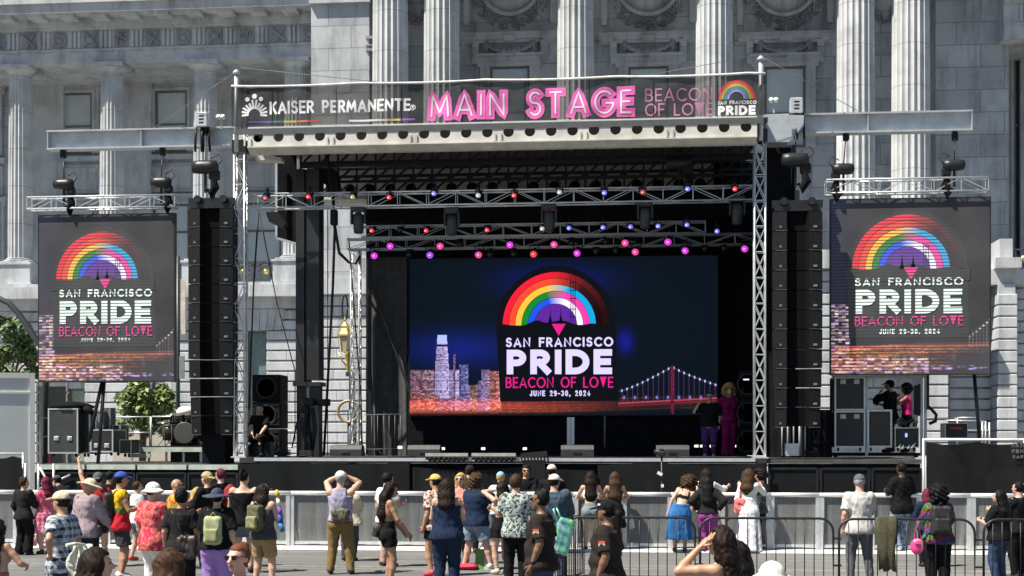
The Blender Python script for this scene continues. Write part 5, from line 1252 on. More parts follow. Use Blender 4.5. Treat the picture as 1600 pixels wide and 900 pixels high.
# frame of the crew booth over the cases
t = thing("booth_frame", at(1400, 705, Yc), "black and silver frame of the crew booth above the cases", "frame"); b = MB()
for u in (1354, 1440, 1446): b.bar(at(u, 590, Yc + .1), at(u, 712, Yc + .1), .06)
b.bar(at(1352, 589, Yc + .1), at(1450, 588, Yc + .1), .06, .06); b.build("upright", STEEL, t)
b = MB(); b.bar(at(1433, 602, Yc + .05), at(1433, 648, Yc + .05), .14, .1); b.bar(at(1437, 600, Yc + .2), at(1437, 650, Yc + .2), .08, .1); b.bar(at(1450, 586, Yc), at(1450, 640, Yc), .05, .05); b.build("black_post", BLACK, t)
b = MB(); b.tube([at(1450, 635, Yc - .1), at(1456, 640, Yc - .1), at(1463, 648, Yc - .1), at(1462, 658, Yc - .1), at(1452, 662, Yc - .1)], .04, 7); b.build("hose", BLACK, t)
# second black case beyond the fence with a red label
t = road_case(1477, 1512, 661, 684, 35.5, .6, "black flight case with a red strip standing behind the mesh fence", False, CASE2, rim=.012, wheels=False)
b = MB(); b.cbox(at(1494, 669, 35.48), (.3, .02, .05)); b.build("label_strip", mat("red_strip", (.55, .03, .03), .5), t)
def speaker_stack(u0, u1, v0, v1, Y, n, lab):
    x0, x1 = X(u0, Y), X(u1, Y); uc = (u0 + u1) / 2; z0, z1 = Z(v1, Y, uc), Z(v0, Y, uc); t = thing("speaker_stack", ((x0 + x1) / 2, Y, z0), lab, "loudspeakers"); h = (z1 - z0) / n
    for i in range(n):
        b = MB(); xc = (x0 + x1) / 2; zc = z0 + h * (i + .5); b.cbox((xc, Y + .4, zc), (x1 - x0, .8, h - .012), bev=.02); c = b.build("speaker_cabinet", GRILLE, t)
        b = MB(); rx = Matrix.Rotation(math.radians(90), 3, 'X')
        b.lathe([(h * .38, .0), (h * .38, .012), (h * .33, .014), (h * .33, .0)], (xc, Y - .002, zc), 24, rot=rx); c2 = b.build("cone_ring", mat("ring_grey", (.028, .03, .034), .6), c)
        b = MB()
        for a in (-.5, .5):
            b.bar((x0 + .06, Y - .006, zc + a * h * .72), (x1 - .06, Y - .006, zc + a * h * .72), .03, .012)
            b.bar((x0 + .06, Y - .006, zc + a * h * .2), (xc - h * .2, Y - .006, zc + a * h * .72), .022, .012); b.bar((x1 - .06, Y - .006, zc + a * h * .2), (xc + h * .2, Y - .006, zc + a * h * .72), .022, .012)
        b.build("grille_bar", mat("ring_grey", (.028, .03, .034), .6), c)
    return t
speaker_stack(394, 438, 585, 712, 36.0, 3, "black side fill speaker stack behind the seated person")
t = speaker_stack(1157, 1180, 578, 712, 36.5, 3, "black side fill speaker stack behind the silver tower by the performers")
b = MB(); b.cbox(at(1166, 593, 36.48), (.14, .015, .03)); b.build("lit_panel", emit("white_led", (.9, .95, 1), 1.2), t)
# equipment tower in front of the pillar
t = thing("camera_stand", at(485, 712, 34.6), "black camera head on a cable-wrapped stand at the pillar foot", "camera"); b = MB(); Ye = 34.6
for u in (476, 488): b.tube([at(482, 640, Ye), at(u, 714, Ye)], .035, 6)
b.tube([at(482, 640, Ye + .3), at(484, 712, Ye - .4)], .035, 6); b.build("tripod", BLACKM, t)
b = MB(); b.cbox(at(484, 628, Ye), (.28, .35, .2), bev=.03); b.cbox(at(478, 640, Ye), (.2, .2, .2), bev=.03); b.lathe([(.06, -.2), (.09, 0), (.09, .2)], at(503, 629, Ye), 12, rot=Matrix.Rotation(math.radians(90), 3, 'Y')); b.build("camera_head", BLACK, t)
b = MB(); b.tube([at(480, 640, Ye - .1), at(474, 670, Ye - .12), at(480, 700, Ye - .1), at(470, 716, Ye - .4)], .05, 6); b.tube([at(488, 636, Ye - .1), at(492, 670, Ye - .1), at(486, 712, Ye - .1)], .06, 6); b.build("cable_loom", RUBBER, t)
b = MB(); b.tube([at(456, 700, Ye), at(462, 670, Ye), at(468, 640, Ye)], .02, 5); b.build("cable", RUBBER, t)
# hanging cables at the open side
for pts, r, lab in (([(512, 245), (522, 330), (523, 360), (520, 450), (506, 712)], .035, "thick black cable hanging from the roof to the deck beside the pillar"), ([(523, 352), (530, 395), (545, 410), (556, 412), (562, 400)], .04, "black cable swagging from the hanging speaker to the slim tower"), ([(545, 372), (553, 480), (564, 620), (566, 700)], .022, "thin black cable falling along the slim tower by the street lamp"),
                    ([(512, 325), (512, 712)], .012, "straight drop cable hanging closest to the pillar"), ([(404, 330), (396, 450), (389, 640)], .022, "thin cable hanging between the silver tower and the side speakers"), ([(405, 330), (432, 470), (461, 580), (461, 690)], .014, "taut thin cable slanting down to the deck past the window")):
    wire([at(u, v, 35.0 if u < 540 else 38.6) for u, v in pts], r, "hanging_cable", lab, "cable", None, RUBBER)
t = thing("hung_speaker", at(515, 290, 36.0), "black speaker on a bracket hanging from the roof beside the pillar", "loudspeaker")
b = MB(); b.prism([(X(497, 36), Z(266, 36, 510)), (X(524, 36), Z(266, 36, 510)), (X(530, 36), Z(300, 36, 510)), (X(514, 36), Z(300, 36, 510))], 36, 36.4); b.build("cabinet", BLACK, t)
b = MB(); b.tube([at(510, 240, 36.2), at(510, 268, 36.2)], .04, 6); b.cbox(at(506, 264, 36.2), (.5, .4, .2), bev=.05); b.cbox(at(522, 340, 36.2), (.18, .2, .42), bev=.03); b.bar(at(522, 300, 36.2), at(522, 330, 36.2), .04); b.build("bracket", BLACKM, t)
t = thing("hung_speaker", at(430, 345, 35.2), "small black speaker hung below the truss end beside the drape", "loudspeaker")
b = MB(); b.prism([(X(415, 35.2), Z(331, 35.2, 430)), (X(434, 35.2), Z(331, 35.2, 430)), (X(446, 35.2), Z(348, 35.2, 430)), (X(442, 35.2), Z(357, 35.2, 430)), (X(420, 35.2), Z(346, 35.2, 430))], 35.2, 35.5); b.build("cabinet", BLACK, t)
b = MB(); b.bar(at(425, 325, 35.3), at(425, 333, 35.3), .03); b.build("bracket", BLACKM, t)
# big black chain motors inside the stage
for u, v, lab in ((1061, 254, "black chain hoist holding the front truss near the performers' end"),):
    hoist(u, v, 35.0, u, 226, 35.0, lab, 1, True)
for pts, lab in (([(505, 712), (520, 714), (548, 716), (600, 714), (648, 715)], "black cable lying along the deck edge between two wedge monitors"), ([(1180, 712), (1150, 714), (1120, 715.5), (1085, 713), (1060, 714)], "black cable lying along the deck edge by the performers' feet"), ([(1200, 704), (1225, 709), (1262, 706), (1300, 709), (1345, 706)], "black cable snaking over the side deck below the road cases")):
    wire([(X(u, 33.25), 33.12 + .02 * (v - 700), DZ + .02 if u < 1195 else DZ) for u, v in pts], .022, "floor_cable", lab, "cable", None, RUBBER)
for u, Y_, lab in ((443, 34.0, "coiled black cable on the deck beside the seated person"), (478, 33.4, "small coil of cable on the deck edge at the pillar foot"), (1268, 33.8, "coiled cable lying on the side deck below the speaker platform")):
    P = Vector((X(u, Y_), Y_, DZ + .02)); wire([(P.x + (.16 + .012 * math.sin(5 * a)) * math.cos(a), P.y + .16 * math.sin(a), P.z + .008 * a) for a in np.linspace(0, 19, 60)], .016, "cable_coil", lab, "cable", None, RUBBER)
# ------------------------------------------------------------------ floor monitors and small deck things
mon = None
for i, (u, lab) in enumerate(((540, "black wedge monitor on the deck edge beside the pillar and lamp"), (662, "black wedge monitor on the deck edge in front of the grey drape"), (902, "black wedge monitor under the white stand at mid stage"), (1051, "black wedge monitor on the deck edge nearest the performers"))):
    Y = 33.5; P = Vector((X(u, Y), Y, DZ + .002)); w = .78
    if mon is None:
        mon = thing("floor_monitor", (0, 0, 0), lab, "monitor speaker", "wedge monitors")
        b = MB(); b.prism_x([(-.02, 0), (.42, 0), (.42, .14), (.30, .30), (.04, .30), (-.02, .2)], -w / 2, w / 2); b.build("cabinet", mat("monitor_black", (.03, .031, .034), .5, 0, .2, 4, .3, 90), mon)
        b = MB(); b.prism_x([(.415, .16), (.43, .165), (.315, .315), (.30, .305)], -w / 2 + .04, w / 2 - .04); b.build("grille", GRILLE, mon)
        b = MB(); b.cbox((0, -.028, .12), (.2, .015, .06), bev=.006); b.build("handle", BLACKM, mon); o = mon
    else: o = copy_tree(mon); o["label"] = lab
    o.location = P
for u0, u1, lab in ((665, 731, "pale flat lighting bar at the stage edge, next to the wedge by the drape"), (737, 806, "pale flat lighting bar at the stage edge, next to the ladder-like black rack")):
    P = at((u0 + u1) / 2, 713, 32.8); t = thing("light_bar", P, lab, "lighting bar", "bars on the stage edge"); b = MB(); x0, x1 = X(u0, 32.8), X(u1, 32.8); b.box(x0, x1, 32.75, 32.93, P.z, P.z + .075); b.build("cover", mat("pale_bar", (.42, .40, .37), .5, .2), t)
    b = MB()
    for k in range(8): xx = x0 + .1 + (x1 - x0 - .2) * k / 7; b.lathe([(.03, -.10), (.045, 0), (.02, .0)], (xx, 32.8, P.z - .02), 8)
    b.bar((x0, 32.84, P.z - .06), (x1, 32.84, P.z - .06), .1, .05); b.build("lamp_row", BLACK, t)
t = thing("cable_rack", at(828, 708, 32.6), "black toothed rack leaning at the stage edge above the crowd", "rack"); b = MB(); x0, x1 = X(814, 32.6), X(855, 32.6); z = Z(712, 32.6, 830)
b.bar((x0, 32.6, z), (x1, 32.6, z + .05), .05, .12)
for k in range(9): xx = x0 + (x1 - x0) * k / 8; b.bar((xx, 32.6, z), (xx + .03, 32.58, z - .16), .03)
b.build("frame", BLACKM, t)
b = MB()
for k in range(5): xx = x0 + .1 + (x1 - x0 - .2) * k / 4; b.box(xx - .05, xx + .05, 32.55, 32.6, .9, z - .1)
b.build("hanging_cable", BLACK, t)
t = thing("white_stand", at(893, 692, 36.5), "narrow white two-legged stand below the large screen", "stand"); b = MB()
for u in (889, 895): b.box(X(u, 36.5) - .05, X(u, 36.5) + .04, 36.5, 36.55, DZ, Z(652, 36.5, u))
b.build("leg", WHITE, t)
for u in (945, 1171): wire([at(u, 650, 37), at(u, 700, 37)], .03, "thin_post", "thin dull post below the large screen" if u == 945 else "thin dull post behind the pink performer", "post", None, mat("brass_post", (.14, .13, .08), .5))
for i, (u, v) in enumerate(((692, 701), (755, 701), (820, 701), (1088, 697), (1097, 697), (1112, 697), (1141, 697), (1147, 697), (625, 699))):
    P = at(u, v, 38.5 if i != 8 else 34.5); b = MB(); b.cbox((0, 0, 0), (.11, .08, .07), bev=.01); o = b.build("floor_lamp", emit("floor_led", (.95, .92, .85), .9)); o.location = P; tag(o, "small pale lamp on the dark stage floor below the large screen" if i != 8 else "small cream lamp in front of the grey drape", "lamp", "small floor lamps")
P = at(1236, 700, 33.7); road_case(1228, 1248, 693, 712, 33.5, .3, "small silver box with vents below the array by the road cases", False, ALU, wheels=False, name="power_box")
t = thing("microphone_stand", at(1034, 772, 31.9).xyz, "tall black camera stand with white clips in the pit before the stage", "stand"); t.location.z = 0
b = MB(); b.tube([(X(1034, 31.9), 31.9, 0), at(1034, 712, 31.9)], .025, 6); b.cbox(at(1034, 709, 31.9), (.16, .2, .12), bev=.03); b.lathe([(.05, -.12), (.07, .1)], at(1030, 706, 31.9), 10, rot=Matrix.Rotation(math.radians(90), 3, 'Y')); b.build("pole", BLACKM, t)
b = MB(); b.cbox(at(1031, 740, 31.85), (.12, .05, .07), rot=Matrix.Rotation(.5, 3, 'Y')); b.cbox(at(1035, 759, 31.85), (.06, .05, .07)); b.build("clip", WHITE, t)
# drum kit on a low riser
Yd = 36.2; t = thing("drum_riser", at(256, 700, Yd), "low pale riser carrying the drum kit", "platform"); b = MB(); x0, x1 = X(198, Yd), X(318, Yd); zr = Z(697, Yd, 256); b.box(x0, x1, Yd - .1, Yd + 1.7, zr - .05, zr)
b.build("deck", BLACK, t); b = MB(); b.box(x0, x1, Yd - .16, Yd - .102, zr - .15, zr - .03); b.box(x0 + .1, x0 + .7, Yd - .16, Yd - .102, zr - .3, zr - .2); b.build("edge_beam", mat("greenish_alu", (.55, .62, .56), .45, .3, .25, 3), t)
b = MB()
for k in range(5): xx = x0 + .1 + (x1 - x0 - .2) * k / 4; b.bar((xx, Yd + .1, zr - .05), (xx, Yd + .1, DZ - .16), .05)
b.build("leg", ALU, t)
t = thing("drum_kit", (X(285, Yd), Yd + .5, zr), "dark drum kit with chrome stands in front of the round tree", "drums"); SH = mat("drum_shell", (.025, .022, .022), .25); CH = mat("chrome", (.7, .7, .7), .2, .9); SK = mat("drum_skin", (.06, .06, .06), .4)
def drum(u, v, r, d, tilt, nm):
    R = Matrix.Rotation(math.radians(tilt), 3, 'X'); c = at(u, v, Yd + .5); b = MB(); b.lathe([(r, -d / 2), (r, d / 2)], c, 20, rot=R); o = b.build(nm, SH, t)
    b = MB(); b.lathe([(r * 1.03, d / 2 - .03), (r * 1.04, d / 2 + .02), (r * .97, d / 2 + .022), (.01, d / 2 + .015)], c, 20, rot=R); b.build("head", SK, o)
    b = MB()
    for k in range(6): a = k * math.pi / 3; b.bar(c + R @ Vector((r * 1.02 * math.cos(a), r * 1.02 * math.sin(a), -d / 2)), c + R @ Vector((r * 1.02 * math.cos(a), r * 1.02 * math.sin(a), d / 2)), .018)
    b.build("lug", CH, o)
drum(266, 676, .20, .40, 4, "floor_tom"); drum(292, 677, .28, .40, 88, "bass_drum"); drum(281, 653, .15, .2, 20, "tom"); drum(297, 652, .15, .2, 20, "tom"); drum(308, 668, .18, .16, 5, "snare")
for u, v, r in ((258, 660, .24), (305, 648, .24), (270, 648, .2)):
    b = MB(); c = at(u, v, Yd + .6); b.lathe([(r, 0), (r * .4, .02), (.05, .05), (.005, .055)], c, 18, rot=Matrix.Rotation(.18, 3, 'X')); cy = b.build("cymbal", mat("bronze_cymbal", (.35, .30, .2), .25, .8), t)
    b = MB(); b.tube([c, Vector((c.x, c.y, zr))], .014, 5)
    for k in (-.2, .2): b.tube([Vector((c.x, c.y, zr + .25)), Vector((c.x + k, c.y, zr))], .012, 5)
    b.build("stand", CH, cy)
P = at(290, 641, 36.9); t = thing("white_cover", P, "white sheet draped over gear behind the drum kit", "cover"); b = MB(); b.lathe([(.27, -.12), (.25, .0), (.18, .07), (.08, .10), (.01, .10)], P, 10); b.build("sheet", WHITE, t); b = MB(); b.box(P.x - .4, P.x + .4, 36.85, 37.3, DZ - .16, P.z - .12); b.build("table", BLACKM, t)

# ------------------------------------------------------------------ aluminium crowd barrier
YB_ = 30.3; uB0, uB1 = -180, 1800; wB = 1.04
SHEET = None
k = N("barrier_sheet"); co = k.coord(); n = k.n("TexNoise", Scale=3.5, Detail=5); k.l(co, n.inputs[0]); n2 = k.n("TexNoise", Scale=1.0, Detail=3); k.l(k.coord(scale=(14, 1, .6)), n2.inputs[0])
cc = k.mix(.5, k.ramp(n.outputs[0], [(.3, (.14, .15, .157)), (.7, (.23, .24, .245))]), k.ramp(n2.outputs[0], [(.35, (.13, .137, .144)), (.65, (.25, .258, .263))])); oi = k.n("ObjectInfo"); cc = k.mix(1.0, cc, k.ramp(oi.outputs["Random"], [(0, (.82, .83, .85)), (1, (1.12, 1.1, 1.08))]), 'MULTIPLY'); sc = k.n("TexNoise", Scale=7.0, Detail=8, Roughness=.75); sc.inputs["Distortion"].default_value = 1.5; k.l(co, sc.inputs[0]); cc = k.mix(k.math('MULTIPLY', k.math('GREATER_THAN', sc.outputs[0], .60), .45), cc, (.09, .09, .09)); k.set(Base_Color=cc, Roughness=.6, Metallic=0.0)
tr = k.n("BsdfTransparent"); mx = k.n("MixShader"); mx.inputs[0].default_value = .30; k.l(k.p.outputs[0], mx.inputs[1]); k.l(tr.outputs[0], mx.inputs[2]); k.l(mx.outputs[0], k.out.inputs[0]); SHEET = k.m
proto = None; x = X(uB0, YB_); xe = X(uB1, YB_); cnt = 0
while x < xe:
    if proto is None:
        proto = thing("crowd_barrier", (x, YB_, 0), "aluminium crowd barrier section with perforated sheet and pale top rail", "barrier", "aluminium crowd barrier sections before the stage"); zt = 1.20
        b = MB(); b.tube([(x - .01, YB_, zt), (x + wB + .01, YB_, zt)], .05, 10); b.build("top_rail", mat("bright_alu", (.74, .75, .75), .4, .3, .08, 6), proto)
        b = MB(); b.box(x + .03, x + wB - .03, YB_ + .02, YB_ + .03, .14, zt - .05); b.build("sheet", SHEET, proto)
        for xx in (x, x + wB - .09):
            b = MB(); b.box(xx, xx + .085, YB_ - .03, YB_ + .06, .06, zt - .04); b.build("post", ALU, proto)
        b = MB(); b.box(x + .35, x + .39, YB_ + .04, YB_ + .08, .14, zt - .05); b.box(x + .68, x + .72, YB_ + .04, YB_ + .08, .14, zt - .05); b.box(x + .09, x + wB - .09, YB_ - .01, YB_ + .05, .09, .15); b.build("stiffener", ALU, proto)
        b = MB(); b.box(x + .003, x + wB - .003, YB_ - .55, YB_ + .9, .015, .05); b.prism_x([(YB_ - .60, .006), (YB_ - .551, .006), (YB_ - .551, .05)], x + .003, x + wB - .003); b.build("foot_plate", mat("bright_plate", (.62, .62, .60), .5, .2, .12, 5), proto)
        b = MB()
        for xx in (x + .05, x + wB - .05): b.bar((xx, YB_ + .06, 1.05), (xx, YB_ + .85, .06), .05)
        b.build("strut", ALU, proto)
        first = x
    else: c = copy_tree(proto); c.location.x = x; c.location.y += random.uniform(-.012, .012); c.rotation_euler.z = random.uniform(-.007, .007)
    x += wB
# ------------------------------------------------------------------ black steel barricades
def barricade(ua, ub, Y, lab, yaw=0.0, hooks=False):
    x0, x1 = X(ua, Y), X(ub, Y); L = x1 - x0; t = thing("steel_barricade", (x0, Y, 0), lab, "barricade", "black steel barricades")
    h, r, rc = 1.1, .02, .22; z0 = .14
    b = MB(); cor = []
    for cx, cz, a0 in ((x0 + rc, h - rc, 180), (x1 - rc, h - rc, 90)):
        for i in range(7): a = math.radians(a0 - 90 * i / 6); cor.append((cx + rc * math.cos(a), Y, cz + rc * math.sin(a)))
    b.tube([(x0, Y, z0)] + cor + [(x1, Y, z0), (x0, Y, z0)], r, 8); b.build("frame", BLACKM, t)
    n = max(2, round(L / .135) ); b = MB()
    for i in range(1, 14): 
        xx = x0 + L * i / 14.0
        if xx - x0 > .1 and x1 - xx > .1: b.tube([(xx, Y, z0), (xx, Y, h - (.0 if rc < xx - x0 < L - rc else .06))], .009, 6)
    b.build("bar", BLACKM, t)
    for xx in (x0 + .25, x1 - .25):
        b = MB(); b.bar((xx, Y - .3, .02), (xx, Y + .3, .02), .06, .02); b.bar((xx, Y, .03), (xx, Y, z0), .03); b.build("foot", BLACKM, t)
    if hooks:
        b = MB()
        for z in (.35, .78): b.bar((x1, Y, z), (x1 + .13, Y, z), .03)
        b.build("hook", BLACKM, t)
    t.rotation_euler = (0, 0, yaw); return t
YR = 22.9
barricade(884, 1086, YR, "black steel barricade in front of the two long-haired women at the rail", 0, True)
barricade(1094, 1302, YR, "black steel barricade in front of the woman in the white dress", 0, True)
barricade(1311, 1523, YR - .1, "black steel barricade carrying the olive jacket, behind the man in the grey shirt", 0, True)
barricade(1537, 1740, YR, "black steel barricade behind the couple in black and jeans", 0)
t = barricade(838, 1010, YR + .2, "black steel barricade turned end-on beside the jacket and the shiny tote bag", math.radians(77)); t.location = (X(868, YR), YR - 1.2, 0)
# olive jacket hung over the third barricade
P = at(1386, 806, YR - .1); P.z = 1.13; jk = MB(); vs = []; rnd = random.Random(3)
for j, (dy, dz) in enumerate(((.05, -.42), (.05, -.2), (.035, 0.0), (0, .02), (-.04, 0), (-.055, -.22), (-.06, -.5), (-.055, -.84))):
    for i in range(7): f = i / 6 - .5; vs.append((P.x + f * (.30 + .05 * math.sin(j * 1.7)) + .02 * math.sin(i * 2 + j), P.y + dy - .015 * math.sin(i * 2.5 + j * .4) , P.z + dz + .03 * math.sin(i * 1.9) * (1 if j in (0, 7) else 0)))
jk.add(vs, [(j * 7 + i, j * 7 + i + 1, j * 7 + i + 8, j * 7 + i + 7) for j in range(7) for i in range(6)], 0, True)
o = jk.build("jacket", mat("olive_cloth", (.06, .056, .03), .9, 0, .35, 8, .4, 30)); sm = o.modifiers.new("thickness", 'SOLIDIFY'); sm.thickness = .03; tag(o, "olive green jacket hung over a black steel barricade", "jacket")
# ------------------------------------------------------------------ people: one continuous body surface from blended tapered limbs
def surfnet(F, lo, h):
    s = F < 0; c = [s[i:s.shape[0] - 1 + i, j:s.shape[1] - 1 + j, k:s.shape[2] - 1 + k] for i in (0, 1) for j in (0, 1) for k in (0, 1)]
    any_ = np.logical_or.reduce(c); all_ = np.logical_and.reduce(c); idx = np.argwhere(any_ & ~all_)
    if len(idx) == 0: return np.zeros((0, 3)), np.zeros((0, 4), int)
    cor = np.array([(i, j, k) for i in (0, 1) for j in (0, 1) for k in (0, 1)]); vals = np.stack([F[idx[:, 0] + a, idx[:, 1] + b, idx[:, 2] + d] for a, b, d in cor], 1)
    acc = np.zeros((len(idx), 3)); cnt = np.zeros(len(idx))
    for a in range(8):
        for b in range(a + 1, 8):
            if np.abs(cor[a] - cor[b]).sum() != 1: continue
            m = (vals[:, a] < 0) != (vals[:, b] < 0); t = vals[m, a] / (vals[m, a] - vals[m, b]); acc[m] += cor[a] + t[:, None] * (cor[b] - cor[a]); cnt[m] += 1
    V = lo + (idx + acc / cnt[:, None]) * h
    ig = -np.ones(any_.shape, int); ig[tuple(idx.T)] = np.arange(len(idx)); Q = []
    for ax in range(3):
        n1, n2 = [(1, 2), (2, 0), (0, 1)][ax]; sl0 = [slice(None)] * 3; sl1 = [slice(None)] * 3; sl0[ax] = slice(0, -1); sl1[ax] = slice(1, None)
        a, b = s[tuple(sl0)], s[tuple(sl1)]; e = np.argwhere(a != b); ok = (e[:, n1] > 0) & (e[:, n2] > 0) & (e[:, n1] < s.shape[n1] - 1) & (e[:, n2] < s.shape[n2] - 1); e = e[ok]
        if not len(e): continue
        fl = a[tuple(e.T)]; d1 = np.zeros(3, int); d2 = np.zeros(3, int); d1[n1] = 1; d2[n2] = 1
        q = np.stack([ig[tuple((e - d1 - d2).T)], ig[tuple((e - d2).T)], ig[tuple(e.T)], ig[tuple((e - d1).T)]], 1); q[~fl] = q[~fl][:, ::-1]; Q.append(q)
    return V, np.concatenate(Q)
class Field:
    def __init__(s, lo, hi, h):
        s.lo = np.array(lo, float); s.h = h; n = np.ceil((np.array(hi) - s.lo) / h).astype(int) + 1; s.F = np.full(n, 1.0); s.ax = [s.lo[i] + h * np.arange(n[i]) for i in range(3)]
    def sub(s, lo, hi, pad):
        sl = []
        for i in range(3):
            a = int(np.clip(math.floor((lo[i] - pad - s.lo[i]) / s.h), 0, s.F.shape[i] - 1)); b = int(np.clip(math.ceil((hi[i] + pad - s.lo[i]) / s.h) + 1, a + 1, s.F.shape[i])); sl.append(slice(a, b))
        return tuple(sl), np.stack(np.meshgrid(*[s.ax[i][sl[i]] for i in range(3)], indexing='ij'), -1)
    def put(s, sl, d, k):
        f = s.F[sl]
        if k > 0: hh = np.maximum(k - np.abs(f - d), 0) / k; s.F[sl] = np.minimum(f, d) - hh * hh * k * .25
        else: s.F[sl] = np.minimum(f, d)
    def cone(s, a, b, ra, rb, k=.02, end=None, sq=None):
        a, b = np.array(a, float), np.array(b, float); R = max(ra, rb) * (1.6 if sq else 1); lo, hi = np.minimum(a, b) - R, np.maximum(a, b) + R; sl, P = s.sub(lo, hi, k + 2 * s.h)
        ab = b - a; L = np.linalg.norm(ab) + 1e-9; t = ((P - a) @ ab) / (L * L); tc = np.clip(t, 0, 1); D = P - a - tc[..., None] * ab
        if sq is not None: D = D * np.array(sq)
        d = np.linalg.norm(D, axis=-1) - (ra + (rb - ra) * tc)
        if end is not None: d = np.maximum(d, (t - end) * L)
        s.put(sl, d, k)
    def ell(s, c, r, k=.02, R=None, cut=None):
        c, r = np.array(c, float), np.array(r, float); m = r.max(); sl, P = s.sub(c - m, c + m, k + 2 * s.h); q = P - c
        if R is not None: q = q @ R
        k0 = np.linalg.norm(q / r, axis=-1); k1 = np.linalg.norm(q / (r * r), axis=-1) + 1e-9; d = np.where(k0 < 1e-6, -r.min(), k0 * (k0 - 1) / k1)
        if cut is not None: d = np.maximum(d, cut(q))
        s.put(sl, d, k)
    def fun(s, lo, hi, f, k=.02): sl, P = s.sub(lo, hi, k + 2 * s.h); s.put(sl, f(P), k)
    def mesh(s): return surfnet(s.F, s.lo, s.h)
def V3(*a): return np.array(a, float)
def rotx(a): c, s_ = math.cos(a), math.sin(a); return np.array([[1, 0, 0], [0, c, -s_], [0, s_, c]])
def roty(a): c, s_ = math.cos(a), math.sin(a); return np.array([[c, 0, s_], [0, 1, 0], [-s_, 0, c]])
def rotz(a): c, s_ = math.cos(a), math.sin(a); return np.array([[c, -s_, 0], [s_, c, 0], [0, 0, 1]])
def unit(v): return v / (np.linalg.norm(v) + 1e-9)
def ik(S_, T, l1, l2, hint):
    d = T - S_; L = np.linalg.norm(d); u = d / (L + 1e-9); L = min(max(L, abs(l1 - l2) + 1e-3), l1 + l2 - 1e-3); T = S_ + u * L
    a = (l1 * l1 - l2 * l2 + L * L) / (2 * L); hgt = math.sqrt(max(l1 * l1 - a * a, 0)); n = hint - u * np.dot(hint, u); n = unit(n); return S_ + u * a + n * hgt, T
PM = np.array([(.43, .080, .058), (.48, .094, .067), (.52, .092, .064), (.58, .084, .056), (.62, .083, .055), (.68, .091, .060), (.74, .101, .062), (.785, .104, .056), (.81, .082, .047), (.832, .052, .040), (.85, .033, .034)])
PF = np.array([(.43, .084, .060), (.48, .099, .071), (.52, .094, .066), (.58, .075, .053), (.62, .072, .051), (.68, .079, .054), (.74, .086, .056), (.785, .091, .050), (.81, .077, .042), (.832, .046, .036), (.85, .029, .031)])
# hand targets from the shoulder (outward, forward, up) and elbow hints, in body heights
POSE = {'down': ((.045, .02, -.305), (.3, -1, 0)), 'relax': ((.03, .075, -.29), (.4, -1, 0)), 'hip': ((.03, .0, -.235), (1, -.5, 0)), 'phone': ((-.07, .16, -.11), (.5, -.3, -1)), 'hold': ((-.03, .19, -.13), (.5, -.2, -1)),
        'photo': ((-.065, .10, .155), (1, .5, -.3)), 'brow': ((-.085, .085, .105), (1, .7, .1)), 'up': ((.06, .05, .30), (1, 0, 0)), 'rail': ((-.02, .23, -.11), (1, -.2, -.6)), 'cross': ((-.15, .09, -.15), (1, .2, -.6)),
        'hug': ((-.02, .24, .0), (.6, 0, -1)), 'lap': ((-.05, .20, -.24), (1, -.3, -.2)), 'back': ((-.1, -.09, -.22), (1, -.6, 0)), 'out': ((.22, .12, -.12), (0, -.3, -1)), 'face': ((-.05, .13, .02), (.8, .1, -.8)), 'reach': ((.02, .30, -.02), (.3, 0, -1)), 'low': ((.02, .16, -.27), (.6, -.6, 0))}
SKIN = {'light': (.55, .34, .25), 'tan': (.42, .235, .15), 'olive': (.36, .20, .125), 'brown': (.20, .105, .065), 'dark': (.07, .038, .026), 'pink': (.60, .34, .27)}
HAIR = {'black': (.007, .007, .008), 'dark': (.014, .009, .007), 'brown': (.046, .025, .014), 'auburn': (.13, .045, .022), 'blond': (.38, .25, .10), 'red': (.25, .025, .03), 'grey': (.3, .29, .28), 'plum': (.10, .012, .03)}
def skin_mat(n): 
    m = mat("skin_" + n, SKIN[n], .5, 0, .10, 14)
    return m
def hair_mat(n):
    key = "hair_" + n
    if key in MATS: return MATS[key]
    k = N(key); c = HAIR[n]; nz = k.n("TexNoise", Scale=1.0, Detail=4); k.l(k.coord(scale=(60, 60, 7)), nz.inputs[0])
    k.set(Base_Color=k.ramp(nz.outputs[0], [(.3, tuple(.55 * x for x in c)), (.7, tuple(min(1, 1.6 * x) for x in c))]), Roughness=.6, Specular_IOR_Level=.12); k.bump(nz.outputs[0], .35, .006); MATS[key] = k.m; return k.m
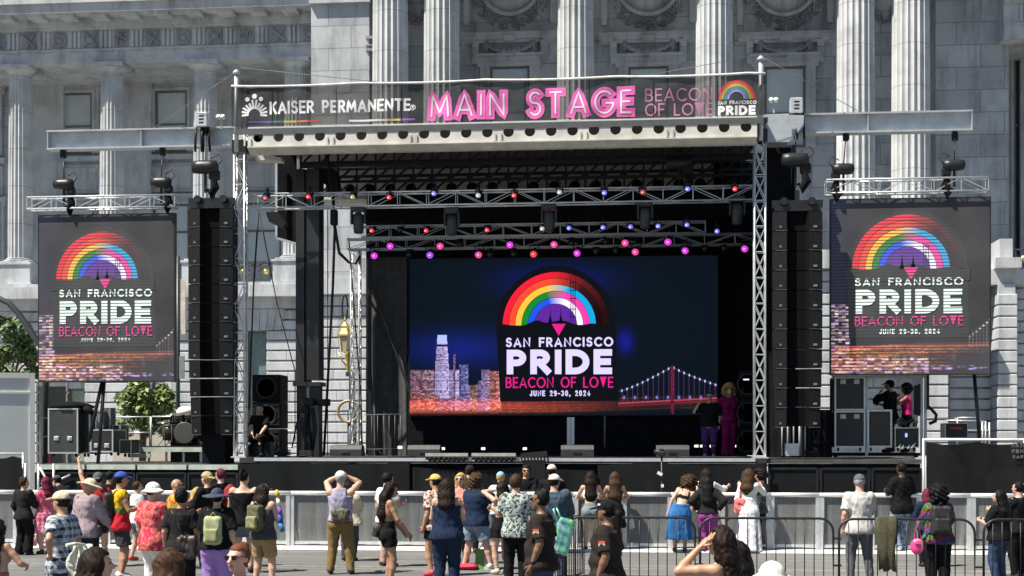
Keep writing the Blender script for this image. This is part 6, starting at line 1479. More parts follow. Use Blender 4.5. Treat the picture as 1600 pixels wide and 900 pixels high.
def cloth(key, a, pat='plain', b=(0, 0, 0), c=(0, 0, 0), scale=1.0, rough=.85):
    """Cloth with folds in its bump; patterns are laid out on the cloth itself."""
    key = "cloth_" + key
    if key in MATS: return MATS[key]
    k = N(key); co = k.coord(); n = k.n("TexNoise", Scale=5.0, Detail=5, Roughness=.6); k.l(co, n.inputs[0]); col = None
    if pat == 'plain': col = k.ramp(n.outputs[0], [(.3, tuple(.82 * x for x in a)), (.7, tuple(min(1, 1.15 * x) for x in a))])
    elif pat in ('plaid', 'check'):
        sp = k.n("SeparateXYZ"); k.l(k.coord(scale=(scale, scale, scale), rot=(0, .6 if pat == 'check' else 0, 0)), sp.inputs[0]); ad = k.math('ADD', sp.outputs[0], k.math('MULTIPLY', sp.outputs[1], .9))
        fx, fz = k.math('FRACT', k.math('MULTIPLY', ad, 11)), k.math('FRACT', k.math('MULTIPLY', sp.outputs[2], 11))
        if pat == 'plaid':
            gx, gz = k.math('LESS_THAN', fx, .42), k.math('LESS_THAN', fz, .42); col = k.mix(k.math('MULTIPLY', k.math('ADD', gx, gz), .5), a, b); col = k.mix(k.math('MULTIPLY', k.math('LESS_THAN', k.math('FRACT', k.math('ADD', fx, .3)), .12), .6), col, c)
        else:
            hue = k.n("CombineColor", mode='HSV'); k.l(k.math('FRACT', k.math('ADD', k.math('MULTIPLY', sp.outputs[2], 3.0), k.math('MULTIPLY', ad, 1.0))), hue.inputs[0]); hue.inputs[1].default_value = .8; hue.inputs[2].default_value = .24
            ch = k.math('LESS_THAN', k.math('ABSOLUTE', k.math('SUBTRACT', k.math('GREATER_THAN', k.math('FRACT', k.math('MULTIPLY', ad, 22)), .5), k.math('GREATER_THAN', k.math('FRACT', k.math('MULTIPLY', sp.outputs[2], 22)), .5))), .5); col = k.mix(ch, a, hue.outputs[0])
    elif pat in ('floral', 'lace'):
        v = k.n("TexVoronoi", Scale=16.0 * scale); wn = k.n("TexNoise", Scale=9 * scale, Detail=3); k.l(co, wn.inputs[0]); k.l(k.mix(.12, co, wn.outputs[1]), v.inputs[0]); col = k.ramp(v.outputs[0], [(.18, c), (.34, b), (.44, a)], 'EASE')
        n3 = k.n("TexNoise", Scale=24 * scale, Detail=2); k.l(co, n3.inputs[0]); col = k.mix(k.math('GREATER_THAN', n3.outputs[0], .56), col, a if pat == 'lace' else c)
    elif pat == 'tiedye':
        n3 = k.n("TexNoise", Scale=7 * scale, Detail=6, Roughness=.7); n3.inputs["Distortion"].default_value = 1.2; k.l(co, n3.inputs[0]); col = k.ramp(n3.outputs[0], [(.32, a), (.47, b), (.54, a), (.66, c)])
    elif pat == 'bands':
        sp = k.n("SeparateXYZ"); k.l(co, sp.inputs[0]); col = k.ramp(k.math('MULTIPLY', sp.outputs[2], 1 / 2.0), [(0, a), (.555, a), (.565, b), (.60, b), (.61, c), (1, c)])
    elif pat == 'denim':
        n3 = k.n("TexNoise", Scale=2.4, Detail=4); k.l(co, n3.inputs[0]); col = k.ramp(n3.outputs[0], [(.32, tuple(.6 * x for x in a)), (.55, a), (.72, b)])
    fd = k.n("TexNoise", Scale=1.0, Detail=4, Roughness=.55); fd.inputs["Distortion"].default_value = 1.0; k.l(k.coord(scale=(7, 7, 4)), fd.inputs[0]); k.bump(fd.outputs[0], .7, .04)
    k.set(Base_Color=col, Roughness=rough, Specular_IOR_Level=.12); MATS[key] = k.m; return k.m
BLK = cloth("black", (.009, .009, .0105)); BLK2 = cloth("faded_black", (.017, .0168, .018))
def wrinkle(F, amp, ph):
    x, y, z = F.ax[0][:, None, None], F.ax[1][None, :, None], F.ax[2][None, None, :]
    F.F += amp * (np.sin(31 * x + 17 * z + ph) * np.sin(23 * z - 19 * y + 2 * ph) + .7 * np.sin(47 * z + 29 * x - 13 * y + ph * 3) * np.sin(21 * x + 37 * y) + .5 * np.sin(26 * z + 6 * np.sin(20 * x + ph)))

PCOUNT = [0]
def person(u, vh, s, face, label, f=False, g=1.0, lean=0, side=0, twist=0, hy=0, hp=0, arms=('down', 'down'), legs=None, pel=(0, 0, 0), skin='light', hair=('short', 'dark'), top=None, bottom=None, shoes=(.03, .03, .03), hat=None,
           H=None, z0=0.0, group="people watching from the street", glasses=False, extra=None, hx=None, cx=0.0):
    PCOUNT[0] += 1; ph = PCOUNT[0] * 1.7
    Y = FPX * ((u - 800) / FPX * SY + CY) / s; P0 = at(u, 690, Y)
    if H is None: H = 2.33 - (vh - 690) / s - z0 - (.02 if hat or hair[0] == 'curly' else .008)
    h = .0165 if s < 98 else .0125
    prof = (PF if f else PM); R = rotz(math.radians(twist)) @ roty(math.radians(side)) @ rotx(math.radians(-lean)); piv = V3(0, 0, .52); sh = V3(*pel)
    def T(p): return ((R @ (V3(*p) - piv)) + piv + sh) * H
    def Ti(P): return ((P / H - piv - sh) @ R) + piv
    hw = .094 if f else .103; bust = f
    # ---- skeleton
    sho = {}; elb = {}; wri = {}; hnd = {}
    for i, sd in enumerate((-1, 1)):                       # -1 = the person's left
        S_ = T((sd * hw * (1 + .25 * (g - 1)), 0, .803)); pz = arms[i]; tg, hi = POSE[pz] if isinstance(pz, str) else pz; w = S_ + R @ (V3(sd * tg[0], tg[1], tg[2]) * H); hint = R @ V3(sd * hi[0], hi[1], hi[2])
        e, w = ik(S_, w, .172 * H, .150 * H, hint); sho[sd], elb[sd], wri[sd] = S_, e, w
    hip = {}; kne = {}; ank = {}
    for i, sd in enumerate((-1, 1)):
        L = (legs or ((0, 0, 0), (0, 0, 0)))[i]; q = (V3(sd * .052 * (1 + .4 * (g - 1)), 0, .505) + sh) * H; a = V3(sd * (.052 + .012) + L[0], L[1], .045 + L[2]) * H; k_, a = ik(q, a, .235 * H, .232 * H, V3(sd * .12, 1, 0)); hip[sd], kne[sd], ank[sd] = q, k_, a
    Rh = R @ rotx(math.radians(lean * .6)) @ rotz(math.radians(hy)) @ rotx(math.radians(hp)); nb = T((0, -.006, .835)); hc = nb + R @ V3(0, .008, .03) * H + Rh @ V3(0, .010, .068) * H
    allp = list(wri.values()) + list(elb.values()) + list(kne.values()) + list(ank.values()) + [hc, T((0, 0, .5)), nb]; lo = np.min(allp, 0) - .15 * H; hi_ = np.max(allp, 0) + .15 * H; lo[2] = max(min(p[2] for p in allp) - .07 * H, -.03)
    # ---- body
    B = Field(lo, hi_, h)
    def loft(F, z0_, z1_, da, db, k=.02, pr=None, yo=0.0, lim=None, grow=None):
        pr = prof if pr is None else pr
        def fn(P):
            q = Ti(P); z = np.clip(q[..., 2], z0_, z1_); gg = 1 + (g - 1) * np.where(z < .8, 1.15, .3); a = np.interp(z, pr[:, 0], pr[:, 1]) * gg + da; b = np.interp(z, pr[:, 0], pr[:, 2]) * gg + db
            if grow is not None: ex = np.maximum(grow[0] - z, 0) * grow[1]; a = a + ex; b = b + ex * .8
            d = (np.sqrt((q[..., 0] / a) ** 2 + ((q[..., 1] - yo) / b) ** 2) - 1) * np.minimum(a, b); d = np.maximum(d, np.maximum(z0_ - q[..., 2], q[..., 2] - z1_))
            if lim is not None: d = np.maximum(d, lim(q))
            return d * H
        cs = np.array([T((x, y, z)) for x in (-.2 * g, .2 * g) for y in (-.15 * g, .15 * g) for z in (z0_, z1_)]); F.fun(cs.min(0), cs.max(0), fn, k * H)
    def belly(F, d=0.0):
        if g > 1.12: F.ell(T((0, .02 * g, .60)), V3(.085 * g + d, .062 * g + d, .085) * H, .03 * H)
        if bust:
            for sd in (-1, 1): F.ell(T((sd * .040, .042 * (.7 + .3 * g), .715)), V3(.038 + d, .034 + d, .038 + d) * H * (.8 + .2 * g), .02 * H)
    gl = 1 + .75 * (g - 1)
    loft(B, .45, .845, 0, 0); belly(B)
    for sd in (-1, 1):
        B.ell(T((sd * .042, -.030, .485)), V3(.052 * g, .045 * g, .052) * H, .02 * H)
        B.cone(hip[sd], kne[sd], .056 * H * gl, .034 * H * gl, .025 * H); cm = kne[sd] * .62 + ank[sd] * .38 + unit(np.cross(V3(1, 0, 0), ank[sd] - kne[sd])) * (.006 * H)
        B.cone(kne[sd], cm, .0335 * H * gl, .034 * H * gl, .012 * H); B.cone(cm, ank[sd], .033 * H * gl, .0205 * H, .012 * H)
        B.cone(ank[sd] - V3(0, .012, .012) * H, ank[sd] + V3(sd * .006, .068, -.026) * H, .021 * H, .013 * H, .015 * H)
        m_ = sho[sd] * .55 + elb[sd] * .45; B.ell(sho[sd] - R @ V3(0, 0, .004) * H, V3(.031, .031, .031) * H * (.9 if f else 1.06), .02 * H); B.cone(sho[sd], m_, (.029 if f else .034) * H * gl, (.0265 if f else .032) * H * gl, .02 * H); B.cone(m_, elb[sd], (.0265 if f else .032) * H * gl, .0225 * H * gl, .01 * H)
        fm = elb[sd] * .7 + wri[sd] * .3; B.cone(elb[sd], fm, .0225 * H * gl, (.023 if f else .0255) * H * gl, .008 * H); B.cone(fm, wri[sd], (.023 if f else .0255) * H * gl, .0145 * H, .008 * H)
    B.cone(nb - R @ V3(0, 0, .02) * H, hc - Rh @ V3(0, .012, .04) * H, (.031 if f else .036) * H, (.029 if f else .034) * H, .015 * H)
    hs = H * (1.0 if H > 1.5 else 1.06)
    def HP(x, y, z): return hc + Rh @ V3(x, y, z) * hs
    B.ell(HP(0, -.006, .012), V3(.0445, .054, .055) * hs, .01 * H, Rh); B.ell(HP(0, .014, -.022), V3(.036, .040, .043) * hs, .018 * H, Rh); B.ell(HP(0, .036, -.052), V3(.016, .014, .013) * hs, .016 * H, Rh)
    B.cone(HP(0, .050, .008), HP(0, .066, -.014), .006 * hs, .0105 * hs, .008 * H); B.ell(HP(0, .048, .018), V3(.032, .009, .008) * hs, .008 * H, Rh); B.ell(HP(0, .051, -.033), V3(.014, .008, .006) * hs, .008 * H, Rh)
    for sd in (-1, 1): B.ell(HP(sd * .046, -.006, -.004), V3(.007, .013, .018) * hs, .005 * H, Rh)
    # palms blended into the wrists, then separate fingers
    fing = MB()
    for sd in (-1, 1):
        d = unit(wri[sd] - elb[sd]); mid = T((0, .05, .65)); nrm = mid - wri[sd]; nrm = unit(nrm - d * np.dot(nrm, d)); sd_ = np.cross(d, nrm); hl = H * .9; pc = wri[sd] + d * .036 * hl; Rm = np.stack([d, sd_, nrm], 1)
        B.ell(pc, V3(.036, .025, .0125) * hl, .008 * H, Rm); hnd[sd] = wri[sd] + d * .085 * hl + nrm * .02 * hl
        for j, (off, ln) in enumerate(((-.019, .040), (-.0065, .047), (.006, .044), (.018, .034))):
            p0 = wri[sd] + d * .055 * hl + sd_ * off * hl; p1 = p0 + (d + nrm * .25 + sd_ * off * 3) * ln * .45 * hl; p2 = p1 + (d * .8 + nrm * .65) * ln * .4 * hl; p3 = p2 + (d * .4 + nrm * .9) * ln * .3 * hl; fing.tube([p0, p1, p2, p3], [.0062 * hl, .0058 * hl, .0052 * hl, .0038 * hl], 6)
        q0 = wri[sd] + d * .022 * hl - sd_ * .02 * hl * (1); q1 = q0 + (d * .6 - sd_ * .6 + nrm * .4) * .026 * hl; q2 = q1 + (d * .8 + nrm * .5) * .024 * hl; fing.tube([q0, q1, q2], [.0085 * hl, .007 * hl, .005 * hl], 6)
    Vb, Qb = B.mesh(); b = MB(); b.add(Vb.tolist(), Qb.tolist(), 0, True)
    b.add(fing.v, fing.f, 0, True)
    for sd in (-1, 1): c = HP(sd * .019, .0485, .006); b.lathe([(.001, -.004 * hs), (.0075 * hs, 0), (.001, .004 * hs)], c, 8, 1)
    c = HP(0, .0545, -.033); b.cbox(c, (.026 * hs, .006 * hs, .006 * hs), 2, Matrix(Rh.tolist()))
    root = b.build("person", [skin_mat(skin), mat("eye_dark", (.02, .015, .012), .2), mat("lip", (.28, .09, .08), .45)], None, fix=False)
    root.location = (P0.x, Y, z0); root.rotation_euler = (0, 0, math.radians(face)); tag(root, label, "person", group)
    def child(name, mb_or_field, m, wr_=0.0):
        if isinstance(mb_or_field, Field):
            if wr_: wrinkle(mb_or_field, wr_ * H, ph)
            V, Q = mb_or_field.mesh(); mb = MB(); mb.add(V.tolist(), Q.tolist(), 0, True)
        else: mb = mb_or_field
        if mb.n == 0: return None
        me = bpy.data.meshes.new(name); me.from_pydata(mb.v, [], mb.f)
        for mm in (m if isinstance(m, (list, tuple)) else [m]): me.materials.append(mm)
        me.polygons.foreach_set("material_index", mb.m); me.polygons.foreach_set("use_smooth", mb.sm); o = bpy.data.objects.new(name, me); COL.objects.link(o); o.parent = root; return o
    # ---- clothes
    if top:
        o = dict(hem=.47, neck=.838, sl=.62, fit=.012, name='shirt', bare=None, flare=0.0); o.update(top); F = Field(lo, hi_, h); ft = o['fit']
        if bottom and o['hem'] < .56: ft = max(ft, bottom.get('fit', .010) + .010)
        loft(F, o['hem'], o['neck'], ft, ft, lim=o['bare'], grow=(.62, o['flare'] + .12) if o['hem'] < .55 else None); belly(F, ft)
        if o['bare'] is not None or o['hem'] > .6:
            x, y, z = np.meshgrid(*F.ax, indexing='ij'); q = Ti(np.stack([x, y, z], -1)); cut = np.maximum(o['hem'] - q[..., 2], q[..., 2] - o['neck'])
            if o['bare'] is not None: cut = np.maximum(cut, o['bare'](q))
            F.F = np.maximum(F.F, cut * H)
        if o['sl'] > 0:
            for sd in (-1, 1):
                r0 = (.027 if f else .031) * H * gl; F.ell(sho[sd] - R @ V3(sd * .006, 0, .012) * H, V3(.030, .031, .030) * H * gl * (.92 if f else 1.05) + ft * H * .4, .02 * H)
                if o['sl'] <= 1: F.cone(sho[sd] - R @ V3(sd * .006, 0, .008) * H, elb[sd], r0 + ft * H * .8, (.0245 * gl + ft * 1.1) * H, .02 * H, end=o['sl'])
                else: F.cone(sho[sd], elb[sd], r0 + ft * H, (.025 * gl + ft) * H, .02 * H); F.cone(elb[sd], wri[sd], (.025 * gl + ft) * H, (.018 + ft) * H, .012 * H, end=o['sl'] - 1)
        if o['hem'] < .54:
            for sd in (-1, 1): F.ell(T((sd * .042, -.030, .49)), V3(.052 * g + ft, .045 * g + ft, .052 + ft) * H, .02 * H)
            x, y, z = np.meshgrid(*F.ax, indexing='ij'); q = Ti(np.stack([x, y, z], -1)); F.F = np.where(np.abs(q[..., 0]) < .15 * g, np.maximum(F.F, (o['hem'] - q[..., 2]) * H), F.F)
        if o['neck'] < .8:                                   # flat neckline
            x, y, z = np.meshgrid(*F.ax, indexing='ij'); q = Ti(np.stack([x, y, z], -1)); F.F = np.maximum(F.F, (q[..., 2] - o['neck']) * H)
        child(o['name'], F, o['m'], .0026)
        if o.get('coat') is not None:
            pass
    if bottom:
        o = dict(kind='pants', to=.05, waist=.60, fit=.010, flare=0.0, name=None); o.update(bottom); F = Field(lo, hi_, h); ft = o['fit']; kind = o['kind']
        if kind == 'skirt': ft += .008
        lower = V3(0, 0, 0)
        if kind in ('pants', 'shorts'):
            loft(F, .46, o['waist'], ft, ft); 
            for sd in (-1, 1):
                F.ell(T((sd * .042, -.030, .485)), V3(.052 * g + ft, .045 * g + ft, .052 + ft) * H, .02 * H); zc = o['to'] * H; zk = kne[sd][2]
                if kind == 'shorts': e_ = o.get('cut', .62); F.cone(hip[sd], kne[sd], (.058 * gl + ft) * H, (.036 * gl + ft * 1.4 + o['flare']) * H, .008 * H, end=e_)
                else:
                    F.cone(hip[sd], kne[sd], (.058 * gl + ft) * H, (.036 * gl + ft + o['flare'] * .35) * H, .010 * H); F.cone(kne[sd], ank[sd], (.036 * gl + ft + o['flare'] * .35) * H, (.025 + ft + o['flare']) * H, .012 * H, end=o.get('cut', 1.06))
        else:
            zt, zb, fl = o['waist'], o['to'], o['flare']
            def fn(P):
                q = P / H - sh; z = q[..., 2]; t = np.clip((zt - z) / max(zt - zb, .01), 0, 1); gg = 1 + (g - 1); base = np.interp(np.clip(z, .45, 1), prof[:, 0], prof[:, 1]) * gg; bb = np.interp(np.clip(z, .45, 1), prof[:, 0], prof[:, 2]) * gg
                a = base + ft + fl * t; b_ = bb + ft + fl * .85 * t; ang = np.arctan2(q[..., 1], q[..., 0]); pl = 1 + .055 * t * np.sin(ang * 9 + ph) + .03 * t * np.sin(ang * 15 + 2 * ph); d = (np.sqrt((q[..., 0] / (a * pl)) ** 2 + (q[..., 1] / (b_ * pl)) ** 2) - 1) * np.minimum(a, b_)
                return np.maximum(d, np.maximum(zb - z, z - zt)) * H
            F.fun(V3(-.3, -.3, zb) * H + sh * H, V3(.3, .3, zt) * H + sh * H, fn, .015 * H)
        child(o['name'] or ('trousers' if kind == 'pants' else kind), F, o['m'], .0020)
    if shoes is not None:
        F = Field(V3(min(a[0] for a in ank.values()) - .1, min(a[1] for a in ank.values()) - .12, min(a[2] for a in ank.values()) - .1), V3(max(a[0] for a in ank.values()) + .1, max(a[1] for a in ank.values()) + .2, max(a[2] for a in ank.values()) + .1), h * .8)
        for sd in (-1, 1):
            a = ank[sd]; F.cone(a + V3(0, -.014, -.010) * H, a + V3(sd * .006, .076, -.024) * H, .0285 * H, .0235 * H, .015 * H); F.ell(a + V3(0, -.005, 0) * H, V3(.026, .03, .026) * H, .012 * H)
        sol = F.lo[2]; child("shoes", F, mat("shoe_%02d%02d%02d" % tuple(int(99 * x) for x in shoes), shoes, .6, 0, .15, 20))
    # ---- hair
    st, hcx = hair; hm = hair_mat(hcx)
    if st != 'bald':
        ln = 0
        lo_h = hc - V3(.22, .22, .62) * hs; hi_h = hc + V3(.22, .22, .2) * hs; F = Field(lo_h, hi_h, h * .9)
        th = {'short': .006, 'long': .010, 'shoulder': .010, 'curly': .030, 'bigcurl': .045, 'bun': .006, 'pony': .006, 'crop': .003, 'messy': .013, 'mohawk': .002}[st]
        face_cut = lambda q: np.maximum(np.minimum(q[..., 1] / hs - (.016 if st not in ('curly', 'bigcurl') else .022), .030 + 0 * q[..., 2] - q[..., 2] / hs), -.06 - q[..., 2] / hs if st in ('short', 'crop', 'bun', 'pony', 'messy') else -1 + 0 * q[..., 2])
        F.ell(HP(0, -.010, .012), V3(.046 + th, .056 + th, .056 + th) * hs, 0, Rh, face_cut)
        dn = V3(0, 0, -1) if abs(lean) < 25 else unit(V3(0, 0, -1) + R @ V3(0, -.2, 0))
        bk = R @ V3(0, -1, 0)
        if st in ('long', 'shoulder'):
            L = .30 if st == 'long' else .15; p0 = HP(0, -.030, .0); p1 = HP(0, -.034, -.05) + dn * .03 * hs + bk * .02 * hs; p2 = p1 + dn * L * .55 * hs + bk * .022 * hs; p3 = p1 + dn * L * hs + bk * .012 * hs; sq = (.62, 1, 1)
            F.cone(p0, p1, .048 * hs, .044 * hs, .02 * hs, sq=sq); F.cone(p1, p2, .044 * hs, .046 * hs, .02 * hs, sq=sq); F.cone(p2, p3, .046 * hs, .02 * hs, .02 * hs, sq=sq)
            for sd in (-1, 1): q0 = HP(sd * .042, -.004, .01); q1 = HP(sd * .046, -.008, -.06) + dn * .02 * hs; F.cone(q0, q1, .016 * hs, .014 * hs, .015 * hs); F.cone(q1, q1 + dn * (.07 if st == 'long' else .03) * hs + bk * .02 * hs, .014 * hs, .01 * hs, .015 * hs)
        if st == 'pony': p0 = HP(0, -.062, .02); p1 = p0 + bk * .03 * hs + dn * .04 * hs; p2 = p1 + dn * .22 * hs + bk * -.01 * hs; F.cone(p0, p1, .018 * hs, .026 * hs, .01 * hs); F.cone(p1, p2, .027 * hs, .008 * hs, .01 * hs)
        if st == 'bun': F.ell(HP(0, -.045, .055), V3(.026, .026, .024) * hs, .01 * hs)
        if st == 'mohawk': F.ell(HP(0, -.02, .045), V3(.014, .06, .05) * hs, .01 * hs, Rh)
        if st in ('curly', 'bigcurl'):
            rnd = random.Random(int(u)); n_ = 26
            for i in range(n_):
                a = rnd.uniform(-math.pi, 0) if i % 3 else rnd.uniform(-math.pi, math.pi); e = rnd.uniform(-.9, 1.3); d = V3(math.cos(a) * math.cos(e), math.sin(a) * math.cos(e), math.sin(e))
                if d[1] > .25 and d[2] < .5: continue
                F.ell(HP(*(d * (.046 + th))) + (dn * .02 * hs if st == 'bigcurl' and d[2] < 0 else 0), V3(1, 1, 1) * rnd.uniform(.018, .028) * hs * (1.25 if st == 'bigcurl' else 1), .012 * hs)
        if st in ('curly', 'bigcurl', 'messy', 'long', 'shoulder'):
            x, y, z = F.ax[0][:, None, None], F.ax[1][None, :, None], F.ax[2][None, None, :]; am = .006 if st in ('curly', 'bigcurl') else .0035; F.F += am * hs * (np.sin(95 * x + 6 * np.sin(22 * z + ph)) * np.sin(80 * y + ph) + (np.sin(90 * z + 50 * x) if 'curl' in st else .3 * np.sin(25 * z + ph)))
        child("hair", F, hm)
    if hat:
        kind, hcol = hat[0], hat[1]; F = Field(hc - V3(.3, .3, .16) * hs, hc + V3(.3, .3, .2) * hs, h * .75); q_ = lambda zz: (lambda q: zz * hs - q[..., 2])
        tall = .062 if kind in ('bucket', 'sunhat') else .059
        F.ell(HP(0, -.006, .018), V3(.055, .066, tall) * hs, 0, Rh, q_(.0 if kind != 'band' else .02)) if kind != 'band' else None
        if kind in ('cap', 'capback'):
            sg = 1 if kind == 'cap' else -1; F.ell(HP(0, sg * .076 - .004, .019 if sg > 0 else .010), V3(.046, .046, .0075) * hs, .004 * hs, Rh @ rotx(math.radians(-12 * sg)))
        if kind in ('bucket', 'sunhat'):
            rb, sl_ = (.098, .55) if kind == 'bucket' else (.125, .22); c0 = HP(0, -.006, .020)
            def fn(P):
                q = (P - c0) @ Rh / hs; r = np.sqrt(q[..., 0] ** 2 + q[..., 1] ** 2); dd = np.abs(q[..., 2] + np.maximum(r - .05, 0) * sl_ - .004 * np.sin(3 * np.arctan2(q[..., 1], q[..., 0]) + ph)) - .0065; return np.maximum(dd, np.maximum(r - rb, .040 - r)) * hs
            F.fun(c0 - .15 * hs, c0 + .15 * hs, fn, .004 * hs)
        if kind == 'ears':
            F = Field(hc - V3(.1, .1, .1) * hs, hc + V3(.1, .1, .2) * hs, h * .75)
            for sd in (-1, 1): F.cone(HP(sd * .03, 0, .06), HP(sd * .04, 0, .098), .017 * hs, .004 * hs, .004)
        child("hat" if kind != 'ears' else "ear_headband", F, hcol)
    if glasses:
        mb = MB()
        for sd in (-1, 1): mb.cbox(HP(sd * .020, .056, .007), (.030 * hs, .006 * hs, .021 * hs), 0, Matrix(Rh.tolist()), .004 * hs)
        mb.bar(HP(-.045, .05, .012), HP(.045, .05, .012), .004 * hs); 
        for sd in (-1, 1): mb.bar(HP(sd * .042, .05, .012), HP(sd * .046, -.005, .010), .004 * hs)
        child("sunglasses", mb, mat("black_lens", (.012, .012, .014), .1))
    W_ = root.matrix_basis
    def world(p): a = math.radians(face); return Vector((P0.x + p[0] * math.cos(a) - p[1] * math.sin(a), Y + p[0] * math.sin(a) + p[1] * math.cos(a), z0 + p[2]))
    return dict(o=root, H=H, T=T, R=R, HP=HP, hand=hnd, wrist=wri, elbow=elb, sho=sho, world=world, face=face, child=child, Y=Y, lo=lo, hi=hi_, h=h, dir={sd: unit(wri[sd] - elb[sd]) for sd in (-1, 1)})

# ---- things people carry: each a thing of its own
def carried(p, name, label, cat, group=None):
    o = thing(name, p['o'].location, label, cat, group); o.rotation_euler = p['o'].rotation_euler; return o
def cpart(root, name, F_or_mb, m, wr_=0.0):
    if isinstance(F_or_mb, Field):
        if wr_: wrinkle(F_or_mb, wr_, 1.3)
        V, Q = F_or_mb.mesh(); mb = MB(); mb.add(V.tolist(), Q.tolist(), 0, True)
    else: mb = F_or_mb
    me = bpy.data.meshes.new(name); me.from_pydata(mb.v, [], mb.f); me.materials.append(m); me.polygons.foreach_set("use_smooth", mb.sm); o = bpy.data.objects.new(name, me); COL.objects.link(o); o.parent = root; return o
def backpack(p, label, m, m2, w=.26, hh=.36, d=.13, zc=.69, drop=0.0):
    t = carried(p, "backpack", label, "backpack"); H = p['H']; c = p['T']((0, -.066, zc)) + p['R'] @ V3(0, -d * .5, 0); F = Field(c - .4, c + .4, .014); Rm = p['R']
    def rb(P, c_, sx, sy, sz, r): q = np.abs((P - c_) @ Rm) - V3(sx - r, sy - r, sz - r); return np.linalg.norm(np.maximum(q, 0), axis=-1) + np.minimum(q.max(-1), 0) - r
    F.fun(c - .35, c + .35, lambda P: rb(P, c, w / 2, d / 2, hh / 2, .055), 0); cpart(t, "pack_body", F, m, .004)
    F = Field(c - .4, c + .4, .014); c2 = c + Rm @ V3(0, -d * .55, -hh * .16); F.fun(c - .35, c + .35, lambda P: rb(P, c2, w * .38, .04, hh * .24, .03), 0); cpart(t, "pocket", F, m2, .003)
    b = MB()
    for sd in (-1, 1):
        s0 = c + Rm @ V3(sd * w * .3, d * .45, hh * .42); b.tube([s0, p['T']((sd * .062, -.045, .815)) + V3(0, 0, .02), p['T']((sd * .066, .01, .842)), p['T']((sd * .072, .065, .79)), p['T']((sd * .085, .072, .70)), c + Rm @ V3(sd * w * .42, d * .2, -hh * .3)], .017, 6)
    b.tube([c + Rm @ V3(-.04, .02, hh * .5), c + Rm @ V3(0, .0, hh * .5 + .05), c + Rm @ V3(.04, .02, hh * .5)], .01, 6); cpart(t, "strap", b, m2); return t
def bag(p, label, m, pos, w=.26, hh=.28, d=.12, name="shoulder_bag", strap='cross', sd=1, rag=.01, m2=None):
    t = carried(p, name, label, "bag"); H = p['H']; c = V3(*pos) * H; F = Field(c - .45, c + .45, .014); r = min(w, d, hh) * .42
    def rb(P): q = np.abs(P - c) - V3(w / 2 - r, d / 2 - r, hh / 2 - r); return np.linalg.norm(np.maximum(q, 0), axis=-1) + np.minimum(q.max(-1), 0) - r
    F.fun(c - .4, c + .4, rb, 0); cpart(t, "pouch", F, m, rag); b = MB(); top = c + V3(0, 0, hh * .45)
    if strap == 'cross': b.tube([top + V3(-.06, -.03, 0), p['T']((-sd * .0, -.085, .70)), p['T']((-sd * .075, -.045, .825)), p['T']((-sd * .075, .03, .835)), p['T']((0, .09, .70)), top + V3(.04, .05, 0)], .013, 6)
    elif strap == 'shoulder': b.tube([top + V3(0, -.06, 0), p['T']((sd * .085, -.06, .80)), p['T']((sd * .085, 0, .845)), p['T']((sd * .085, .06, .79)), top + V3(0, .06, 0)], .013, 6)
    elif strap == 'hand': h_ = p['hand'][sd]; b.tube([top + V3(-.07, 0, -.02), h_ + V3(-.01, 0, .0), top + V3(.07, 0, -.02)], .011, 6)
    elif strap == 'waist': b.tube([V3(.092 * H * math.cos(a), .072 * H * math.sin(a), c[2]) for a in np.linspace(0, 6.2832, 25)], .014, 6)
    cpart(t, "strap", b, m2 or m); return t
def phone(p, label, sd=1, both=False, name="phone", size=(.075, .012, .15)):
    t = carried(p, name, label, "phone" if name == "phone" else name); c = (p['hand'][1] + p['hand'][-1]) / 2 if both else p['hand'][sd] - p['dir'][sd] * .02; b = MB(); b.cbox(c, (size[2], size[1], size[0]) if both else size, 0, None, .005); cpart(t, "case", b, mat("phone_black", (.02, .02, .022), .2)); b = MB(); b.cbox(c + V3(0, -size[1] * .6, 0), ((size[2] if both else size[0]) * .86, .003, (size[0] if both else size[2]) * .88)); cpart(t, "screen", b, mat("phone_glass", (.05, .06, .07), .08)); return t
def cup(p, label, sd=1, m=None):
    t = carried(p, "cup", label, "cup"); c = p['hand'][sd]; b = MB(); b.lathe([(.028, -.06), (.04, .07)], c, 12); cpart(t, "beaker", b, m or mat("pink_drink", (.7, .32, .32), .3)); b = MB(); b.lathe([(.043, .07), (.043, .08), (.01, .085)], c, 12); b.tube([c + V3(.01, 0, .08), c + V3(.02, 0, .15)], .004, 5); cpart(t, "lid", b, WHITE); return t
# ------------------------------------------------------------------ the people
TANK = lambda q: np.where(q[..., 2] > .765, np.abs(q[..., 0]) - .066, -1.0)
STRAPS = lambda q: np.where(q[..., 2] > .73, np.minimum(np.abs(np.abs(q[..., 0]) - .045) - .006, q[..., 1] * 0 + 1), -1.0)
DEN = cloth("blue_denim", (.045, .075, .15), 'denim', (.16, .22, .33)); LDEN = cloth("light_denim", (.22, .30, .42), 'denim', (.36, .44, .55)); GDEN = cloth("grey_denim", (.16, .20, .22), 'denim', (.26, .30, .32))
KHA = cloth("khaki", (.20, .135, .055)); TAN = cloth("tan", (.36, .24, .115)); GREY = cloth("charcoal", (.06, .062, .068)); NAVY = cloth("navy", (.014, .024, .055)); LILAC = cloth("lilac", (.33, .31, .43)); WHT = cloth("white", (.70, .69, .66)); CREAMC = cloth("cream", (.58, .52, .38)); WSTRAW = cloth("straw", (.55, .49, .36)); OLIVE = cloth("olive", (.12, .115, .06)); BROWNC = cloth("dark_brown", (.045, .032, .028))
DKBAG = mat("dark_leather", (.03, .022, .02), .45); BLKBAG = mat("black_nylon", (.018, .018, .02), .6)
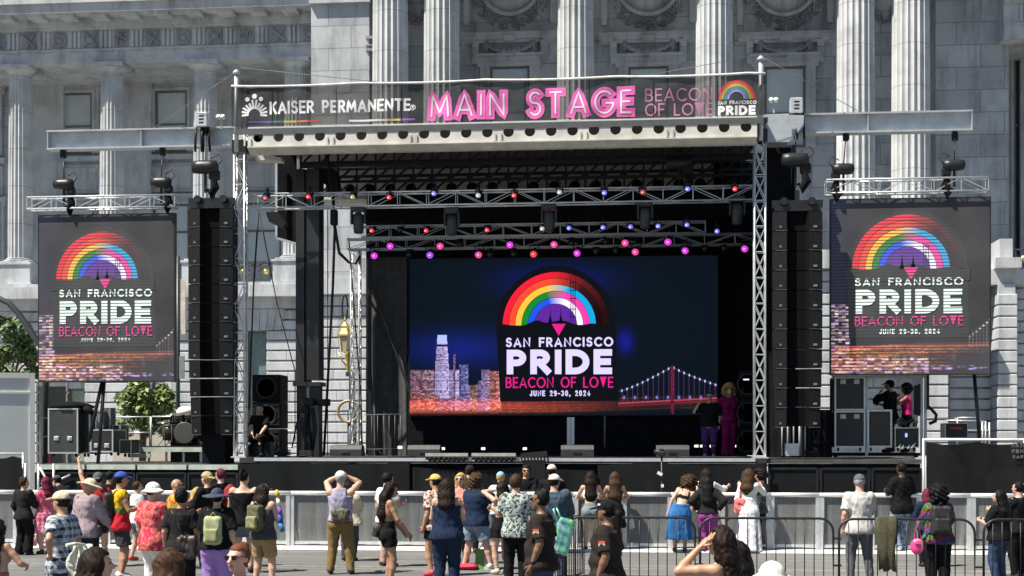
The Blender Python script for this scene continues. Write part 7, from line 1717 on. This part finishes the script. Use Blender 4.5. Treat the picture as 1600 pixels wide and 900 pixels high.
# -- at the barrier, trailer end
p = person(37, 745, 76, -12, "person in sheer black top and wide black trousers wearing an animal ear headband", f=True, hair=('bun', 'brown'), hat=('ears', mat("black_felt", (.015, .015, .015), .9)), top=dict(m=BLK2, sl=1.8, hem=.46, flare=.05), bottom=dict(m=BLK, flare=.028), arms=('relax', 'hold'), hy=-25)
p = person(72, 745, 75.5, 60, "person in a pink plaid summer dress with plum hair, holding an iced drink", f=True, g=1.28, skin='pink', hair=('shoulder', 'plum'), top=dict(m=cloth("pink_top", (.62, .10, .18)), sl=.6, hem=.58), bottom=dict(kind='skirt', name='skirt', m=cloth("pink_plaid", (.62, .10, .19), 'plaid', (.75, .35, .42), (.4, .02, .06), 1.4), waist=.62, to=.29, flare=.035), shoes=(.03, .03, .03), arms=('hold', 'low'), glasses=True, hy=10)
cup(p, "iced pink drink in a plastic cup held by the person in the pink dress", -1)
o = mat("ok", (.5, .5, .5)); t = thing("drink_cup", at(54, 862, 29.6), "clear plastic cup of pink drink standing on the ground at the barrier foot", "cup"); t.location.z = .05; b = MB(); q = t.location.copy(); b.lathe([(.05, 0), (.07, .22)], q, 12); b.build("beaker", mat("pink_drink", (.7, .32, .32), .3), t); b = MB(); b.lathe([(.074, .22), (.07, .25), (.02, .26)], q, 12); b.build("lid", WHITE, t)
person(107, 742, 70, 60, "person in dark work clothes bending down behind the barrier, below the road cases", skin='tan', hair=('short', 'black'), hat=('cap', cloth("charcoal", (.06, .062, .068))), H=1.7, lean=38, top=dict(m=BLK2, sl=1.8), bottom=dict(m=BLK), arms=('low', 'low'), group="crew")
person(171, 736, 70, 20, "person in black cap behind the barrier, between the raised arm and blue cap", skin='tan', hair=('short', 'black'), hat=('cap', BLK2), top=dict(m=BLK), bottom=dict(m=BLK), arms=('hold', 'hold'), group="crew", hy=-30)
p = person(97, 766, 130, 78, "person in a blue and white plaid shirt and cream cap, hand on hip", g=1.05, skin='tan', hair=('short', 'dark'), hat=('cap', WSTRAW), top=dict(m=cloth("blue_plaid", (.50, .54, .58), 'plaid', (.025, .04, .08), (.03, .03, .05), 1.0), hem=.40, sl=.75, fit=.02), bottom=dict(m=cloth("ink", (.02, .022, .03)), kind='shorts', cut=.9), arms=('hip', 'down'))
t = thing("towel", Vector((X(131, 15.4), 15.4, 1.05)), "white jacket tied at the waist of the person in the plaid shirt, hanging behind", "jacket"); b = MB(); q = t.location; rnd = random.Random(2); vs = []
for j in range(9):
    for i in range(8): w = .10 + .05 * math.sin(j * .45); vs.append((q.x + (i / 7 - .5) * 2 * w + .02 * math.sin(j * 1.3 + i), q.y - .05 - .03 * math.sin(i * 2.1 + j * .5), q.z + .12 - j * .062 - .03 * abs(math.sin(i * 1.2)) * (j > 6)))
b.add(vs, [(j * 8 + i, j * 8 + i + 1, j * 8 + i + 9, j * 8 + i + 8) for j in range(8) for i in range(7)], 0, True); o = b.build("cloth", cloth("off_white", (.62, .61, .53)), t); sm = o.modifiers.new("thickness", 'SOLIDIFY'); sm.thickness = .03; b = MB(); b.tube([(q.x + .06, q.y, q.z + .1), (q.x - .05, q.y - .1, q.z + .13), (q.x - .12, q.y - .2, q.z + .12)], .022, 6); b.build("sleeve", cloth("off_white", (.62, .61, .53)), t)
p = person(136, 746, 95, -30, "person in a lavender long sleeved shirt and wide straw hat, with a dark crossbody strap", g=1.12, skin='tan', hair=('short', 'grey'), hat=('sunhat', WSTRAW), top=dict(m=cloth("lavender", (.30, .235, .27)), sl=1.7, hem=.44, fit=.018), bottom=dict(m=cloth("ink", (.02, .022, .03))), arms=('relax', 'low'), hp=-18, hy=-20)
bag(p, "slim dark crossbody bag worn by the person in the lavender shirt", DKBAG, (.10, .03, .50), .2, .2, .08, "crossbody_bag", 'cross', 1)
person(153, 737, 84, 10, "person in a red shirt and backwards dark cap with one arm raised high", skin='light', hair=('short', 'dark'), hat=('capback', cloth("cap_slate", (.09, .10, .11))), top=dict(m=cloth("red", (.42, .025, .03))), bottom=dict(m=cloth("ink", (.02, .022, .03)), kind='shorts'), arms=(((.11, .08, .29), (1, 0, 0)), 'relax'))
p = person(188, 736, 92, -62, "person in a yellow, green and red sleeveless shirt and blue cap", skin='tan', hair=('short', 'black'), hat=('cap', cloth("royal_blue", (.04, .09, .38))), top=dict(m=cloth("rasta", (.50, .02, .035), 'bands', (.09, .20, .06), (.72, .44, .02)), sl=.25, hem=.45, fit=.018), bottom=dict(kind='shorts', m=GREY, cut=.85, flare=.012), arms=('hold', 'hold'), shoes=(.5, .5, .5), hy=12)
backpack(p, "black backpack on the person in the yellow and red shirt", BLKBAG, BLKBAG, .28, .44, .16)
phone(p, "dark phone held by the person in the blue cap", 1)
p = person(214, 880, 80, -50, "person mostly hidden behind the blue cap wearer, only bare legs and red shoes showing", H=1.55, skin='light', hair=('short', 'brown'), top=dict(m=WHT), bottom=dict(kind='shorts', m=LDEN), shoes=(.55, .07, .06), arms=('hold', 'hold'), legs=((.0, -.05, 0), (.06, .1, 0)))
p = person(238, 753, 105, -28, "person in a red tie dye shirt, white bucket hat and white trousers", skin='light', hair=('short', 'brown'), hat=('bucket', WHT), top=dict(m=cloth("red_dye", (.55, .025, .045), 'tiedye', (.66, .22, .20), (.48, .05, .14), 1.2), sl=.85, hem=.42, fit=.026), bottom=dict(m=WHT, fit=.016), arms=('down', 'hold'), hy=-45)
p = person(283, 764, 110, 4, "person with dark hair in plain black tee and trousers, dark bag at the hip", f=True, g=1.15, skin='tan', hair=('messy', 'black'), top=dict(m=BLK2, hem=.46, sl=.8, fit=.016), bottom=dict(m=BLK, kind='pants'), arms=('down', 'relax'))
bag(p, "dark brown bag slung over the person in the plain black tee", DKBAG, (.075, -.07, .51), .30, .34, .14, "shoulder_bag", 'cross', 1)
person(275, 748, 92, -55, "bald bearded person in a red, yellow and green striped shirt", skin='tan', g=1.1, hair=('bald', 'dark'), top=dict(m=cloth("reggae", (.45, .07, .03), 'tiedye', (.6, .42, .04), (.07, .22, .05), .8)), bottom=dict(m=BLK), arms=('face', 'hold'), hy=-15, glasses=True)
person(324, 736, 85, 62, "tall person in a long black outfit with a blond headscarf, looking toward the trailer", f=True, hair=('short', 'blond'), hat=('capback', cloth("headscarf", (.42, .33, .18))), top=dict(m=BLK, sl=1.8, hem=.40, flare=.04), bottom=dict(m=BLK), arms=('hold', 'hold'), shoes=(.05, .10, .07))
person(308, 762, 84, 5, "short person with long blond hair in a yellow outfit", f=True, hair=('long', 'blond'), top=dict(m=cloth("mustard", (.52, .36, .06)), sl=.6), bottom=dict(m=cloth("mustard", (.52, .36, .06))), arms=('hold', 'hold'))
person(345, 733, 75, 65, "person with swept red hair and sunglasses at the barrier, beside the mohawk wearer", skin='pink', hair=('messy', 'plum'), top=dict(m=BLK), bottom=dict(m=BLK), arms=('phone', 'phone'), glasses=True)
person(360, 757, 84, 10, "short person with bright red bob hair behind the denim bucket hat", f=True, hair=('shoulder', 'red'), top=dict(m=BLK2), bottom=dict(m=BLK), arms=('hold', 'hold'))
p = person(339, 762, 112, 0, "person in a dark denim bucket hat, black tee and wide purple trousers", f=True, g=1.12, hair=('short', 'black'), hat=('sunhat', cloth("dark_denim", (.05, .06, .095), 'denim', (.10, .12, .17))), top=dict(m=BLK, sl=.9, hem=.50, fit=.02), bottom=dict(m=cloth("purple", (.33, .20, .52)), fit=.024, flare=.022, waist=.58), arms=('hold', 'down'), skin='light')
backpack(p, "pale green backpack on the person in the denim bucket hat", mat("sage_nylon", (.33, .36, .19), .7), mat("sage_dark", (.26, .29, .14), .7), .25, .40, .14, .66)
person(381, 735, 88, 8, "person with a black mohawk and off shoulder black top over grey denim shorts", g=1.1, skin='light', hair=('mohawk', 'black'), top=dict(m=BLK, neck=.785, sl=0, hem=.46, fit=.028), bottom=dict(kind='shorts', m=GDEN, fit=.02), arms=('hold', 'hold'), hy=-20)
p = person(411, 755, 98, -25, "person in a camouflage cap and tan shorts with long dark hair and grey tank top", skin='light', g=1.12, hair=('long', 'dark'), hat=('cap', cloth("camo", (.20, .18, .12), 'tiedye', (.09, .09, .05), (.30, .27, .19), 2)), top=dict(m=GREY, sl=0, bare=TANK, hem=.47), bottom=dict(kind='shorts', m=TAN, fit=.014, cut=.9), arms=('hold', 'hold'), shoes=(.1, .09, .08), legs=((-.04, 0, 0), (.045, 0, 0)))
backpack(p, "olive camouflage backpack on the person in the camouflage cap", mat("camo_pack", (.10, .095, .05), .8, 0, .5, 20), mat("camo_pocket", (.22, .22, .11), .8, 0, .5, 25), .27, .42, .16, .68)
t = thing("rainbow_flag", at(437, 800, 21.6), "rolled rainbow flag in yellow, white, purple and blue beside the camouflage backpack", "flag"); cs = [(.60, .45, .05), (.75, .72, .6), (.25, .10, .40), (.03, .12, .45), (.05, .25, .5)]
for i, c in enumerate(cs):
    q0, q1 = at(432 + 2 * i + (0 if i < 3 else -1), 766 + 13 * i, 21.6), at(434 + 2 * i - (0 if i < 3 else 1), 778 + 13 * i, 21.6); b = MB(); b.tube([q0, (q0 + q1) / 2 + Vector((.01, -.02, 0)), q1], [.026 + .003 * i, .034, .028 + .003 * i], 8); b.build("stripe", cloth("flag_%d" % i, c), t)
# -- middle of the street
p = person(532, 735, 89, 2, "person in khaki trousers and white cap photographing the stage with both arms raised", skin='light', hair=('short', 'grey'), hat=('cap', WHT), top=dict(m=LILAC, sl=0, bare=TANK, hem=.52), bottom=dict(m=KHA, fit=.014, waist=.58), arms=('photo', 'photo'), legs=((-.035, 0, 0), (.035, 0, 0)))
phone(p, "camera phone held up by the person in khaki trousers", 1, True)
bag(p, "olive waist bag with leather trim on the person in khaki trousers", mat("olive_bag", (.09, .085, .05), .6), (.02, -.105, .585), .32, .22, .12, "waist_bag", 'waist', 1)
person(545, 752, 80, -10, "person in a loose cream shirt mostly hidden by the photographer in khaki trousers", f=True, g=1.2, hair=('long', 'black'), top=dict(m=CREAMC, sl=.9, hem=.45, flare=.1, fit=.03), bottom=dict(m=GREY), arms=('hold', 'hold'))
p = person(606, 752, 98, -68, "person with long dark wavy hair, bare back and black shorts, looking down", f=True, skin='olive', hair=('long', 'dark'), top=dict(m=cloth("peach", (.42, .21, .14)), sl=0, hem=.68, neck=.80, fit=.006), bottom=dict(kind='shorts', m=BLK, cut=.5, waist=.63), arms=('low', 'low'), hp=-22)
phone(p, "dark phone held low by the person in black shorts", 1); bag(p, "small black pouch at the waist of the person with the bare back", BLKBAG, (-.05, -.10, .53), .16, .18, .1, "waist_pouch", 'waist', -1)
person(604, 738, 84, -40, "person in a white tee and dusty pink trousers behind the person in black shorts", skin='light', hair=('messy', 'black'), top=dict(m=WHT, hem=.47), bottom=dict(m=cloth("dusty_pink", (.40, .25, .22))), arms=('relax', 'hold'), hp=-10)
person(681, 740, 90, 55, "bearded person in a yellow cap and white floral shirt", skin='tan', g=1.12, hair=('short', 'dark'), hat=('cap', cloth("yellow_cap", (.55, .39, .14))), top=dict(m=cloth("white_floral", (.62, .55, .48), 'floral', (.42, .09, .09), (.15, .05, .05), .9), hem=.45, sl=.85, fit=.02), bottom=dict(kind='shorts', m=BLK), arms=('down', 'down'), shoes=(.5, .06, .08))
p = person(698, 748, 100, 3, "person in a sleeveless navy jumpsuit with shoulder length brown hair", f=True, g=1.18, skin='light', hair=('shoulder', 'dark'), top=dict(m=NAVY, sl=0, bare=TANK, hem=.46, fit=.016), bottom=dict(m=NAVY, fit=.018), arms=('hold', 'hold'))
b = MB(); c = p['T']((0, -.085, .72)); b.bar(c + V3(-.035, 0, 0), c + V3(.035, 0, 0), .014, .022); b.bar(c + V3(0, 0, -.035), c + V3(0, 0, .035), .014, .022); p['child']("white_emblem", b, WHITE)
person(720, 739, 82, 172, "person with long blond hair and dark sunglasses facing away from the stage", f=True, skin='light', hair=('long', 'blond'), top=dict(m=cloth("coral", (.55, .25, .2)), sl=0, bare=TANK), bottom=dict(m=BLK), arms=('hold', 'hold'), glasses=True)
person(734, 726, 75, 5, "tall person in black cap and dark shirt at the barrier behind the curly hair", hair=('short', 'dark'), hat=('cap', BLK2), top=dict(m=GREY), bottom=dict(m=BLK), arms=('hold', 'hold'))
person(744, 741, 86, -35, "person with curly brown hair, navy tee and light denim shorts standing with legs apart", g=1.18, skin='light', hair=('curly', 'brown'), top=dict(m=NAVY, sl=.7, fit=.018), bottom=dict(kind='shorts', m=LDEN, fit=.022, cut=.85), arms=('hold', 'reach'), shoes=(.62, .62, .6), legs=((-.06, -.05, 0), (.09, .06, 0)))
person(782, 736, 75, 5, "person in a light blue cap and white shirt leaning on the barrier", hair=('short', 'blond'), hat=('cap', cloth("sky_cap", (.22, .42, .58))), top=dict(m=cloth("pale_blue", (.50, .58, .62))), bottom=dict(m=DEN), arms=('rail', 'rail'), lean=8)
p = person(784, 752, 89, 40, "person with brown hair and bare shoulders shading the eyes, in a short black skirt", f=True, skin='light', hair=('shoulder', 'dark'), top=dict(m=cloth("nude", (.52, .36, .28)), sl=0, hem=.64, neck=.79, fit=.008), bottom=dict(kind='skirt', m=BLK, waist=.62, to=.40, flare=.025), arms=('brow', 'phone'), shoes=(.5, .42, .35))
p = person(806, 742, 97, 2, "person in a grey palm leaf print shirt and black trousers", skin='light', hair=('messy', 'brown'), top=dict(m=cloth("palm", (.42, .47, .46), 'floral', (.12, .16, .15), (.03, .05, .04), 1.1), hem=.44, sl=.85, fit=.024), bottom=dict(m=BLK, fit=.014), arms=('hold', 'hold'), hy=-15)
person(822, 727, 70, 190, "person in black facing the crowd from behind the barrier, arms folded", skin='tan', hair=('messy', 'dark'), top=dict(m=BLK, sl=1.7), bottom=dict(m=BLK), arms=('cross', 'cross'), group="crew", glasses=True)
PATCH = cloth("dark_polo", (.026, .020, .019))
def patches(p, sd, red=True):
    b = MB(); c = (p['sho'][sd] * .58 + p['elbow'][sd] * .42) + p['R'] @ V3(sd * .045 * p['H'], .0, 0); b.cbox(c, (.012, .075, .03)); p['child']("sleeve_flag", b, mat("patch_red", (.55, .08, .05), .6)); b = MB(); b.cbox(c - V3(0, 0, .03), (.012, .075, .03)); p['child']("sleeve_flag", b, mat("patch_pale", (.5, .5, .42), .6))
p = person(846, 765, 130, 76, "person in a dark brown tee with sleeve patches, sunglasses and slick tied hair, striding past", f=True, g=1.22, skin='brown', hair=('bun', 'black'), top=dict(m=PATCH, sl=.8, hem=.45, fit=.018), bottom=dict(m=DEN), arms=('down', 'down'), glasses=True, legs=((0, .12, 0), (0, -.10, .02)), hx=None)
patches(p, -1); b = MB(); w = p['wrist'][-1]; b.lathe([(.034, -.016), (.038, 0), (.034, .016)], w - p['dir'][-1] * .03, 12); p['child']("watch", b, BLACK)
t = thing("tote_bag", at(880, 838, 18.5), "shiny green and blue tote bag hanging behind the person with sleeve patches", "bag"); k = N("holographic"); n = k.n("TexNoise", Scale=9, Detail=3); n.inputs["Distortion"].default_value = 2; k.l(k.coord(), n.inputs[0]); k.set(Base_Color=k.ramp(n.outputs[0], [(.25, (.06, .35, .12)), (.42, (.25, .6, .3)), (.52, (.06, .3, .5)), (.62, (.4, .6, .55)), (.75, (.1, .25, .45))]), Roughness=.22, Metallic=.4)
b = MB(); q = t.location; F = Field(np.array(q) - .5, np.array(q) + .5, .016); F.fun(np.array(q) - .45, np.array(q) + .45, lambda P: (lambda r: np.linalg.norm(np.maximum(r, 0), axis=-1) + np.minimum(r.max(-1), 0) - .05)(np.abs((P - np.array(q)) @ roty(-.22).T) - V3(.06, .015, .19)), 0); wrinkle(F, .008, 2.0); V, Q = F.mesh(); b.add(V.tolist(), Q.tolist(), 0, True); b.build("sack", k.m, t, fix=False); b = MB(); b.tube([q + Vector((-.08, 0, .19)), q + Vector((-.13, 0, .36)), q + Vector((-.09, 0, .38)), q + Vector((-.01, 0, .2))], .012, 6); b.build("handle", k.m, t)
person(866, 740, 92, 4, "person in a slate blue hooded jacket and white cap turned forward", g=1.08, hair=('short', 'dark'), hat=('cap', WHT), top=dict(m=cloth("slate", (.055, .085, .12)), sl=1.85, fit=.03, hem=.44), bottom=dict(m=DEN), arms=('hold', 'hold'), hy=-25)
person(862, 725, 75, 0, "tall person in a black tee and pale cap at the barrier", skin='tan', hair=('short', 'dark'), hat=('cap', cloth("pale_cap", (.58, .57, .52))), top=dict(m=BLK, sl=.8), bottom=dict(m=BLK), arms=('hold', 'hold'))
person(923, 736, 73.8, 4, "person in a white crop top and grey shorts leaning on the barrier rail", f=True, skin='light', hair=('long', 'dark'), top=dict(m=WHT, sl=0, bare=TANK, hem=.66), bottom=dict(kind='shorts', m=GDEN, cut=.4, waist=.60), arms=('rail', 'rail'), lean=9)
p = person(961, 737, 73.8, 3, "person with long light brown hair in a black lace dress at the barrier rail", f=True, skin='tan', hair=('long', 'brown'), top=dict(m=cloth("lace", (.02, .017, .015), 'lace', (.10, .06, .045), (.03, .02, .02), 2), sl=0, bare=TANK, hem=.56), bottom=dict(kind='skirt', m=BLK, waist=.60, to=.30, flare=.03), arms=('rail', 'rail'), lean=8)
b = MB(); 
p = person(949, 780, 140, 74, "person in a black cap and dark tee with a red print on the back", f=True, g=1.28, skin='brown', hair=('pony', 'black'), hat=('cap', BLK), top=dict(m=PATCH, sl=.85, hem=.44, fit=.02), bottom=dict(m=cloth("black_twill", (.022, .02, .02))), arms=('down', 'down'), legs=((0, .06, 0), (0, -.06, 0)))
patches(p, -1); b = MB(); c = p['T']((-.02, -.072, .77)); b.cbox(c, (.13, .012, .09)); p['child']("red_print", b, mat("red_print", (.42, .03, .035), .7))
b = MB(); b.cbox(p['HP'](-.05, .03, .045), (.01, .03, .02)); p['child']("cap_badge", b, WHITE)
p = person(1062, 740, 74.5, -6, "person with a cloud of curly brown hair bending forward, in a blue wrap skirt", f=True, skin='light', H=1.66, lean=24, side=16, hair=('bigcurl', 'brown'), top=dict(m=BLK, sl=0, bare=STRAPS, hem=.68, fit=.006), bottom=dict(kind='skirt', m=cloth("blue_wrap", (.03, .13, .34), 'denim', (.07, .24, .50)), fit=.034, waist=.615, to=.17, flare=.045), arms=('down', 'down'), hp=-15)
person(1106, 745, 74.5, -4, "person in a black jacket with long black hair and magenta trousers", f=True, g=1.12, hair=('long', 'black'), top=dict(m=cloth("black_printed", (.017, .017, .018)), sl=1.9, fit=.026, hem=.52), bottom=dict(m=cloth("magenta", (.28, .05, .24)), fit=.016, flare=.02), arms=('hip', 'hip'))
person(1104, 732, 73.2, -35, "person with dark wavy hair and white sleeves, just behind the black jacket wearer", f=True, hair=('shoulder', 'dark'), top=dict(m=WHT, sl=1.5), bottom=dict(m=BLK), arms=('hold', 'reach'))
p = person(1170, 732, 74.5, -22, "person in a long white dress with wavy brown hair", f=True, skin='light', hair=('shoulder', 'brown'), top=dict(m=WHT, sl=1.5, hem=.56, fit=.01), bottom=dict(kind='skirt', m=cloth("white_skirt", (.66, .65, .70)), waist=.66, to=.02, flare=.062), arms=('down', 'hug'), hy=-20)
bag(p, "salmon pink shoulder bag on the person in the white dress", mat("salmon_cloth", (.58, .17, .16), .8, 0, .3, 12), (-.085, -.03, .56), .30, .36, .18, "shoulder_bag", 'shoulder', -1, .012)
person(1189, 733, 73.4, 60, "person with curly dark hair and grey tee embracing the white dress wearer", skin='light', hair=('curly', 'dark'), top=dict(m=GREY), bottom=dict(m=BLK), arms=('hug', 'hug'), glasses=True)
# -- barricade end
p = person(1343, 740, 94, 3, "person in a light grey shirt, charcoal trousers and grey cap, standing with one arm hanging", skin='pink', g=1.08, hair=('short', 'grey'), hat=('cap', cloth("grey_cap", (.10, .105, .12))), top=dict(m=cloth("light_grey", (.50, .49, .48)), sl=.8, hem=.45, fit=.017), bottom=dict(m=cloth("slate_trousers", (.10, .10, .115)), fit=.010), arms=('down', 'phone'), legs=((-.02, 0, 0), (.035, 0, 0)))
p = person(1409, 722, 74.5, 30, "tall person in a black tee and bleached jeans looking at a phone by the barrier", skin='dark', hair=('short', 'black'), top=dict(m=BLK, sl=.9, hem=.43, fit=.024), bottom=dict(m=cloth("bleached", (.06, .10, .19), 'tiedye', (.30, .36, .45), (.10, .15, .25)), fit=.016), arms=('hold', 'relax'), shoes=(.55, .54, .5), legs=((-.02, -.05, .03), (0, .04, 0)))
phone(p, "white phone held by the person in bleached jeans", -1)
p = person(1466, 761, 98, 2, "person in a rainbow check sweater with tousled black hair and black trousers", f=True, g=1.2, skin='olive', hair=('bigcurl', 'black'), top=dict(m=cloth("rainbow_check", (.016, .016, .02), 'check', scale=1.3), sl=.9, hem=.44, fit=.028), bottom=dict(m=BLK, fit=.018, flare=.012), arms=('hold', 'hold'))
backpack(p, "large black backpack over the rainbow check sweater", BLKBAG, BLKBAG, .32, .46, .17, .68)
p2 = person(1449, 764, 84, 10, "person with maroon hair beside the rainbow check sweater", f=True, hair=('long', 'plum'), top=dict(m=NAVY, sl=1.2), bottom=dict(m=BLK), arms=('hold', 'relax'))
t = thing("handbag", Vector((X(1433, 22.4), 22.4, .72)), "hot pink round handbag hanging in front of the black steel barricade", "bag"); q = t.location; b = MB(); F = Field(np.array(q) - .3, np.array(q) + .3, .014); F.ell(np.array(q) + V3(0, 0, -.02), V3(.105, .06, .13), 0); V, Q = F.mesh(); b.add(V.tolist(), Q.tolist(), 0, True); b.build("pouch", mat("hot_pink", (.75, .06, .25), .35), t, fix=False); b = MB(); b.tube([q + Vector((-.06, -.075, .05)), q + Vector((.0, -.09, .09)), q + Vector((.06, -.075, .05)), q + Vector((.05, -.08, -.08))], .014, 6); b.build("trim", mat("pale_pink", (.75, .40, .48), .4), t); b = MB(); b.tube([q + Vector((-.05, 0, .1)), q + Vector((.02, .1, .42)), q + Vector((.06, 0, .1))], .008, 5); b.build("strap", mat("hot_pink", (.75, .06, .25), .35), t)
person(1562, 765, 96, 45, "person in a black tee and blue jeans with shoulder length black hair, looking sideways", f=True, g=1.25, skin='light', hair=('shoulder', 'black'), top=dict(m=BLK, sl=.9, hem=.47, fit=.02), bottom=dict(m=DEN, fit=.012), arms=('hold', 'hold'), hy=20)
person(1592, 752, 92, 42, "person in black at the picture edge with an arm around the person in blue jeans", skin='light', hair=('short', 'black'), top=dict(m=BLK, sl=.6), bottom=dict(m=BLK), arms=(((.02, .24, -.10), (.3, -.4, -1)), 'down'))
person(1606, 752, 80, -10, "person in a pale mint cap at the picture edge behind the couple", hair=('short', 'brown'), hat=('cap', cloth("mint_cap", (.40, .50, .46))), top=dict(m=GREY), bottom=dict(m=BLK), arms=('hold', 'hold'))
# -- nearest the camera, cropped by the frame
p = person(1128, 822, 198, 68, "person with long dark hair and white strappy top shading the eyes with one hand", f=True, skin='tan', hair=('long', 'dark'), top=dict(m=WHT, sl=0, bare=STRAPS, hem=.60, fit=.006), bottom=dict(m=DEN), arms=(((-.015, .085, .10), (.35, 1, -.12)), 'down'), group="people nearest the camera")
person(1152, 845, 190, 55, "person with long straight dark hair and bare shoulders, lower than the one shading the eyes", f=True, skin='tan', hair=('long', 'dark'), top=dict(m=WHT, sl=0, neck=.78, hem=.6), bottom=dict(m=DEN), arms=('hold', 'hold'), group="people nearest the camera")
person(1208, 876, 230, 40, "person in a white bucket hat at the bottom edge, only the hat showing", hair=('short', 'brown'), hat=('bucket', WHT), top=dict(m=GREY), bottom=dict(m=DEN), arms=('down', 'down'), group="people nearest the camera")
person(149, 856, 225, -38, "person with sleek dark hair cropped at the shoulders, in front of the plaid shirt", f=True, hair=('shoulder', 'dark'), top=dict(m=cloth("pale_pink_top", (.5, .3, .3)), sl=0, bare=TANK), bottom=dict(m=DEN), arms=('hold', 'hold'), hy=-25, group="people nearest the camera")
person(265, 857, 215, 8, "person with tousled brown hair seen from behind, cropped at the shoulders", f=True, hair=('long', 'brown'), top=dict(m=GREY), bottom=dict(m=DEN), arms=('down', 'down'), group="people nearest the camera")
person(374, 849, 208, 158, "smiling person in dark sunglasses with auburn hair pinned up, facing the camera", f=True, skin='pink', hair=('bun', 'auburn'), top=dict(m=cloth("slate_top", (.10, .12, .2)), sl=0, bare=TANK), bottom=dict(m=DEN), arms=('down', 'down'), glasses=True, group="people nearest the camera")
person(-4, 812, 140, -20, "tanned person with long black hair and pink skirt, partly outside the picture", f=True, skin='tan', hair=('long', 'black'), top=dict(m=cloth("nude", (.52, .36, .28)), sl=0, bare=TANK, hem=.6), bottom=dict(kind='skirt', m=cloth("rose_skirt", (.42, .15, .17)), to=.2), arms=('down', ((.03, .17, -.16), (1, 0, -1))), group="people nearest the camera")
# -- on the stage
G = "people on the stage"
p = person(407, 635, 61.5, 178, "person in a black tee with white badge sitting against the speaker stack", H=1.78, z0=DZ, g=1.1, hair=('short', 'dark'), hat=('band', BLK), top=dict(m=BLK, sl=.8), bottom=dict(m=BLK), pel=(0, 0, -.245), legs=((-.03, .235, 0), (.03, .235, 0)), arms=('lap', 'lap'), hp=-12, group=G)
b = MB(); b.cbox(p['T']((.0, .075, .66)), (.06, .01, .09)); p['child']("badge", b, WHITE)
t = thing("stool_case", Vector((X(407, 35.9), 35.9, DZ)), "low black case used as a seat by the seated person", "case"); b = MB(); q = p['o'].location; b.box(q.x - .28, q.x + .28, q.y - .14, q.y + .3, DZ + .002, DZ + .37); b.build("box", CASE2, t); b = MB(); b.box(q.x - .285, q.x + .285, q.y - .145, q.y + .305, DZ + .371, DZ + .39); b.build("lid", CASE2, t)
p = person(1109, 640, 62, 170, "person on stage in black top, purple trousers and pink shoes, hand raised to face", H=1.62, z0=DZ, f=True, g=1.3, skin='light', hair=('bun', 'auburn'), top=dict(m=BLK, sl=.95, hem=.48, fit=.02), bottom=dict(m=cloth("deep_purple", (.07, .03, .13)), fit=.012), shoes=(.75, .25, .4), arms=('down', ((.06, .1, .02), (1, .1, -1))), glasses=True, group=G)
person(1139, 620, 60, 200, "person in a hot pink suit with big fair hair behind the one in purple trousers", H=1.84, z0=DZ, f=True, skin='light', hair=('bigcurl', 'blond'), top=dict(m=cloth("hot_pink_suit", (.26, .012, .10)), sl=1.9, hem=.5), bottom=dict(m=cloth("hot_pink_suit", (.26, .012, .10)), flare=.03), arms=('down', 'hip'), legs=((.05, 0, 0), (-.02, 0, 0)), group=G)
person(1391, 594, 63, 60, "person in a black cap and black shirt talking by the crew booth", H=1.79, z0=DZ + .12, skin='light', g=1.12, hair=('short', 'black'), hat=('cap', BLK), top=dict(m=BLK, sl=1.6, fit=.02), bottom=dict(m=BLK), arms=('face', 'hold'), group=G)
person(1417, 601, 63, 80, "person in a hot pink vest with short dark hair at the crew booth", H=1.68, z0=DZ + .12, skin='brown', f=True, hair=('curly', 'black'), top=dict(m=cloth("hot_pink_vest", (.72, .03, .22)), sl=0, bare=TANK, hem=.55, fit=.014), bottom=dict(m=BLK), arms=('face', 'relax'), group=G)
t = thing("crew_platform", Vector((X(1404, 35.4), 35.4, DZ)), "low black platform under the two crew people behind the racks", "platform"); b = MB(); b.box(X(1300, 35.3), X(1438, 35.3), 35.15, 36.6, DZ + .04, DZ + .115); b.build("deck", BLACK, t); b = MB()
for xx in (X(1306, 35.3), X(1432, 35.3)): b.box(xx - .04, xx + .04, 35.3, 35.4, DZ, DZ + .039)
b.build("leg", BLACK, t)
# -- bits on the ground between the feet
t = thing("shopping_bag", Vector((X(757, 25.6), 25.6, 0)), "green and clear plastic bag with food standing on the asphalt behind the denim shorts", "bag"); q = t.location; b = MB(); b.prism_x([(q.y - .1, 0), (q.y + .1, 0), (q.y + .06, .36), (q.y - .06, .36)], q.x - .16, q.x + .0); b.build("green_half", mat("bag_green", (.12, .30, .07), .4), t); b = MB(); b.prism_x([(q.y - .11, 0), (q.y + .11, 0), (q.y + .08, .40), (q.y - .05, .40)], q.x + .003, q.x + .2); b.build("clear_half", mat("bag_clear", (.42, .45, .44), .25), t); b = MB(); b.tube([q + Vector((-.1, -.05, .36)), q + Vector((0, -.06, .5)), q + Vector((.1, -.05, .40))], .012, 6); b.build("handle", mat("bag_green", (.12, .30, .07), .4), t)
t = thing("red_cushion", Vector((X(730, 25.4), 25.4, 0)), "small red seat cushion on the asphalt beside the green plastic bag", "cushion"); q = t.location; b = MB(); b.cbox(q + Vector((0, 0, .06)), (.36, .25, .11), 0, None, .04); b.build("pad", mat("red_cushion", (.55, .02, .06), .7), t); b = MB(); b.tube([q + Vector((-.17, -.13, .06)), q + Vector((.17, -.13, .06))], .014, 6); b.build("piping", mat("red_piping", (.4, .02, .04), .7), t)
